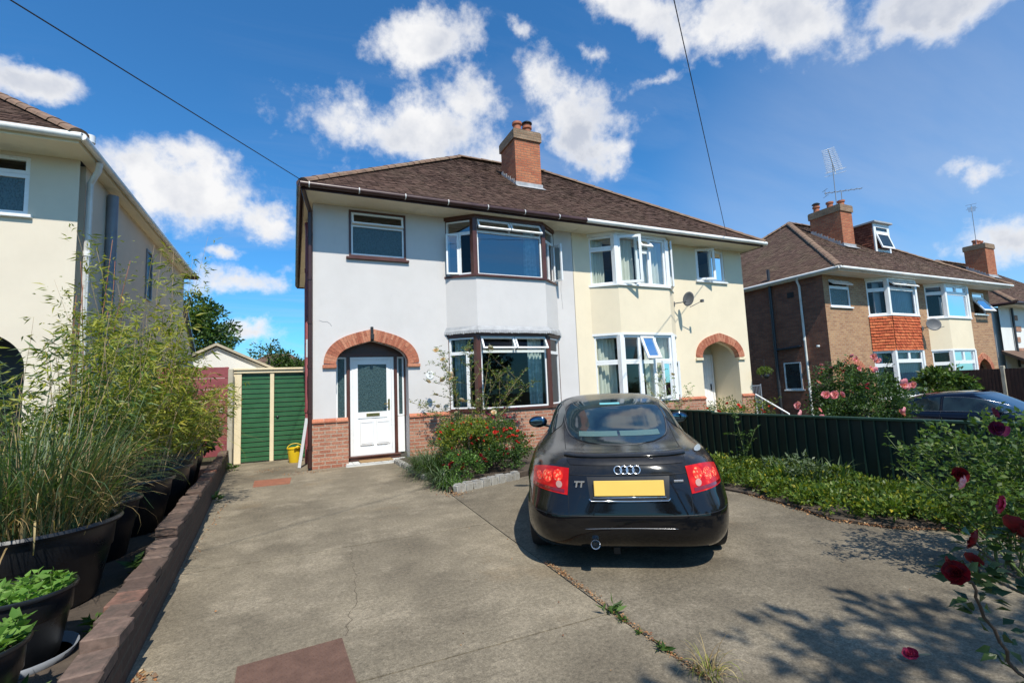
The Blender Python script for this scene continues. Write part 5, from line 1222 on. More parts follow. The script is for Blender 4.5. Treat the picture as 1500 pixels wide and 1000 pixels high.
# tail lamps
for s_ in (-1, 1):
    def lf(u, v, s_=s_, g=0.0):
        z0 = .585 + g; z1 = .772 - g; xi, xo = .462 + g, .765 - g * .6
        zt = z1 + .012 * u - .055 * u ** 3; zb = z0 + .012 * u * (1 - u) + .022 * u; xx = xi + (xo - xi) * u - .018 * (1 - u) * v
        return (s_ * xx, zb + (zt - zb) * v)
    mb = MB(); TT.patch(mb, lf, 14, 10, .005, 'rear'); l1 = mb.build('tail_lamp', 'lamp_red', car, smooth=True)
    mb = MB(); TT.patch(mb, lambda u, v: lf(.08 + u * .88, .06 + v * .13), 12, 2, .0075, 'rear'); mb.build('reflector', 'lamp_dark', l1, smooth=True)
    mb = MB()
    for (xq, zq, rq) in ((.535, .715, .040), (.625, .70, .042), (.70, .69, .030)):
        TT.patch(mb, lambda u, v: (s_ * (xq + rq * v * math.cos(2 * math.pi * u)), zq + rq * v * math.sin(2 * math.pi * u)), 24, 3, .0068, 'rear')
    mb.build('lamp_cells', 'lamp_cell', l1, smooth=True)
    mb = MB(); zc_, xc_ = .655, s_ * .525
    TT.patch(mb, lambda u, v: (xc_ + .025 * v * math.cos(2 * math.pi * u), zc_ + .025 * v * math.sin(2 * math.pi * u)), 24, 3, .0085, 'rear'); mb.build('round_lens', 'lamp_clear', l1, smooth=True)
# plate, plinth, trims
mb = MB(); yp = TT.yrear(0, .64)
TT.patch(mb, lambda u, v: ((u * 2 - 1) * (.31 - .02 * (1 - v)), .545 + .172 * v), 24, 8, .0025, 'rear'); mb.build('plate_recess', 'car_trim', body, smooth=True)
mb = MB(); mb.M = Matrix.Translation((0, yp - .022, .64)) @ Matrix.Rotation(R(-9), 4, 'X'); mb.bbox(-.26, 0, -.056, .26, .01, .056, .003); mb.build('number_plate', 'plate_yellow', body)
mb = MB(); mb.tube([(-.27, yp - .020, .572), (.27, yp - .020, .572)], .006, 8); mb.tube([(-.30, TT.yrear(.3, .55) - .008, .565), (-.285, TT.yrear(.28, .55) - .01, .548), (0, TT.yrear(0, .55) - .012, .546), (.285, TT.yrear(.28, .55) - .01, .548), (.30, TT.yrear(.3, .55) - .008, .565)], .004, 8); mb.build('plate_trim', 'chrome', body, smooth=True)
mb = MB(); TT.line(mb, [(x, .352 - .004 * (x / .3) ** 2) for x in np.linspace(-.34, .34, 24)], 'rear', .0022, .001); mb.build('bumper_crease', 'chrome_dim', body, smooth=True)
mb = MB()
TT.line(mb, [(x, .728) for x in np.linspace(-.458, .458, 30)], 'rear', .0035, -.001)
for s_ in (-1, 1):
    TT.line(mb, [(s_ * (.458 + .02 * max(0, z - .75)), z) for z in np.linspace(.44, .86, 16)], 'rear', .003, -.001)
    TT.line(mb, [(s_ * (.462 + .105 * t ** .6 - .03 * t), .86 + .37 * t) for t in np.linspace(0, 1, 16)], 'rear', .003, -.001)
    TT.line(mb, [(s_ * x, .44 + .03 * (x - .46)) for x in np.linspace(.458, .86, 14)], 'rear', .003, -.001)
TT.line(mb, [(x, .44) for x in np.linspace(-.458, .458, 24)], 'rear', .0028, -.001)
mb.build('panel_seam', 'car_trim', body)
# rings badge
mb = MB()
for i in range(4):
    x = (i - 1.5) * .046; yr = TT.yrear(x, .765) - .010; mb.tube([(x + .029 * math.cos(a), yr + .3 * .029 * math.sin(a), .765 + .029 * math.sin(a)) for a in np.linspace(0, 2 * math.pi, 29)], .0045, 6, cap=False)
mb.build('badge', 'badge_silver', body, smooth=True)
for s_, body_, size in ((-1, 'TT', .062),):
    x = -.375; o = text_mesh(body_, size, 'badge_silver', body, Matrix.Translation((x, TT.yrear(x, .66) - .009, .665)) @ Matrix.Rotation(R(-7), 4, 'Z') @ RX, 'badge_letters', .003, .003, .2)
mb = MB(); x = .375; mb.M = Matrix.Translation((x, TT.yrear(x, .67) - .006, .68)) @ Matrix.Rotation(R(8), 4, 'Z'); mb.bbox(-.036, -.002, -.008, .036, .004, .008, .002); mb.build('badge', 'badge_silver', body)
# exhaust
mb = MB(); mb.M = Matrix.Translation((-.27, TT.yrear(-.27, .24) - .045, .235)) @ Matrix.Rotation(R(-90), 4, 'X'); mb.lathe([(.030, .14), (.030, .0), (.034, -.004), (.037, .0), (.037, .15)], 28); mb.lathe([(.001, .05), (.030, .05)], 28, mi=1); mb.build('exhaust', ['chrome', 'car_trim'], car, smooth=True, autosmooth=50)
mb = MB(); mb.bbox(-.13, .28, .07, -.07, .32, .16); mb.build('tow_eye', 'car_trim', car)
# fuel cap
mb = MB(); P0 = (.70, .858)
TT.patch(mb, lambda u, v: (.65 + .060 * v * math.cos(2 * math.pi * u), .848 + .0115 * v * math.sin(2 * math.pi * u)), 28, 4, .005, 'rear'); mb.build('fuel_cap', 'fuel_cap', body, smooth=True)
# mirrors
for s_ in (-1, 1):
    bm = bmesh.new(); bmesh.ops.create_uvsphere(bm, u_segments=20, v_segments=12, radius=1)
    for v in bm.verts:
        c = v.co; c.x *= .125; c.z *= .078; c.y = c.y * .055 if c.y > 0 else c.y * .018
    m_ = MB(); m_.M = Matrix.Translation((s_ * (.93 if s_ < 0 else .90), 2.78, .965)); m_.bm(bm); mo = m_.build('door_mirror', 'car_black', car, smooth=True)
    m_ = MB(); m_.M = Matrix.Translation((s_ * (.93 if s_ < 0 else .90), 2.758, .965)) @ Matrix.Rotation(R(90), 4, 'X'); m_.lathe([(.001, .002), (.6, .002), (.9, -.001), (1, -.006)], 24, sx=.108, sy=.060)
    # flatten: lathe radius is in units, scaled by sx/sy
    m_.build('mirror_glass', 'mirror_blue', mo, smooth=True)
    m_ = MB(); m_.tube([(s_ * .88, 2.79, .93), (s_ * .78, 2.83, .90), (s_ * .70, 2.84, .90)], .02, 8); m_.build('mirror_arm', 'car_trim', mo, smooth=True)

# ---- dark blue saloon on the brick house's drive, nose towards the road
bx, by = 14.05, 7.75
car2 = thing('saloon_car', 'dark blue saloon car parked beyond the green fence by the brick house', 'car', (bx, by, gz(bx) + .0), R(180))
SB = CarShape(2.35,
    rear=[(.18, .15), (.3, .03), (.5, .0), (.7, .03), (.85, .08), (.93, .18), (.97, .5), (1.0, .62), (1.08, .75), (1.2, .92), (1.3, 1.12), (1.38, 1.40), (1.42, 1.75), (1.43, 2.0)],
    front=[(.18, 4.35), (.3, 4.45), (.5, 4.5), (.65, 4.45), (.78, 4.25), (.86, 3.9), (.93, 3.40), (.965, 3.22), (1.0, 3.15), (1.08, 3.0), (1.2, 2.80), (1.3, 2.62), (1.38, 2.45), (1.42, 2.28), (1.43, 2.2)],
    half=[(.18, .80), (.3, .86), (.5, .89), (.7, .89), (.85, .87), (.93, .83), (.98, .77), (1.05, .74), (1.2, .68), (1.3, .63), (1.37, .54), (1.41, .38), (1.43, .1)],
    n=[(.18, 4.5), (.7, 4.2), (.93, 3.8), (1.2, 3.4), (1.43, 2.4)])
WH2 = [(-.77, .9, .31), (.77, .9, .31), (-.77, 3.6, .31), (.77, 3.6, .31)]
zs2 = list(np.linspace(.18, .9, 20)) + list(np.linspace(.92, 1.02, 12)) + list(np.linspace(1.04, 1.37, 22)) + list(np.linspace(1.375, 1.43, 10))
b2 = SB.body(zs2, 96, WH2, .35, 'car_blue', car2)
for (x, y, z) in WH2: wheel(car2, x, y, .31)
for sd_ in ('left', 'right'):
    mb = MB(); SB.patch(mb, lambda u, v: (1.92 + 1.12 * u, 1.0 + (.30 * (1 - (abs(u - .1) / .95) ** 2.6)) * v), 20, 8, .004, sd_); mb.build('side_window', 'car_glass', b2, smooth=True)
    mb = MB(); SB.patch(mb, lambda u, v: (1.0 + .86 * u, 1.0 + (.30 * (1 - ((1 - u)) ** 2.2 * .9)) * v), 16, 8, .004, sd_); mb.build('side_window', 'car_glass', b2, smooth=True)
    mb = MB(); SB.line(mb, [(y, .995) for y in np.linspace(1.0, 3.06, 30)], sd_, .008, .002); SB.line(mb, [(1.92 + 1.12 * u, 1.0 + .305 * (1 - (abs(u - .1) / .95) ** 2.6)) for u in np.linspace(0, 1, 30)], sd_, .007, .002); mb.build('window_trim', 'chrome_dim', b2, smooth=True)
    mb = MB(); SB.line(mb, [(1.89, z) for z in np.linspace(.3, 1.3, 16)], sd_, .004); SB.line(mb, [(3.12, z) for z in np.linspace(.3, .93, 12)], sd_, .004); mb.build('door_seam', 'car_trim', b2)
    s_ = 1 if sd_ == 'right' else -1
    bm = bmesh.new(); bmesh.ops.create_uvsphere(bm, u_segments=16, v_segments=10, radius=1)
    for v in bm.verts: v.co = Vector((v.co.x * .11, v.co.y * .05, v.co.z * .07))
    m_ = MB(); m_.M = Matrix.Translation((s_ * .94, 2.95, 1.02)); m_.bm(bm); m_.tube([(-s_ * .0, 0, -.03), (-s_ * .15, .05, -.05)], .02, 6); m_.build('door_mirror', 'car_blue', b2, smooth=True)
    m_ = MB(); SB.patch(m_, lambda u, v: (s_ * (.55 + .28 * u), .60 + .12 * v), 8, 5, .005, 'front'); m_.build('headlight', 'chrome_dim', car2, smooth=True)
    m_ = MB(); SB.patch(m_, lambda u, v: (s_ * (.55 + .28 * u), .66 + .14 * v), 8, 5, .005, 'rear'); m_.build('tail_lamp', 'lamp_red', car2, smooth=True)
mb = MB(); SB.patch(mb, lambda u, v: ((u * 2 - 1) * (.66 - .10 * v), 1.0 + .345 * v), 24, 10, .004, 'front'); mb.build('windscreen', 'car_glass_blue', b2, smooth=True)
mb = MB(); SB.patch(mb, lambda u, v: ((u * 2 - 1) * (.62 - .08 * v), 1.03 + .30 * v), 24, 10, .004, 'rear'); mb.build('rear_window', 'car_glass', b2, smooth=True)
# ---------------------------------------------------------------- plants
def unit(a): return a / np.maximum(1e-9, np.linalg.norm(a, axis=-1, keepdims=True))
def leaf_arrays(P, D, L, W, fold=.18, bend=.25, rng=RNG):
    """folded rhombic leaf blades: 6 verts, 2 quads sharing the midrib"""
    N = len(P); D = unit(D); rv = unit(rng.normal(size=(N, 3)) + np.array([0, 0, .9])); S = unit(np.cross(D, rv)); Nn = unit(np.cross(S, D))
    L = L[:, None]; W = W[:, None]
    base = P; tip = P + D * L - Nn * L * bend * .5; mid = P + D * L * .5 + Nn * L * bend * .12
    a = P + D * L * .42 + S * W * .5 + Nn * W * fold; b = P + D * L * .42 - S * W * .5 + Nn * W * fold
    V = np.stack([base, a, tip, mid, b], 1).reshape(-1, 3); o = (np.arange(N) * 5)[:, None]
    Fc = np.concatenate([o + np.array([0, 1, 2, 3]), o + np.array([0, 3, 2, 4])], 0)
    return V, Fc
def leaves(name, P, D, L, W, mat, parent=None, fold=.18, bend=.25):
    V, Fc = leaf_arrays(np.asarray(P, float), np.asarray(D, float), np.asarray(L, float), np.asarray(W, float), fold, bend)
    return np_mesh(name, V, Fc, mat, parent)
def leaves_mi(name, groups, mats, parent=None, fold=.18, bend=.25):
    Vs, Fs, Ms = [], [], []; off = 0
    for i, (P, D, L, W) in enumerate(groups):
        if len(P) == 0: continue
        V, Fc = leaf_arrays(np.asarray(P, float), np.asarray(D, float), np.asarray(L, float), np.asarray(W, float), fold, bend); Vs.append(V); Fs.append(Fc + off); Ms.append(np.full(len(Fc), i)); off += len(V)
    return np_mesh(name, np.concatenate(Vs), np.concatenate(Fs), mats, parent, np.concatenate(Ms))
def crown_points(c, r, n, clumps, cr, rng=RNG, shell=.55, zmin=None, bottom=-.6):
    """leaf positions in clumps spread through an ellipsoid; returns positions and outward directions"""
    c = np.array(c); r = np.array(r); q = unit(rng.normal(size=(clumps, 3))); q[:, 2] = np.where(q[:, 2] < bottom, -q[:, 2] * .5, q[:, 2]); k = shell + (1 - shell) * rng.random((clumps, 1)) ** .6
    cc = c + q * r * k; sz = cr * rng.uniform(.6, 1.35, (clumps, 1)); idx = rng.integers(0, clumps, n)
    d = unit(rng.normal(size=(n, 3))); P = cc[idx] + d * sz[idx] * rng.random((n, 1)) ** .45 * np.array([1, 1, .75]); out = unit(d * .8 + unit(P - c) * .6 + rng.normal(size=(n, 3)) * .5)
    if zmin is not None: k_ = P[:, 2] > zmin; P, out = P[k_], out[k_]
    return P, out
def blades(name, base, n, length, lean, width, mats, parent=None, rad=.2, seg=6, droop=1.0, rng=RNG, mi_p=None, upright=1.0, bias=(0, 0), sx=1, sy=1):
    """grass blades: curved tapering ribbons"""
    a = rng.random(n) * 2 * np.pi; rr = rad * np.sqrt(rng.random(n)); bx = base[0] + rr * np.cos(a) * sx; by = base[1] + rr * np.sin(a) * sy
    az = a + rng.normal(size=n) * .7; L = rng.uniform(*length, n); ln = np.abs(rng.normal(size=n)) * lean + .04
    hd = np.stack([np.cos(az) + bias[0], np.sin(az) + bias[1], np.zeros(n)], 1); hd = hd / np.maximum(.3, np.linalg.norm(hd, axis=1, keepdims=True)); sd = np.stack([-hd[:, 1], hd[:, 0], np.zeros(n)], 1)
    w = rng.uniform(*width, n); V = []; p = np.stack([bx, by, np.full(n, base[2])], 1); ang = ln.copy(); dr = droop * rng.uniform(.3, 1.6, n) / seg
    tw = rng.uniform(-.8, .8, n)
    for i in range(seg + 1):
        t = i / seg; ww = (w * (1 - t ** 2.2) * .5 + .0006)[:, None]; s_ = sd * np.cos(tw * t)[:, None] + np.array([0, 0, 1]) * np.sin(tw * t)[:, None] * .5
        V += [p - s_ * ww, p + s_ * ww]; d = hd * np.sin(ang)[:, None] + np.array([0, 0, 1]) * np.cos(ang)[:, None]; p = p + d * (L / seg)[:, None]; ang = ang + dr * (1 + t * 1.5)
    V = np.stack(V, 1); k = 2 * (seg + 1); o = (np.arange(n) * k)[:, None]
    Fc = np.concatenate([o + np.array([2 * i, 2 * i + 1, 2 * i + 3, 2 * i + 2]) for i in range(seg)], 0)
    mi = None
    if mi_p is not None: m1 = rng.choice(len(mats), size=n, p=mi_p); mi = np.tile(m1, seg)
    return np_mesh(name, V.reshape(-1, 3), Fc, mats, parent, mi)
def stem(mb, p, d, L, r, droop=.3, seg=6, wob=.1, n=6, rng=random, mi=None):
    p = Vector(p); d = Vector(d).normalized(); pts = [p.copy()]; rs = [r]
    for i in range(seg):
        d = (d + Vector((rng.uniform(-wob, wob), rng.uniform(-wob, wob), rng.uniform(-wob, wob) - droop / seg))).normalized(); p = p + d * (L / seg); pts.append(p.copy()); rs.append(r * (1 - .75 * (i + 1) / seg))
    mb.tube(pts, rs, n, mi); return pts
def rose_mesh(name, rad, mat, whorls=((5, 1.0, .25), (5, .8, .7), (4, .55, 1.05), (3, .3, 1.3))):
    mb = MB()
    for (k, s_, el) in whorls:
        for i in range(k):
            a = 2 * math.pi * i / k + random.uniform(-.3, .3); e = el + random.uniform(-.12, .12); M_ = Matrix.Rotation(a, 4, 'Z') @ Matrix.Rotation(-e, 4, 'Y'); mb.M = M_; L = rad * s_ * random.uniform(.9, 1.15); w_ = L * .62
            vs = []
            for j, (t, ww, zz) in enumerate(((0.08, .25, 0), (.4, .8, -.06), (.75, 1.0, -.02), (1.0, .62, .10))):
                for q in (-1, 0, 1): vs.append((L * t - (.06 * L if q and t > .9 else 0), q * w_ * ww, L * (zz + (.14 if q else 0)) + random.uniform(-.02, .02) * L))
            mb.add(vs, [(j * 3 + q, (j + 1) * 3 + q, (j + 1) * 3 + q + 1, j * 3 + q + 1) for j in range(3) for q in (0, 1)])
    o = mb.build(name, mat, None, smooth=True); me = o.data; bpy.data.objects.remove(o); return me
ROSE = {k: [rose_mesh('rose_flower', 1.0, 'petal_' + k) for _ in range(2)] for k in ('red', 'pink', 'crimson', 'cream', 'scarlet', 'purple')}
def flower(parent, p, r, kind, tilt=None):
    o = bpy.data.objects.new('flower', random.choice(ROSE[kind])); C.objects.link(o); o.parent = parent; o.location = p; o.scale = (r, r, r)
    tl = tilt or (random.uniform(-.9, .9), random.uniform(-.9, .9)); o.rotation_euler = (tl[0], tl[1], random.uniform(0, 6)); return o
def rose_stems(parent, stems, leafn, leafL, mats=('leaf_mid',), stem_mat='stem_green', r=.006, lw=.55, branch=3):
    """arching stems with sprays of toothed leaflets along them"""
    mb = MB(); P, D, L, W = [], [], [], []; tips = []
    def spray(pt, dr, s_):
        d = Vector((random.uniform(-1, 1), random.uniform(-1, 1), random.uniform(-.2, .8))).normalized(); d = (d + dr * .5).normalized(); ax = d.cross(Vector((0, 0, 1))).normalized()
        ln = s_ * 2.2
        for (t, sd_) in ((.35, 1), (.35, -1), (.7, 1), (.7, -1), (1, 0)):
            P.append(tuple(pt + d * ln * t)); dd = (d * .5 + ax * sd_ * .9 + Vector((0, 0, random.uniform(-.4, .1)))).normalized(); D.append(tuple(dd)); l = s_ * random.uniform(.8, 1.25); L.append(l); W.append(l * lw)
    for (p, d, Ln) in stems:
        pts = stem(mb, p, d, Ln, r, droop=.35, seg=7, wob=.12); tips.append((pts[-1], (pts[-1] - pts[-2]).normalized()))
        for b in range(branch):
            j = random.randint(2, 6); q = pts[j]; dd = Vector((random.uniform(-1, 1), random.uniform(-1, 1), random.uniform(.1, 1))).normalized(); sp = stem(mb, q, dd, Ln * random.uniform(.15, .35), r * .5, .2, 4, .15); tips.append((sp[-1], (sp[-1] - sp[-2]).normalized()))
            for pt in sp[1:]:
                for _ in range(max(1, leafn // 3)): spray(pt, dd, leafL)
        for j in range(2, 8):
            for _ in range(leafn): t = random.random(); spray(pts[j-1].lerp(pts[j], t), (pts[j] - pts[j-1]).normalized(), leafL)
    so_ = mb.build('stems', stem_mat, parent, smooth=True)
    if P:
        n = len(P); sel = RNG.integers(0, len(mats), n); P, D, L, W = map(np.array, (P, D, L, W))
        leaves_mi('foliage', [(P[sel == i], D[sel == i], L[sel == i], W[sel == i]) for i in range(len(mats))], list(mats), parent)
    return tips

# ---------------------------------------------------------------- tubs in the raised bed
def tub(loc, r, h, label, group, soil=.06, oval=1.0, rz=0, taper=.74, rings=True, saucer=False):
    t = thing('plant_pot', label, 'pot', loc, rz, group)
    mb = MB(); prof = [(.001, .0), (r * taper * .95, .0), (r * taper, .01), (r * (taper + .62 * (1 - taper)), h * .60), (r * (taper + .64 * (1 - taper)) + .008, h * .62), (r * .965, h * .9), (r * .975, h * .93), (r * 1.03, h * .935), (r * 1.05, h * .965), (r * 1.03, h), (r * .985, h * .995), (r * .955, h * .95), (r * .93, h * .80), (r * .93, h - soil)]
    mb.lathe(prof, 48, sx=oval); mb.build('tub', 'pot_black', t, smooth=True, autosmooth=50)
    mb = MB(); n = 32; vs = [(0, 0, h - soil + .01)]
    for k in range(n): vs.append((r * .95 * math.cos(2 * math.pi * k / n) * oval, r * .95 * math.sin(2 * math.pi * k / n), h - soil - .005))
    mb.add(vs, [(0, 1 + k, 1 + (k + 1) % n) for k in range(n)]); mb.build('compost', 'soil', t)
    if saucer: mb = MB(); mb.lathe([(.001, .0), (r * .98, .0), (r * 1.08, .045), (r * 1.10, .045), (r * 1.0, -.005)], 32); mb.build('saucer', 'grey_pipe', t, smooth=True)
    return t
PG = 'black plastic tubs in the raised bed'; BZ = .06
tub((-1.69, 4.56, BZ), .50, .56, 'huge black tub of reeds and dry straw in the left foreground', PG, soil=.05, taper=.78)
tub((-1.36, 3.62, BZ), .235, .38, 'round black pot of fresh green seedlings standing in a saucer beside the huge tub', PG, saucer=True)
tub((-1.29, 2.93, BZ), .22, .36, 'smaller black pot of seedlings nearest the bottom left corner', PG)
rest = [((-1.66, 5.62, BZ), .36, .52, 'black tub directly behind the huge tub of reeds'), ((-1.62, 6.55, BZ), .40, .56, 'second black tub behind the huge one, crowded with bamboo'), ((-1.62, 7.45, BZ), .42, .58, 'black tub halfway along the row with the tallest bamboo'),
        ((-1.68, 8.5, BZ), .40, .58, 'black tub with brownish grass two before the maroon gate'), ((-1.78, 9.6, BZ), .42, .60, 'black tub with arching yellow blades, the last before the maroon gate')]
for (l, r, h, lb) in rest: tub(l, r, h, lb, PG)
def P_(name, label, cat, loc=(0, 0, 0), group=None): return thing(name, label, cat, loc, 0, group)
# reeds in the huge tub
t = P_('reed_clump', 'tall blue-green reeds with dry straw at their feet growing in the huge black tub', 'reeds', (-1.69, 4.56, .56))
blades('blades', (0, 0, 0), 1150, (.40, 1.0), .22, (.005, .012), ['leaf_reed', 'leaf_straw', 'leaf_mid', 'leaf_greygreen'], t, rad=.44, droop=1.0, mi_p=[.45, .2, .15, .2])
blades('dry_blades', (0, 0, 0), 1500, (.10, .55), .22, (.003, .008), ['leaf_straw', 'leaf_greygreen'], t, rad=.44, droop=.9, mi_p=[.8, .2])
blades('tall_blades', (.1, .1, 0), 90, (1.0, 1.5), .18, (.005, .010), ['leaf_reed', 'leaf_greygreen'], t, rad=.40, droop=.9, mi_p=[.7, .3])
blades('arching_blades', (.10, -.05, 0), 16, (.5, .95), .45, (.007, .013), ['leaf_straw', 'leaf_bamboo'], t, rad=.4, droop=2.3, mi_p=[.6, .4], seg=9, bias=(.9, -.3))
def bamboo(loc, n, hrange, spread, label, leafn=26, ll=(.07, .13), mats=('leaf_bamboo',), lean=.10, low=.25, r=.007, cane='stem_tan', side=(0, 0)):
    t = P_('bamboo', label, 'bamboo', loc); mb = MB(); P, D, L = [], [], []
    for i in range(n):
        a = random.uniform(0, 6.28); rr = spread * math.sqrt(random.random()); h = random.uniform(*hrange); ln = abs(random.gauss(0, lean)) + .02
        pts = stem(mb, (rr * math.cos(a), rr * math.sin(a), 0), (math.cos(a) * ln + side[0], math.sin(a) * ln + side[1], 1), h, r * random.uniform(.6, 1.1), droop=random.uniform(.02, .22), seg=9, wob=.045, n=5)
        for k in range(leafn):
            tt = low + (1 - low) * random.random() ** .8; f = tt * 9; j = min(8, int(f)); p = pts[j].lerp(pts[j+1], f - j); az = random.uniform(0, 6.28); out = random.uniform(.02, .20) * (1.15 - tt * .6)
            q = p + Vector((math.cos(az) * out, math.sin(az) * out, random.uniform(-.02, .07)))
            for _ in range(4):
                P.append(tuple(q + Vector([random.gauss(0, .02) for _ in range(3)]))); D.append((math.cos(az) + random.uniform(-.8, .8), math.sin(az) + random.uniform(-.8, .8), random.uniform(-.9, .5))); L.append(random.uniform(*ll))
    mb.build('canes', cane, t, smooth=True); L = np.array(L); P = np.array(P); D = np.array(D); sel = RNG.integers(0, len(mats), len(P))
    leaves_mi('foliage', [(P[sel == i], D[sel == i], L[sel == i], L[sel == i] * .17) for i in range(len(mats))], list(mats), t, fold=.1, bend=.35); return t
bamboo((-1.85, 4.7, .56), 20, (1.1, 1.7), .42, 'sparse fine-leaved bamboo rising from the huge tub against the cream house wall', 13, (.05, .10), ('leaf_greygreen', 'leaf_bamboo'), r=.005, lean=.12, low=.45)
bamboo((-1.66, 5.62, .56), 24, (.8, 1.6), .34, 'yellow-green bamboo growing in the tub behind the huge one', 28, (.07, .13), ('leaf_bamboo', 'leaf_mid'), lean=.14)
bamboo((-1.62, 6.55, .60), 34, (.9, 2.0), .36, 'dense yellow-green bamboo growing in the second tub behind the huge one', 34, (.07, .13), ('leaf_bamboo', 'leaf_bamboo', 'leaf_yellow'), lean=.12)
bamboo((-1.62, 7.45, .62), 22, (1.2, 3.0), .30, 'tallest bamboo, its thin tips reaching up to the eaves of the left house', 34, (.07, .14), ('leaf_bamboo', 'leaf_yellow'), lean=.09, low=.15)
bamboo((-1.68, 8.5, .62), 24, (.7, 1.3), .34, 'low bushy bamboo in the fourth tub of the row', 30, (.06, .12), ('leaf_bamboo', 'leaf_mid'), lean=.2)
bamboo((-1.5, 7.6, .5), 16, (.9, 1.5), .25, 'low bamboo shoots leaning out over the low wall halfway along the row', 30, (.06, .12), ('leaf_bamboo', 'leaf_yellow'), lean=.15, side=(.45, -.1))
bamboo((-1.9, 7.9, .3), 3, (3.1, 3.7), .25, 'two or three bare thin canes leaning right across the sky above the garage', 14, (.06, .11), ('leaf_bamboo',), lean=.03, low=.65, side=(.16, .05))
t = P_('tall_shrub', 'sparse twiggy shrub with reddish stems in front of the white drainpipe of the left house', 'shrub', (-2.35, 7.6, 0))
mb = MB(); Pl, Dl, Ll = [], [], []
for i in range(9):
    pts = stem(mb, (random.uniform(-.15, .15), random.uniform(-.15, .15), 0), (random.uniform(-.12, .12), random.uniform(-.12, .12), 1), random.uniform(2.4, 3.6), .013, .0, 9, .05)
    for k in range(150):
        f = random.uniform(3.2, 8.99); j = int(f); p = pts[j].lerp(pts[j+1], f - j); q = p + Vector((random.gauss(0, .12), random.gauss(0, .12), random.gauss(0, .08))); Pl.append(tuple(q)); Dl.append((random.gauss(0, 1), random.gauss(0, 1), random.uniform(-.2, 1))); Ll.append(random.uniform(.03, .06))
mb.build('stems', 'terracotta', t, smooth=True); Ll = np.array(Ll); leaves('foliage', Pl, Dl, Ll, Ll * .35, 'leaf_bamboo', t)
t = P_('grass_clump', 'arching yellowish grass with plumes over the last tub before the maroon gate', 'grass', (-1.78, 9.6, .64))
blades('blades', (0, 0, 0), 700, (.5, 1.15), .45, (.006, .014), ['leaf_bamboo', 'leaf_straw', 'leaf_mid'], t, rad=.34, droop=1.2, mi_p=[.5, .25, .25], bias=(.35, -.2))
mb = MB(); Pl, Dl = [], []
for i in range(16):
    a = random.uniform(-1.0, .6); pts = stem(mb, (0, 0, 0), (math.cos(a) * .55, math.sin(a) * .5, .9), random.uniform(.8, 1.2), .004, .7, 8, .04)
    for k in range(40): f = random.uniform(5.8, 7.99); j = int(f); p = pts[j].lerp(pts[j+1], f - j); Pl.append(tuple(p)); Dl.append(tuple((pts[j+1] - pts[j]).normalized() + Vector([random.gauss(0, .35) for _ in range(3)])))
mb.build('stems', 'stem_tan', t); Pl = np.array(Pl); leaves('foliage', Pl, Dl, np.full(len(Pl), .045), np.full(len(Pl), .012), 'leaf_straw', t)  # this mesh is the straw plumes towards the stem tips
t = P_('leafy_shrub', 'dark broad-leaved shrub between the last tub and the maroon gate', 'shrub', (-1.72, 10.5, .06))
Pp, Dd = crown_points((0, 0, .75), (.40, .45, .55), 1500, 40, .16); leaves('foliage', Pp, Dd, RNG.uniform(.07, .12, len(Pp)), RNG.uniform(.04, .06, len(Pp)), 'leaf_dark', t)
mb = MB(); [stem(mb, (0, 0, 0), (random.uniform(-.4, .4), random.uniform(-.4, .4), 1), 1.0, .012) for _ in range(6)]; mb.build('stems', 'bark', t)
# a dense low backdrop of mixed growth behind the tubs
t = P_('bushy_growth', 'mid green mixed bushes filling the bed behind the row of tubs', 'shrub', (-2.55, 6.5, .06))
G1 = []
for (y, z, rz_) in ((-3.0, .55, .5), (-1.6, .65, .65), (-.2, .75, .8), (1.3, .7, .75), (2.8, .65, .7)):
    G1.append(crown_points((random.uniform(-.1, .1), y, z), (.42, .85, rz_), 3200, 60, .17, bottom=-1))
Pp = np.concatenate([a for a, _ in G1]); Dd = np.concatenate([b for _, b in G1]); s_ = RNG.integers(0, 3, len(Pp)); LL = RNG.uniform(.05, .10, len(Pp))
leaves_mi('foliage', [(Pp[s_ == i], Dd[s_ == i], LL[s_ == i], LL[s_ == i] * .32) for i in range(3)], ['leaf_mid', 'leaf_greygreen', 'leaf_bamboo'], t)
mb = MB(); [stem(mb, (random.uniform(-.2, .2), random.uniform(-3.2, 3), 0), (random.uniform(-.3, .3), random.uniform(-.3, .3), 1), 1.2, .012) for _ in range(26)]; mb.build('stems', 'bark', t)
# seedlings
def seedlings(loc, r, n, label, ll, mats, hi=.10):
    t = P_('seedlings', label, 'seedlings', loc); P, D, L = [], [], []; mb = MB()
    for i in range(n):
        a = random.uniform(0, 6.28); rr = r * math.sqrt(random.random()); x, y = rr * math.cos(a), rr * math.sin(a); h = random.uniform(.02, hi); mb.tube([(x, y, 0), (x + random.uniform(-.01, .01), y, h)], .002, 4)
        k = random.randint(4, 7); a0 = random.uniform(0, 6.28)
        for j in range(k): az = a0 + j * 6.28 / k + random.uniform(-.3, .3); P.append((x, y, h * random.uniform(.4, 1))); D.append((math.cos(az), math.sin(az), random.uniform(.1, 1.0))); L.append(random.uniform(*ll))
    mb.build('stems', 'stem_green', t); L = np.array(L); leaves('foliage', P, D, L, L * .46, mats, t); return t
seedlings((-1.36, 3.62, .39), .20, 75, 'fresh green seedlings filling the pot in the saucer', (.04, .075), 'leaf_fresh', .09)
seedlings((-1.29, 2.93, .37), .19, 60, 'grey-green seedlings filling the pot nearest the bottom left corner', (.05, .095), 'leaf_fresh', .11)
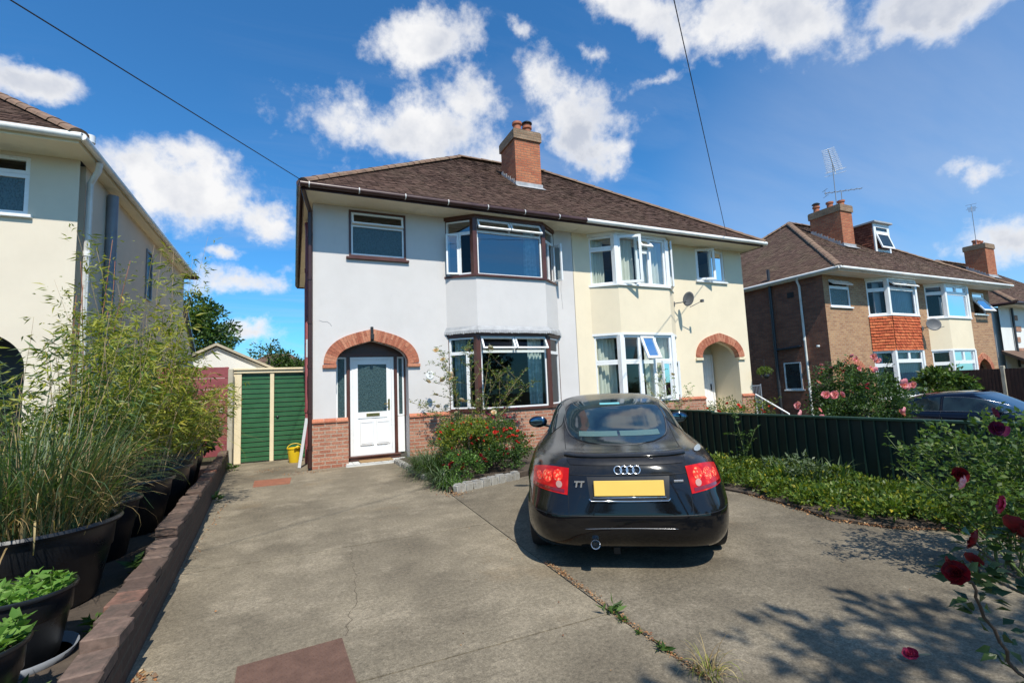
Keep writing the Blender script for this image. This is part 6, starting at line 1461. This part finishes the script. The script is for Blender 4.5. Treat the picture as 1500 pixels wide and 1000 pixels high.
# weeds behind the coping and along the joint
WD = 'weeds growing in cracks and corners'
def weed(loc, s_, label, mat='leaf_mid', n=26, up=.6):
    t = P_('weed', label, 'weed', loc, WD); P, D, L = [], [], []
    for i in range(n): az = random.uniform(0, 6.28); q = random.random(); P.append((random.gauss(0, s_ * .15), random.gauss(0, s_ * .15), q * s_ * up)); D.append((math.cos(az), math.sin(az), random.uniform(0, .9))); L.append(s_ * random.uniform(.35, .8))
    L = np.array(L); leaves('foliage', P, D, L, L * .32, mat, t)
for (p, s_, lb) in (((-1.13, 4.85, .06), .20, 'upright green weed behind the coping beside the huge tub'), ((-1.09, 3.85, .06), .13, 'small weed at the foot of the coping beside the pot in its saucer'), ((-1.05, 2.95, .06), .17, 'pale weed between the nearest pot and the wall'), ((-1.18, 6.3, .06), .16, 'small weed behind the wall beside the bamboo tubs'), ((-.98, 8.1, .0), .16, 'green weed at the foot of the wall on the drive side'), ((-1.12, 11.4, .0), .22, 'green weed where the wall meets the garage'), ((-.95, 3.5, .06), .12, 'tiny weed tucked behind the coping near the seedlings')): weed(p, s_, lb)
for (y, s_, lb) in ((2.62, .12, 'low green weed in the joint of the drive, the largest of the joint'), (2.50, .07, 'low green weed in the joint just nearer than the largest one'), (2.14, .085, 'rosette weed in the joint of the drive near the bottom edge'), (2.34, .05, 'tiny weed between the two larger ones in the joint')): weed((1.815 + (y - 2.6) * .05, y, .0), s_, lb, 'leaf_mid', 22, .25)
t = P_('grass_tuft', 'pale dry grass tuft in the joint at the bottom of the drive', 'grass', (1.86, 1.88, 0)); blades('blades', (0, 0, 0), 80, (.06, .20), .8, (.002, .004), ['leaf_straw', 'leaf_bamboo'], t, rad=.06, droop=1.5, mi_p=[.6, .4])
# dead leaves and moss litter (uncountable)
P, D, L = [], [], []
def litter(n, fn, ll=(.008, .022)):
    for _ in range(n): x, y = fn(); P.append((x, y, random.uniform(.003, .012))); D.append((random.uniform(-1, 1), random.uniform(-1, 1), random.uniform(-.1, .25))); L.append(random.uniform(*ll))
def jl(): y = random.uniform(1.7, 3.6); return (1.80 + (y - 1.8) * .05 + random.gauss(0, .012), y)
litter(900, jl, (.006, .020)); litter(650, lambda: (wx(2.6) + abs(random.gauss(0, .05)) + .0, random.uniform(1.6, 3.3)), (.012, .035)); litter(160, lambda: (wx(5) + abs(random.gauss(0, .03)), random.uniform(3.3, 8)))
litter(130, lambda: (random.gauss(.2, .22), 10.1 + random.gauss(0, .12)), (.012, .03)); litter(60, lambda: (random.gauss(-.45, .15), random.gauss(10.9, .1)), (.012, .03)); litter(150, lambda: (random.gauss(2.05, .10), random.gauss(6.55, .10)), (.012, .03))
litter(130, lambda: (random.uniform(-.5, 5), random.uniform(1.8, 10)), (.006, .02))
def el():
    e_ = [(5.15, 4.4), (5.03, 3.7), (4.84, 3.15), (5.02, 2.7), (5.36, 2.4), (5.6, 1.6)]; i = random.randint(0, 4); t = random.random(); return (e_[i][0] + (e_[i+1][0] - e_[i][0]) * t + random.gauss(.03, .05), e_[i][1] + (e_[i+1][1] - e_[i][1]) * t)
litter(1100, el, (.01, .03))
L = np.array(L); o = leaves('leaf_litter', P, D, L, L * .6, 'litter'); tag(o, 'scattered brown dead leaves along the joints and edges of the drive', 'leaf litter', kind='stuff')
# ---------------------------------------------------------------- flower bed in front of the grey house
def shrub(name, label, cat, loc, r, n, clumps, cr, mats, ll, asp, stems=8, stem_mat='bark', cz=None, group=None, bottom=-.6, fl=(), shell=.5, flr=.03):
    t = P_(name, label, cat, loc, group); c = (0, 0, cz if cz is not None else r[2] * .95)
    P, D = crown_points(c, r, n, clumps, cr, zmin=.02, bottom=bottom, shell=shell); s_ = RNG.integers(0, len(mats), len(P)); L = RNG.uniform(*ll, len(P))
    leaves_mi('foliage', [(P[s_ == i], D[s_ == i], L[s_ == i], L[s_ == i] * asp) for i in range(len(mats))], list(mats), t)
    mb = MB()
    for _ in range(stems): stem(mb, (random.uniform(-.1, .1) * r[0], random.uniform(-.1, .1) * r[1], 0), (random.uniform(-1, 1) * r[0] * .8, random.uniform(-1, 1) * r[1] * .8, r[2] * 1.5), r[2] * 1.5, .008 + r[2] * .006)
    mb.build('stems', stem_mat, t, smooth=True)
    for (kind, k, fr) in fl:
        for _ in range(k):
            q = unit(RNG.normal(size=(1, 3)))[0]; q[2] = abs(q[2]) * .8 if random.random() < .75 else q[2] * .5; q[1] = -abs(q[1]); p = np.array(c) + q * np.array(r) * random.uniform(.92, 1.12)
            if p[2] > .05: flower(t, tuple(p), fr * random.uniform(.7, 1.2), kind)
    return t
shrub('fuchsia_bush', 'yellow-green leafy bush with small red flowers in the front bed of the grey house', 'bush', (2.72, 7.95, .05), (.56, .55, .47), 6500, 120, .11, ('leaf_yellow', 'leaf_mid', 'leaf_yellow', 'leaf_ground'), (.03, .055), .5, 14, fl=(('scarlet', 34, .026),), cz=.50)
shrub('fuchsia_bush', 'darker green bush with orange-red flowers beside the rear of the parked coupe', 'bush', (3.38, 8.05, .05), (.56, .55, .40), 5600, 110, .11, ('leaf_mid', 'leaf_dark', 'leaf_ground'), (.03, .055), .5, 12, fl=(('scarlet', 26, .036),), cz=.43)
shrub('low_fuchsia', 'low green plant with a cluster of dark red flowers behind the granite setts', 'bush', (2.42, 7.22, .05), (.34, .36, .22), 2200, 50, .08, ('leaf_mid', 'leaf_fresh', 'leaf_dark'), (.028, .05), .55, 8, fl=(('red', 14, .034),), cz=.22)
shrub('low_shrub', 'low dark green shrub along the right end of the granite setts', 'bush', (3.15, 7.42, .05), (.42, .26, .22), 2400, 60, .08, ('leaf_dark', 'leaf_mid'), (.03, .05), .6, 8, fl=(('red', 6, .03),), cz=.22)
t = P_('feathery_plant', 'feathery dark grey-green plant at the left edge of the flower bed', 'plant', (2.18, 8.25, .05)); blades('blades', (0, 0, 0), 1100, (.25, .62), .55, (.006, .012), ['leaf_greygreen', 'leaf_dark', 'leaf_mid'], t, rad=.26, droop=1.3, mi_p=[.45, .3, .25], sy=2.4)
t = P_('iris_clump', 'grey strappy leaves drooping over the corner of the granite edging', 'plant', (2.08, 7.15, .05)); blades('blades', (0, 0, 0), 240, (.2, .40), .8, (.010, .02), ['leaf_greygreen', 'leaf_reed'], t, rad=.16, droop=1.6, mi_p=[.6, .4], sy=1.8)
blades('low_blades', (.05, -.25, 0), 160, (.10, .22), .8, (.01, .018), ['leaf_fresh'], t, rad=.14, droop=1.2)
shrub('dark_shrub', 'dark shrub with thin purple-red flower spikes under the ground floor bay', 'bush', (3.3, 9.2, .05), (.95, .35, .48), 3600, 90, .12, ('leaf_mid', 'leaf_dark', 'leaf_greygreen'), (.035, .06), .45, 14, fl=(), cz=.45)
t = P_('snapdragons', 'tall magenta and purple flower spikes rising between the bushes and the bay', 'flowers', (3.35, 8.6, .05)); mb = MB()
for i in range(26):
    x, y = random.uniform(-.45, .75), random.uniform(-.2, .3); pts = stem(mb, (x, y, .2), (random.uniform(-.12, .12), random.uniform(-.12, .12), 1), random.uniform(.55, .85), .004, .05, 6, .05)
    for k in range(3): flower(t, pts[-1 - k] + Vector((random.gauss(0, .01), random.gauss(0, .01), 0)), .024, random.choice(['crimson', 'purple', 'purple']))
mb.build('stems', 'stem_green', t)
t = P_('climbing_rose', 'leggy climbing rose with cream blooms and sparse leaves against the ground floor bay', 'rose', (3.35, 9.45, .05))
st_ = [((-.05, 0, 0), (-.25, -.05, 1), 2.1), ((0, 0, 0), (.15, -.1, 1), 2.3), ((0, .05, 0), (.45, -.1, 1), 2.2), ((-.05, 0, .2), (-.45, -.05, .9), 1.7), ((.05, 0, .2), (.75, -.15, .9), 1.9), ((0, 0, .3), (-.1, -.1, 1), 2.2)]
st_ += [((.1, 0, .2), (.3, -.2, 1), 1.7), ((-.1, 0, .2), (-.3, -.15, 1), 2.0), ((.05, 0, .2), (.6, -.2, 1), 1.6)]
tp = rose_stems(t, st_, 8, .042, ('leaf_greygreen', 'leaf_mid', 'leaf_yellow'), 'stem_tan', .009, branch=7)
for (p, d) in tp[:16]: flower(t, p, random.uniform(.045, .07), 'cream')
# ---------------------------------------------------------------- planting by the green fence
P_all, D_all = [], []
ctr = [(5.62, 7.6), (5.75, 6.9), (5.7, 6.2), (5.75, 5.5), (5.75, 4.9), (5.72, 4.3), (5.65, 3.75), (5.5, 3.3), (5.6, 2.85), (5.85, 2.45)]
for (x, y) in ctr:
    for dx in (-.28, .12, .5):
        p, d = crown_points((x + dx, y + random.uniform(-.15, .15), .09 + .02 * dx), (.30, .42, .11 + .03 * (dx + .3)), 1400, 34, .09, zmin=.0, bottom=-.3); P_all.append(p); D_all.append(d)
Pp = np.concatenate(P_all); Dd = np.concatenate(D_all); Dd[:, 2] += .3; k_ = Pp[:, 0] < 6.55; Pp, Dd = Pp[k_], Dd[k_]; LL = RNG.uniform(.03, .06, len(Pp)); s_ = RNG.integers(0, 4, len(Pp))
o = leaves_mi('ground_cover', [(Pp[s_ == i], Dd[s_ == i], LL[s_ == i], LL[s_ == i] * .55) for i in range(4)], ['leaf_ground', 'leaf_ground', 'leaf_mid', 'leaf_yellow']); tag(o, 'yellow-green leafy ground cover filling the strip in front of the dark green fence', 'ground cover', kind='stuff')
t = P_('tall_weeds', 'grey-green upright weeds standing in the middle of the ground cover', 'weeds', (5.95, 4.1, .05)); blades('blades', (0, 0, 0), 130, (.18, .45), .2, (.012, .03), ['leaf_greygreen', 'leaf_mid'], t, rad=.30, droop=.6, mi_p=[.7, .3], sy=1.6)
Pp, Dd = crown_points((0, .1, .22), (.25, .4, .13), 380, 16, .08); leaves('foliage', Pp, Dd, RNG.uniform(.05, .09, len(Pp)), RNG.uniform(.02, .03, len(Pp)), 'leaf_greygreen', t)
t = P_('sapling', 'thin leafy sapling standing against the dark green fence', 'sapling', (6.35, 5.35, 0)); tp = rose_stems(t, [((0, 0, 0), (.02, .05, 1), .95), ((0, 0, 0), (-.05, -.1, 1), .7)], 3, .04, ('leaf_mid',), 'stem_green', .008, branch=1)
t = P_('standard_rose', 'thin bare-stemmed rose with a tuft of leaves against the dark green fence near the coupe', 'rose', (6.45, 6.95, 0)); tp = rose_stems(t, [((0, 0, 0), (-.02, .1, 1), 1.55), ((0, 0, .3), (.12, .2, 1), 1.1), ((0, 0, .35), (-.2, .1, 1), 1.25), ((0, 0, .4), (.25, 0, 1), .8)], 1, .034, ('leaf_mid', 'leaf_yellow'), 'stem_tan', .009, branch=2)
t = P_('garden_rose', 'loose rose bush with a leafy top in front of the porch of the cream house', 'rose', (8.1, 8.6, 0)); tp = rose_stems(t, [((0, 0, 0), (-.25, .0, 1), 1.9), ((0, 0, 0), (.1, .1, 1), 1.6), ((0, 0, 0), (.35, -.1, 1), 1.4), ((0, 0, 0), (-.05, -.2, 1), 1.5)], 3, .045, ('leaf_mid', 'leaf_fresh'), 'stem_tan', .010, branch=3); flower(t, tp[4][0], .05, 'cream')
shrub('mixed_border', 'straggly plants with small red and yellow flowers along the cream house wall', 'border', (11.2, 9.6, -.1), (1.5, .4, .45), 2400, 80, .14, ('leaf_mid', 'leaf_yellow', 'leaf_dark'), (.05, .08), .4, 16, fl=(('scarlet', 12, .05),), cz=.55)
# pink rose bush beyond the fence
t = P_('pink_rose_bush', 'large leafy rose bush covered in pink blooms beyond the green fence', 'rose bush', (10.6, 6.1, gz(10.4)))
G2 = [crown_points(c_, r_, n_, k_, .16, bottom=-1) for (c_, r_, n_, k_) in (((.1, 0, .75), (1.15, .9, .62), 9000, 170), ((-.2, .1, 1.25), (.55, .6, .55), 3600, 70), ((.8, -.1, 1.15), (.5, .5, .45), 2600, 50))]
Pp = np.concatenate([a for a, _ in G2]); Dd = np.concatenate([b for _, b in G2]); LL = RNG.uniform(.04, .07, len(Pp)); s_ = RNG.integers(0, 3, len(Pp))
leaves_mi('foliage', [(Pp[s_ == i], Dd[s_ == i], LL[s_ == i], LL[s_ == i] * .6) for i in range(3)], ['leaf_dark', 'leaf_mid', 'leaf_dark'], t)
tp = rose_stems(t, [((random.uniform(-.4, .4), random.uniform(-.3, .3), .3), (random.uniform(-.7, .7), random.uniform(-.4, .3), 1), random.uniform(1.2, 1.75)) for _ in range(18)], 3, .05, ('leaf_dark', 'leaf_mid'), 'stem_green', .010, branch=2)
for (p, d) in tp[:18]: flower(t, p, random.uniform(.035, .06), random.choice(['pink', 'pink', 'crimson']))
for (u, v, sc_) in ((1217, 578, .12), (1230, 580, .10), (1172, 602, .11), (1325, 562, .13), (1335, 566, .11), (1317, 600, .12), (1205, 607, .07), (1278, 545, .10), (1284, 527, .10), (1292, 530, .09), (1250, 524, .07), (1258, 536, .07)):
    dr = view_dir(u, v); tt = 5.15 / dr.y; p = Vector((0, 0, 1.42)) + dr * tt - Vector((10.6, 6.1, gz(10.4)))
    for _ in range(2): flower(t, p + Vector([random.gauss(0, .04) for _ in range(3)]), sc_ * .62, 'pink', (1.2, random.uniform(-.5, .5)))
shrub('round_bush', 'rounded bright green bush beneath the cream bay of the brick house', 'bush', (18.6, 8.0, gz(19)), (.75, .75, .55), 2600, 60, .2, ('leaf_mid', 'leaf_dark', 'leaf_ground'), (.10, .16), .5, 10, cz=1.45)
t = P_('hanging_plant', 'small green plant in a dark pot hung at the corner of the cream house', 'plant', (13.05, 10.0, 1.55)); mb = MB(); mb.lathe([(.001, -.14), (.08, -.14), (.12, 0), (.10, 0)], 16); mb.build('pot', 'pot_black', t, smooth=True)
mb = MB(); mb.tube([(0, 0, 0), (0, .0, .45), (0, .3, .47)], .006, 5); mb.build('hook', 'black_metal', t)
Pp, Dd = crown_points((0, 0, .08), (.2, .2, .12), 700, 20, .07); leaves('foliage', Pp, Dd, RNG.uniform(.04, .08, len(Pp)), RNG.uniform(.015, .02, len(Pp)), 'leaf_ground', t)
t = P_('plant_pot', 'green plastic pot with a climbing plant at the corner of the cream house', 'pot', (13.3, 9.9, gz(13.3) + .28)); mb = MB(); mb.lathe([(.001, -.28), (.13, -.28), (.17, .1), (.18, .1), (.16, .09)], 20); mb.build('tub', 'fence_rail', t, smooth=True); rose_stems(t, [((0, 0, 0), (0, .1, 1), .9), ((0, 0, 0), (-.2, .1, 1), .7)], 3, .05, ('leaf_mid', 'leaf_yellow'), 'stem_green', .006, branch=1)
shrub('wall_climber', 'dark shrub growing at the side wall of the brick house', 'bush', (16.3, 9.6, gz(16.3)), (.6, .7, .8), 2200, 60, .18, ('leaf_dark', 'leaf_mid'), (.05, .09), .5, 8, cz=.7)
# near rose bushes at the right edge
t = P_('red_rose_bush', 'leafy rose bush with crimson blooms in front of the fence at the right edge', 'rose bush', (4.6, 1.68, 0))
st_ = [((random.uniform(-.15, .15), random.uniform(-.15, .15), 0), (random.uniform(-.55, .6), random.uniform(-.45, .5), 1), random.uniform(.80, 1.20)) for _ in range(22)]
tp = rose_stems(t, st_, 3, .040, ('leaf_mid', 'leaf_ground', 'leaf_mid'), 'stem_green', .007, branch=3)
G2 = crown_points((.05, .05, .72), (.60, .60, .42), 1700, 60, .13, bottom=-.7); LL = RNG.uniform(.035, .06, len(G2[0])); s_ = RNG.integers(0, 3, len(LL)); leaves_mi('outer_foliage', [(G2[0][s_ == i], G2[1][s_ == i], LL[s_ == i], LL[s_ == i] * .5) for i in range(3)], ['leaf_mid', 'leaf_dark', 'leaf_ground'], t)
for (u, v, d_, r_, kd) in ((1460, 628, 3.4, .042, 'purple'), (1455, 605, 3.5, .03, 'purple'), (1415, 708, 3.0, .035, 'pink'), (1473, 740, 2.9, .038, 'crimson'), (1405, 695, 3.1, .035, 'red')):
    flower(t, Vector((0, 0, 1.42)) + view_dir(u, v) * d_ - Vector((4.6, 1.68, 0)), r_, kd, (1.3, random.uniform(-.5, .5)))
t = P_('near_rose', 'thin leggy rose stems with large dark red blooms nearest the viewer', 'rose', (2.3, .55, 0))
O3 = Vector((2.3, .55, 0)); at3 = lambda u, v, d_: Vector((0, 0, 1.42)) + view_dir(u, v) * d_ - O3
mb = MB(); Pn, Dn, Ln_ = [], [], []
lines = [[(0, 0, 0), (-.1, .1, .35), at3(1490, 985, 2.0), at3(1445, 905, 1.85), at3(1420, 850, 1.75), at3(1400, 838, 1.68)], [(0, 0, 0), (.05, .15, .4), at3(1560, 900, 1.9), at3(1500, 868, 1.85), at3(1440, 840, 1.8), at3(1425, 822, 1.8)], [(0, 0, 0), (.1, .2, .5), at3(1580, 860, 1.9), at3(1530, 800, 1.9), at3(1490, 778, 1.9)], [at3(1560, 900, 1.9), at3(1500, 850, 2.0), at3(1440, 810, 2.0), at3(1425, 790, 2.0)]]
for ln in lines:
    pts = [Vector(p) for p in ln]; sm = []
    for i in range(len(pts) - 1):
        for k in range(5): sm.append(pts[i].lerp(pts[i+1], k / 5) + Vector([random.gauss(0, .003) for _ in range(3)]))
    sm.append(pts[-1]); mb.tube(sm, [.006 * (1 - .6 * i / len(sm)) for i in range(len(sm))], 6)
    for q in sm[8:]:
        if random.random() < .8:
            for _ in range(4): az = random.uniform(0, 6.28); dd = Vector((math.cos(az), math.sin(az), random.uniform(-.3, .5))).normalized(); Pn.append(tuple(q + dd * .03)); Dn.append(tuple(dd)); Ln_.append(random.uniform(.03, .048))
mb.build('stems', 'stem_dark', t, smooth=True); Ln_ = np.array(Ln_); leaves('foliage', Pn, Dn, Ln_, Ln_ * .5, 'leaf_dark', t)
for (u, v, d_, r_) in ((1402, 840, 1.62, .028), (1388, 830, 1.64, .024), (1488, 775, 1.85, .034), (1500, 785, 1.85, .03), (1432, 792, 2.0, .030), (1425, 822, 1.8, .022)): flower(t, at3(u, v, d_), r_, 'red', (1.1, random.uniform(-.6, .6)))
t = P_('fallen_rose', 'single fallen crimson rose head lying on the concrete at the bottom right', 'flower', (0, 0, 0)); 
d = view_dir(1335, 958); tt = -1.39 / d.z; p = Vector((0, 0, 1.42)) + d * tt; flower(t, p, .035, 'crimson'); mb = MB(); mb.tube([p, p + Vector((.12, -.02, -.02))], .003, 5); mb.build('stem', 'stem_tan', t)
# ---------------------------------------------------------------- trees
def tree(name, label, loc, h, r, n, clumps, cr, mats, ll, cz=None, trunk=.2, group=None, parts=1, gaps=None):
    t = P_(name, label, 'tree', loc, group); c = (0, 0, cz or h - r[2]); P, D = crown_points(c, r, n, clumps, cr, shell=.35, bottom=-.7); s_ = RNG.integers(0, len(mats), len(P)); L = RNG.uniform(*ll, len(P))
    leaves_mi('crown', [(P[s_ == i], D[s_ == i], L[s_ == i], L[s_ == i] * .5) for i in range(len(mats))], list(mats), t)
    mb = MB(); mb.tube([(0, 0, -.1), (random.uniform(-.1, .1), .05, c[2] * .5), (0, 0, c[2])], [trunk, trunk * .75, trunk * .4], 12)
    for i in range(9): a = random.uniform(0, 6.28); stem(mb, (0, 0, c[2] * random.uniform(.45, .95)), (math.cos(a) * r[0], math.sin(a) * r[1], r[2] * random.uniform(.2, 1)), max(r) * .9, trunk * .35, 0, 6, .12, 8)
    mb.build('trunk', 'bark', t, smooth=True); return t
tree('tree', 'rounded dark green tree rising beyond the maroon gate and the left house', (-4.7, 27, 0), 6.9, (2.1, 2.0, 2.0), 9000, 150, .5, ('leaf_tree', 'leaf_mid', 'leaf_mid'), (.14, .24), cz=4.5)
TB = 'low trees beyond the garage'
tree('tree', 'low bushy tree behind the garage roof, nearest the grey house', (-.2, 26, 0), 3.5, (1.5, 1.0, .9), 3000, 60, .35, ('leaf_tree', 'leaf_mid'), (.12, .2), cz=2.75, group=TB, trunk=.1)
t = tree('tree', 'thin tree with bare reaching twigs above the garage roof', (-1.0, 24, 0), 4.1, (.9, .8, .75), 420, 24, .22, ('leaf_tree', 'leaf_mid'), (.1, .16), cz=3.35, group=TB, trunk=.07)
tree('tree', 'low dark tree between the outbuilding gable and the bungalow', (-3.4, 23, 0), 3.6, (1.2, 1.0, .9), 2600, 50, .32, ('leaf_tree', 'leaf_dark'), (.12, .2), cz=2.8, group=TB, trunk=.1)
# street trees behind the viewer, which throw the dappled shade on the drive and stand in the window reflections
ST = 'street trees behind the viewer'
t = tree('tree', 'street tree behind the viewer whose shade falls on the lower right of the drive', (2.0, -2.55, -.03), 6.2, (1.8, 1.15, 1.3), 1150, 34, .30, ('leaf_tree', 'leaf_mid'), (.14, .22), cz=4.9, group=ST, trunk=.11)
for i, (x, y, h, lb) in enumerate(((-14, -19, 8, 'street tree across the road, far left behind the viewer'), (-5, -21, 6.5, 'street tree across the road, left behind the viewer'), (6, -20, 9, 'street tree across the road, straight behind the viewer'), (15, -19, 7, 'street tree across the road, right behind the viewer'), (27, -21, 9, 'street tree across the road, far right behind the viewer'))):
    tree('tree', lb, (x, y, -.5 if x > 9 else -.03), h, (2.6, 2.2, h * .36), 3600, 70, .6, ('leaf_tree', 'leaf_dark'), (.22, .36), group=ST)
# rose bushes by the pavement just out of frame on the right, dappled shade on the drive
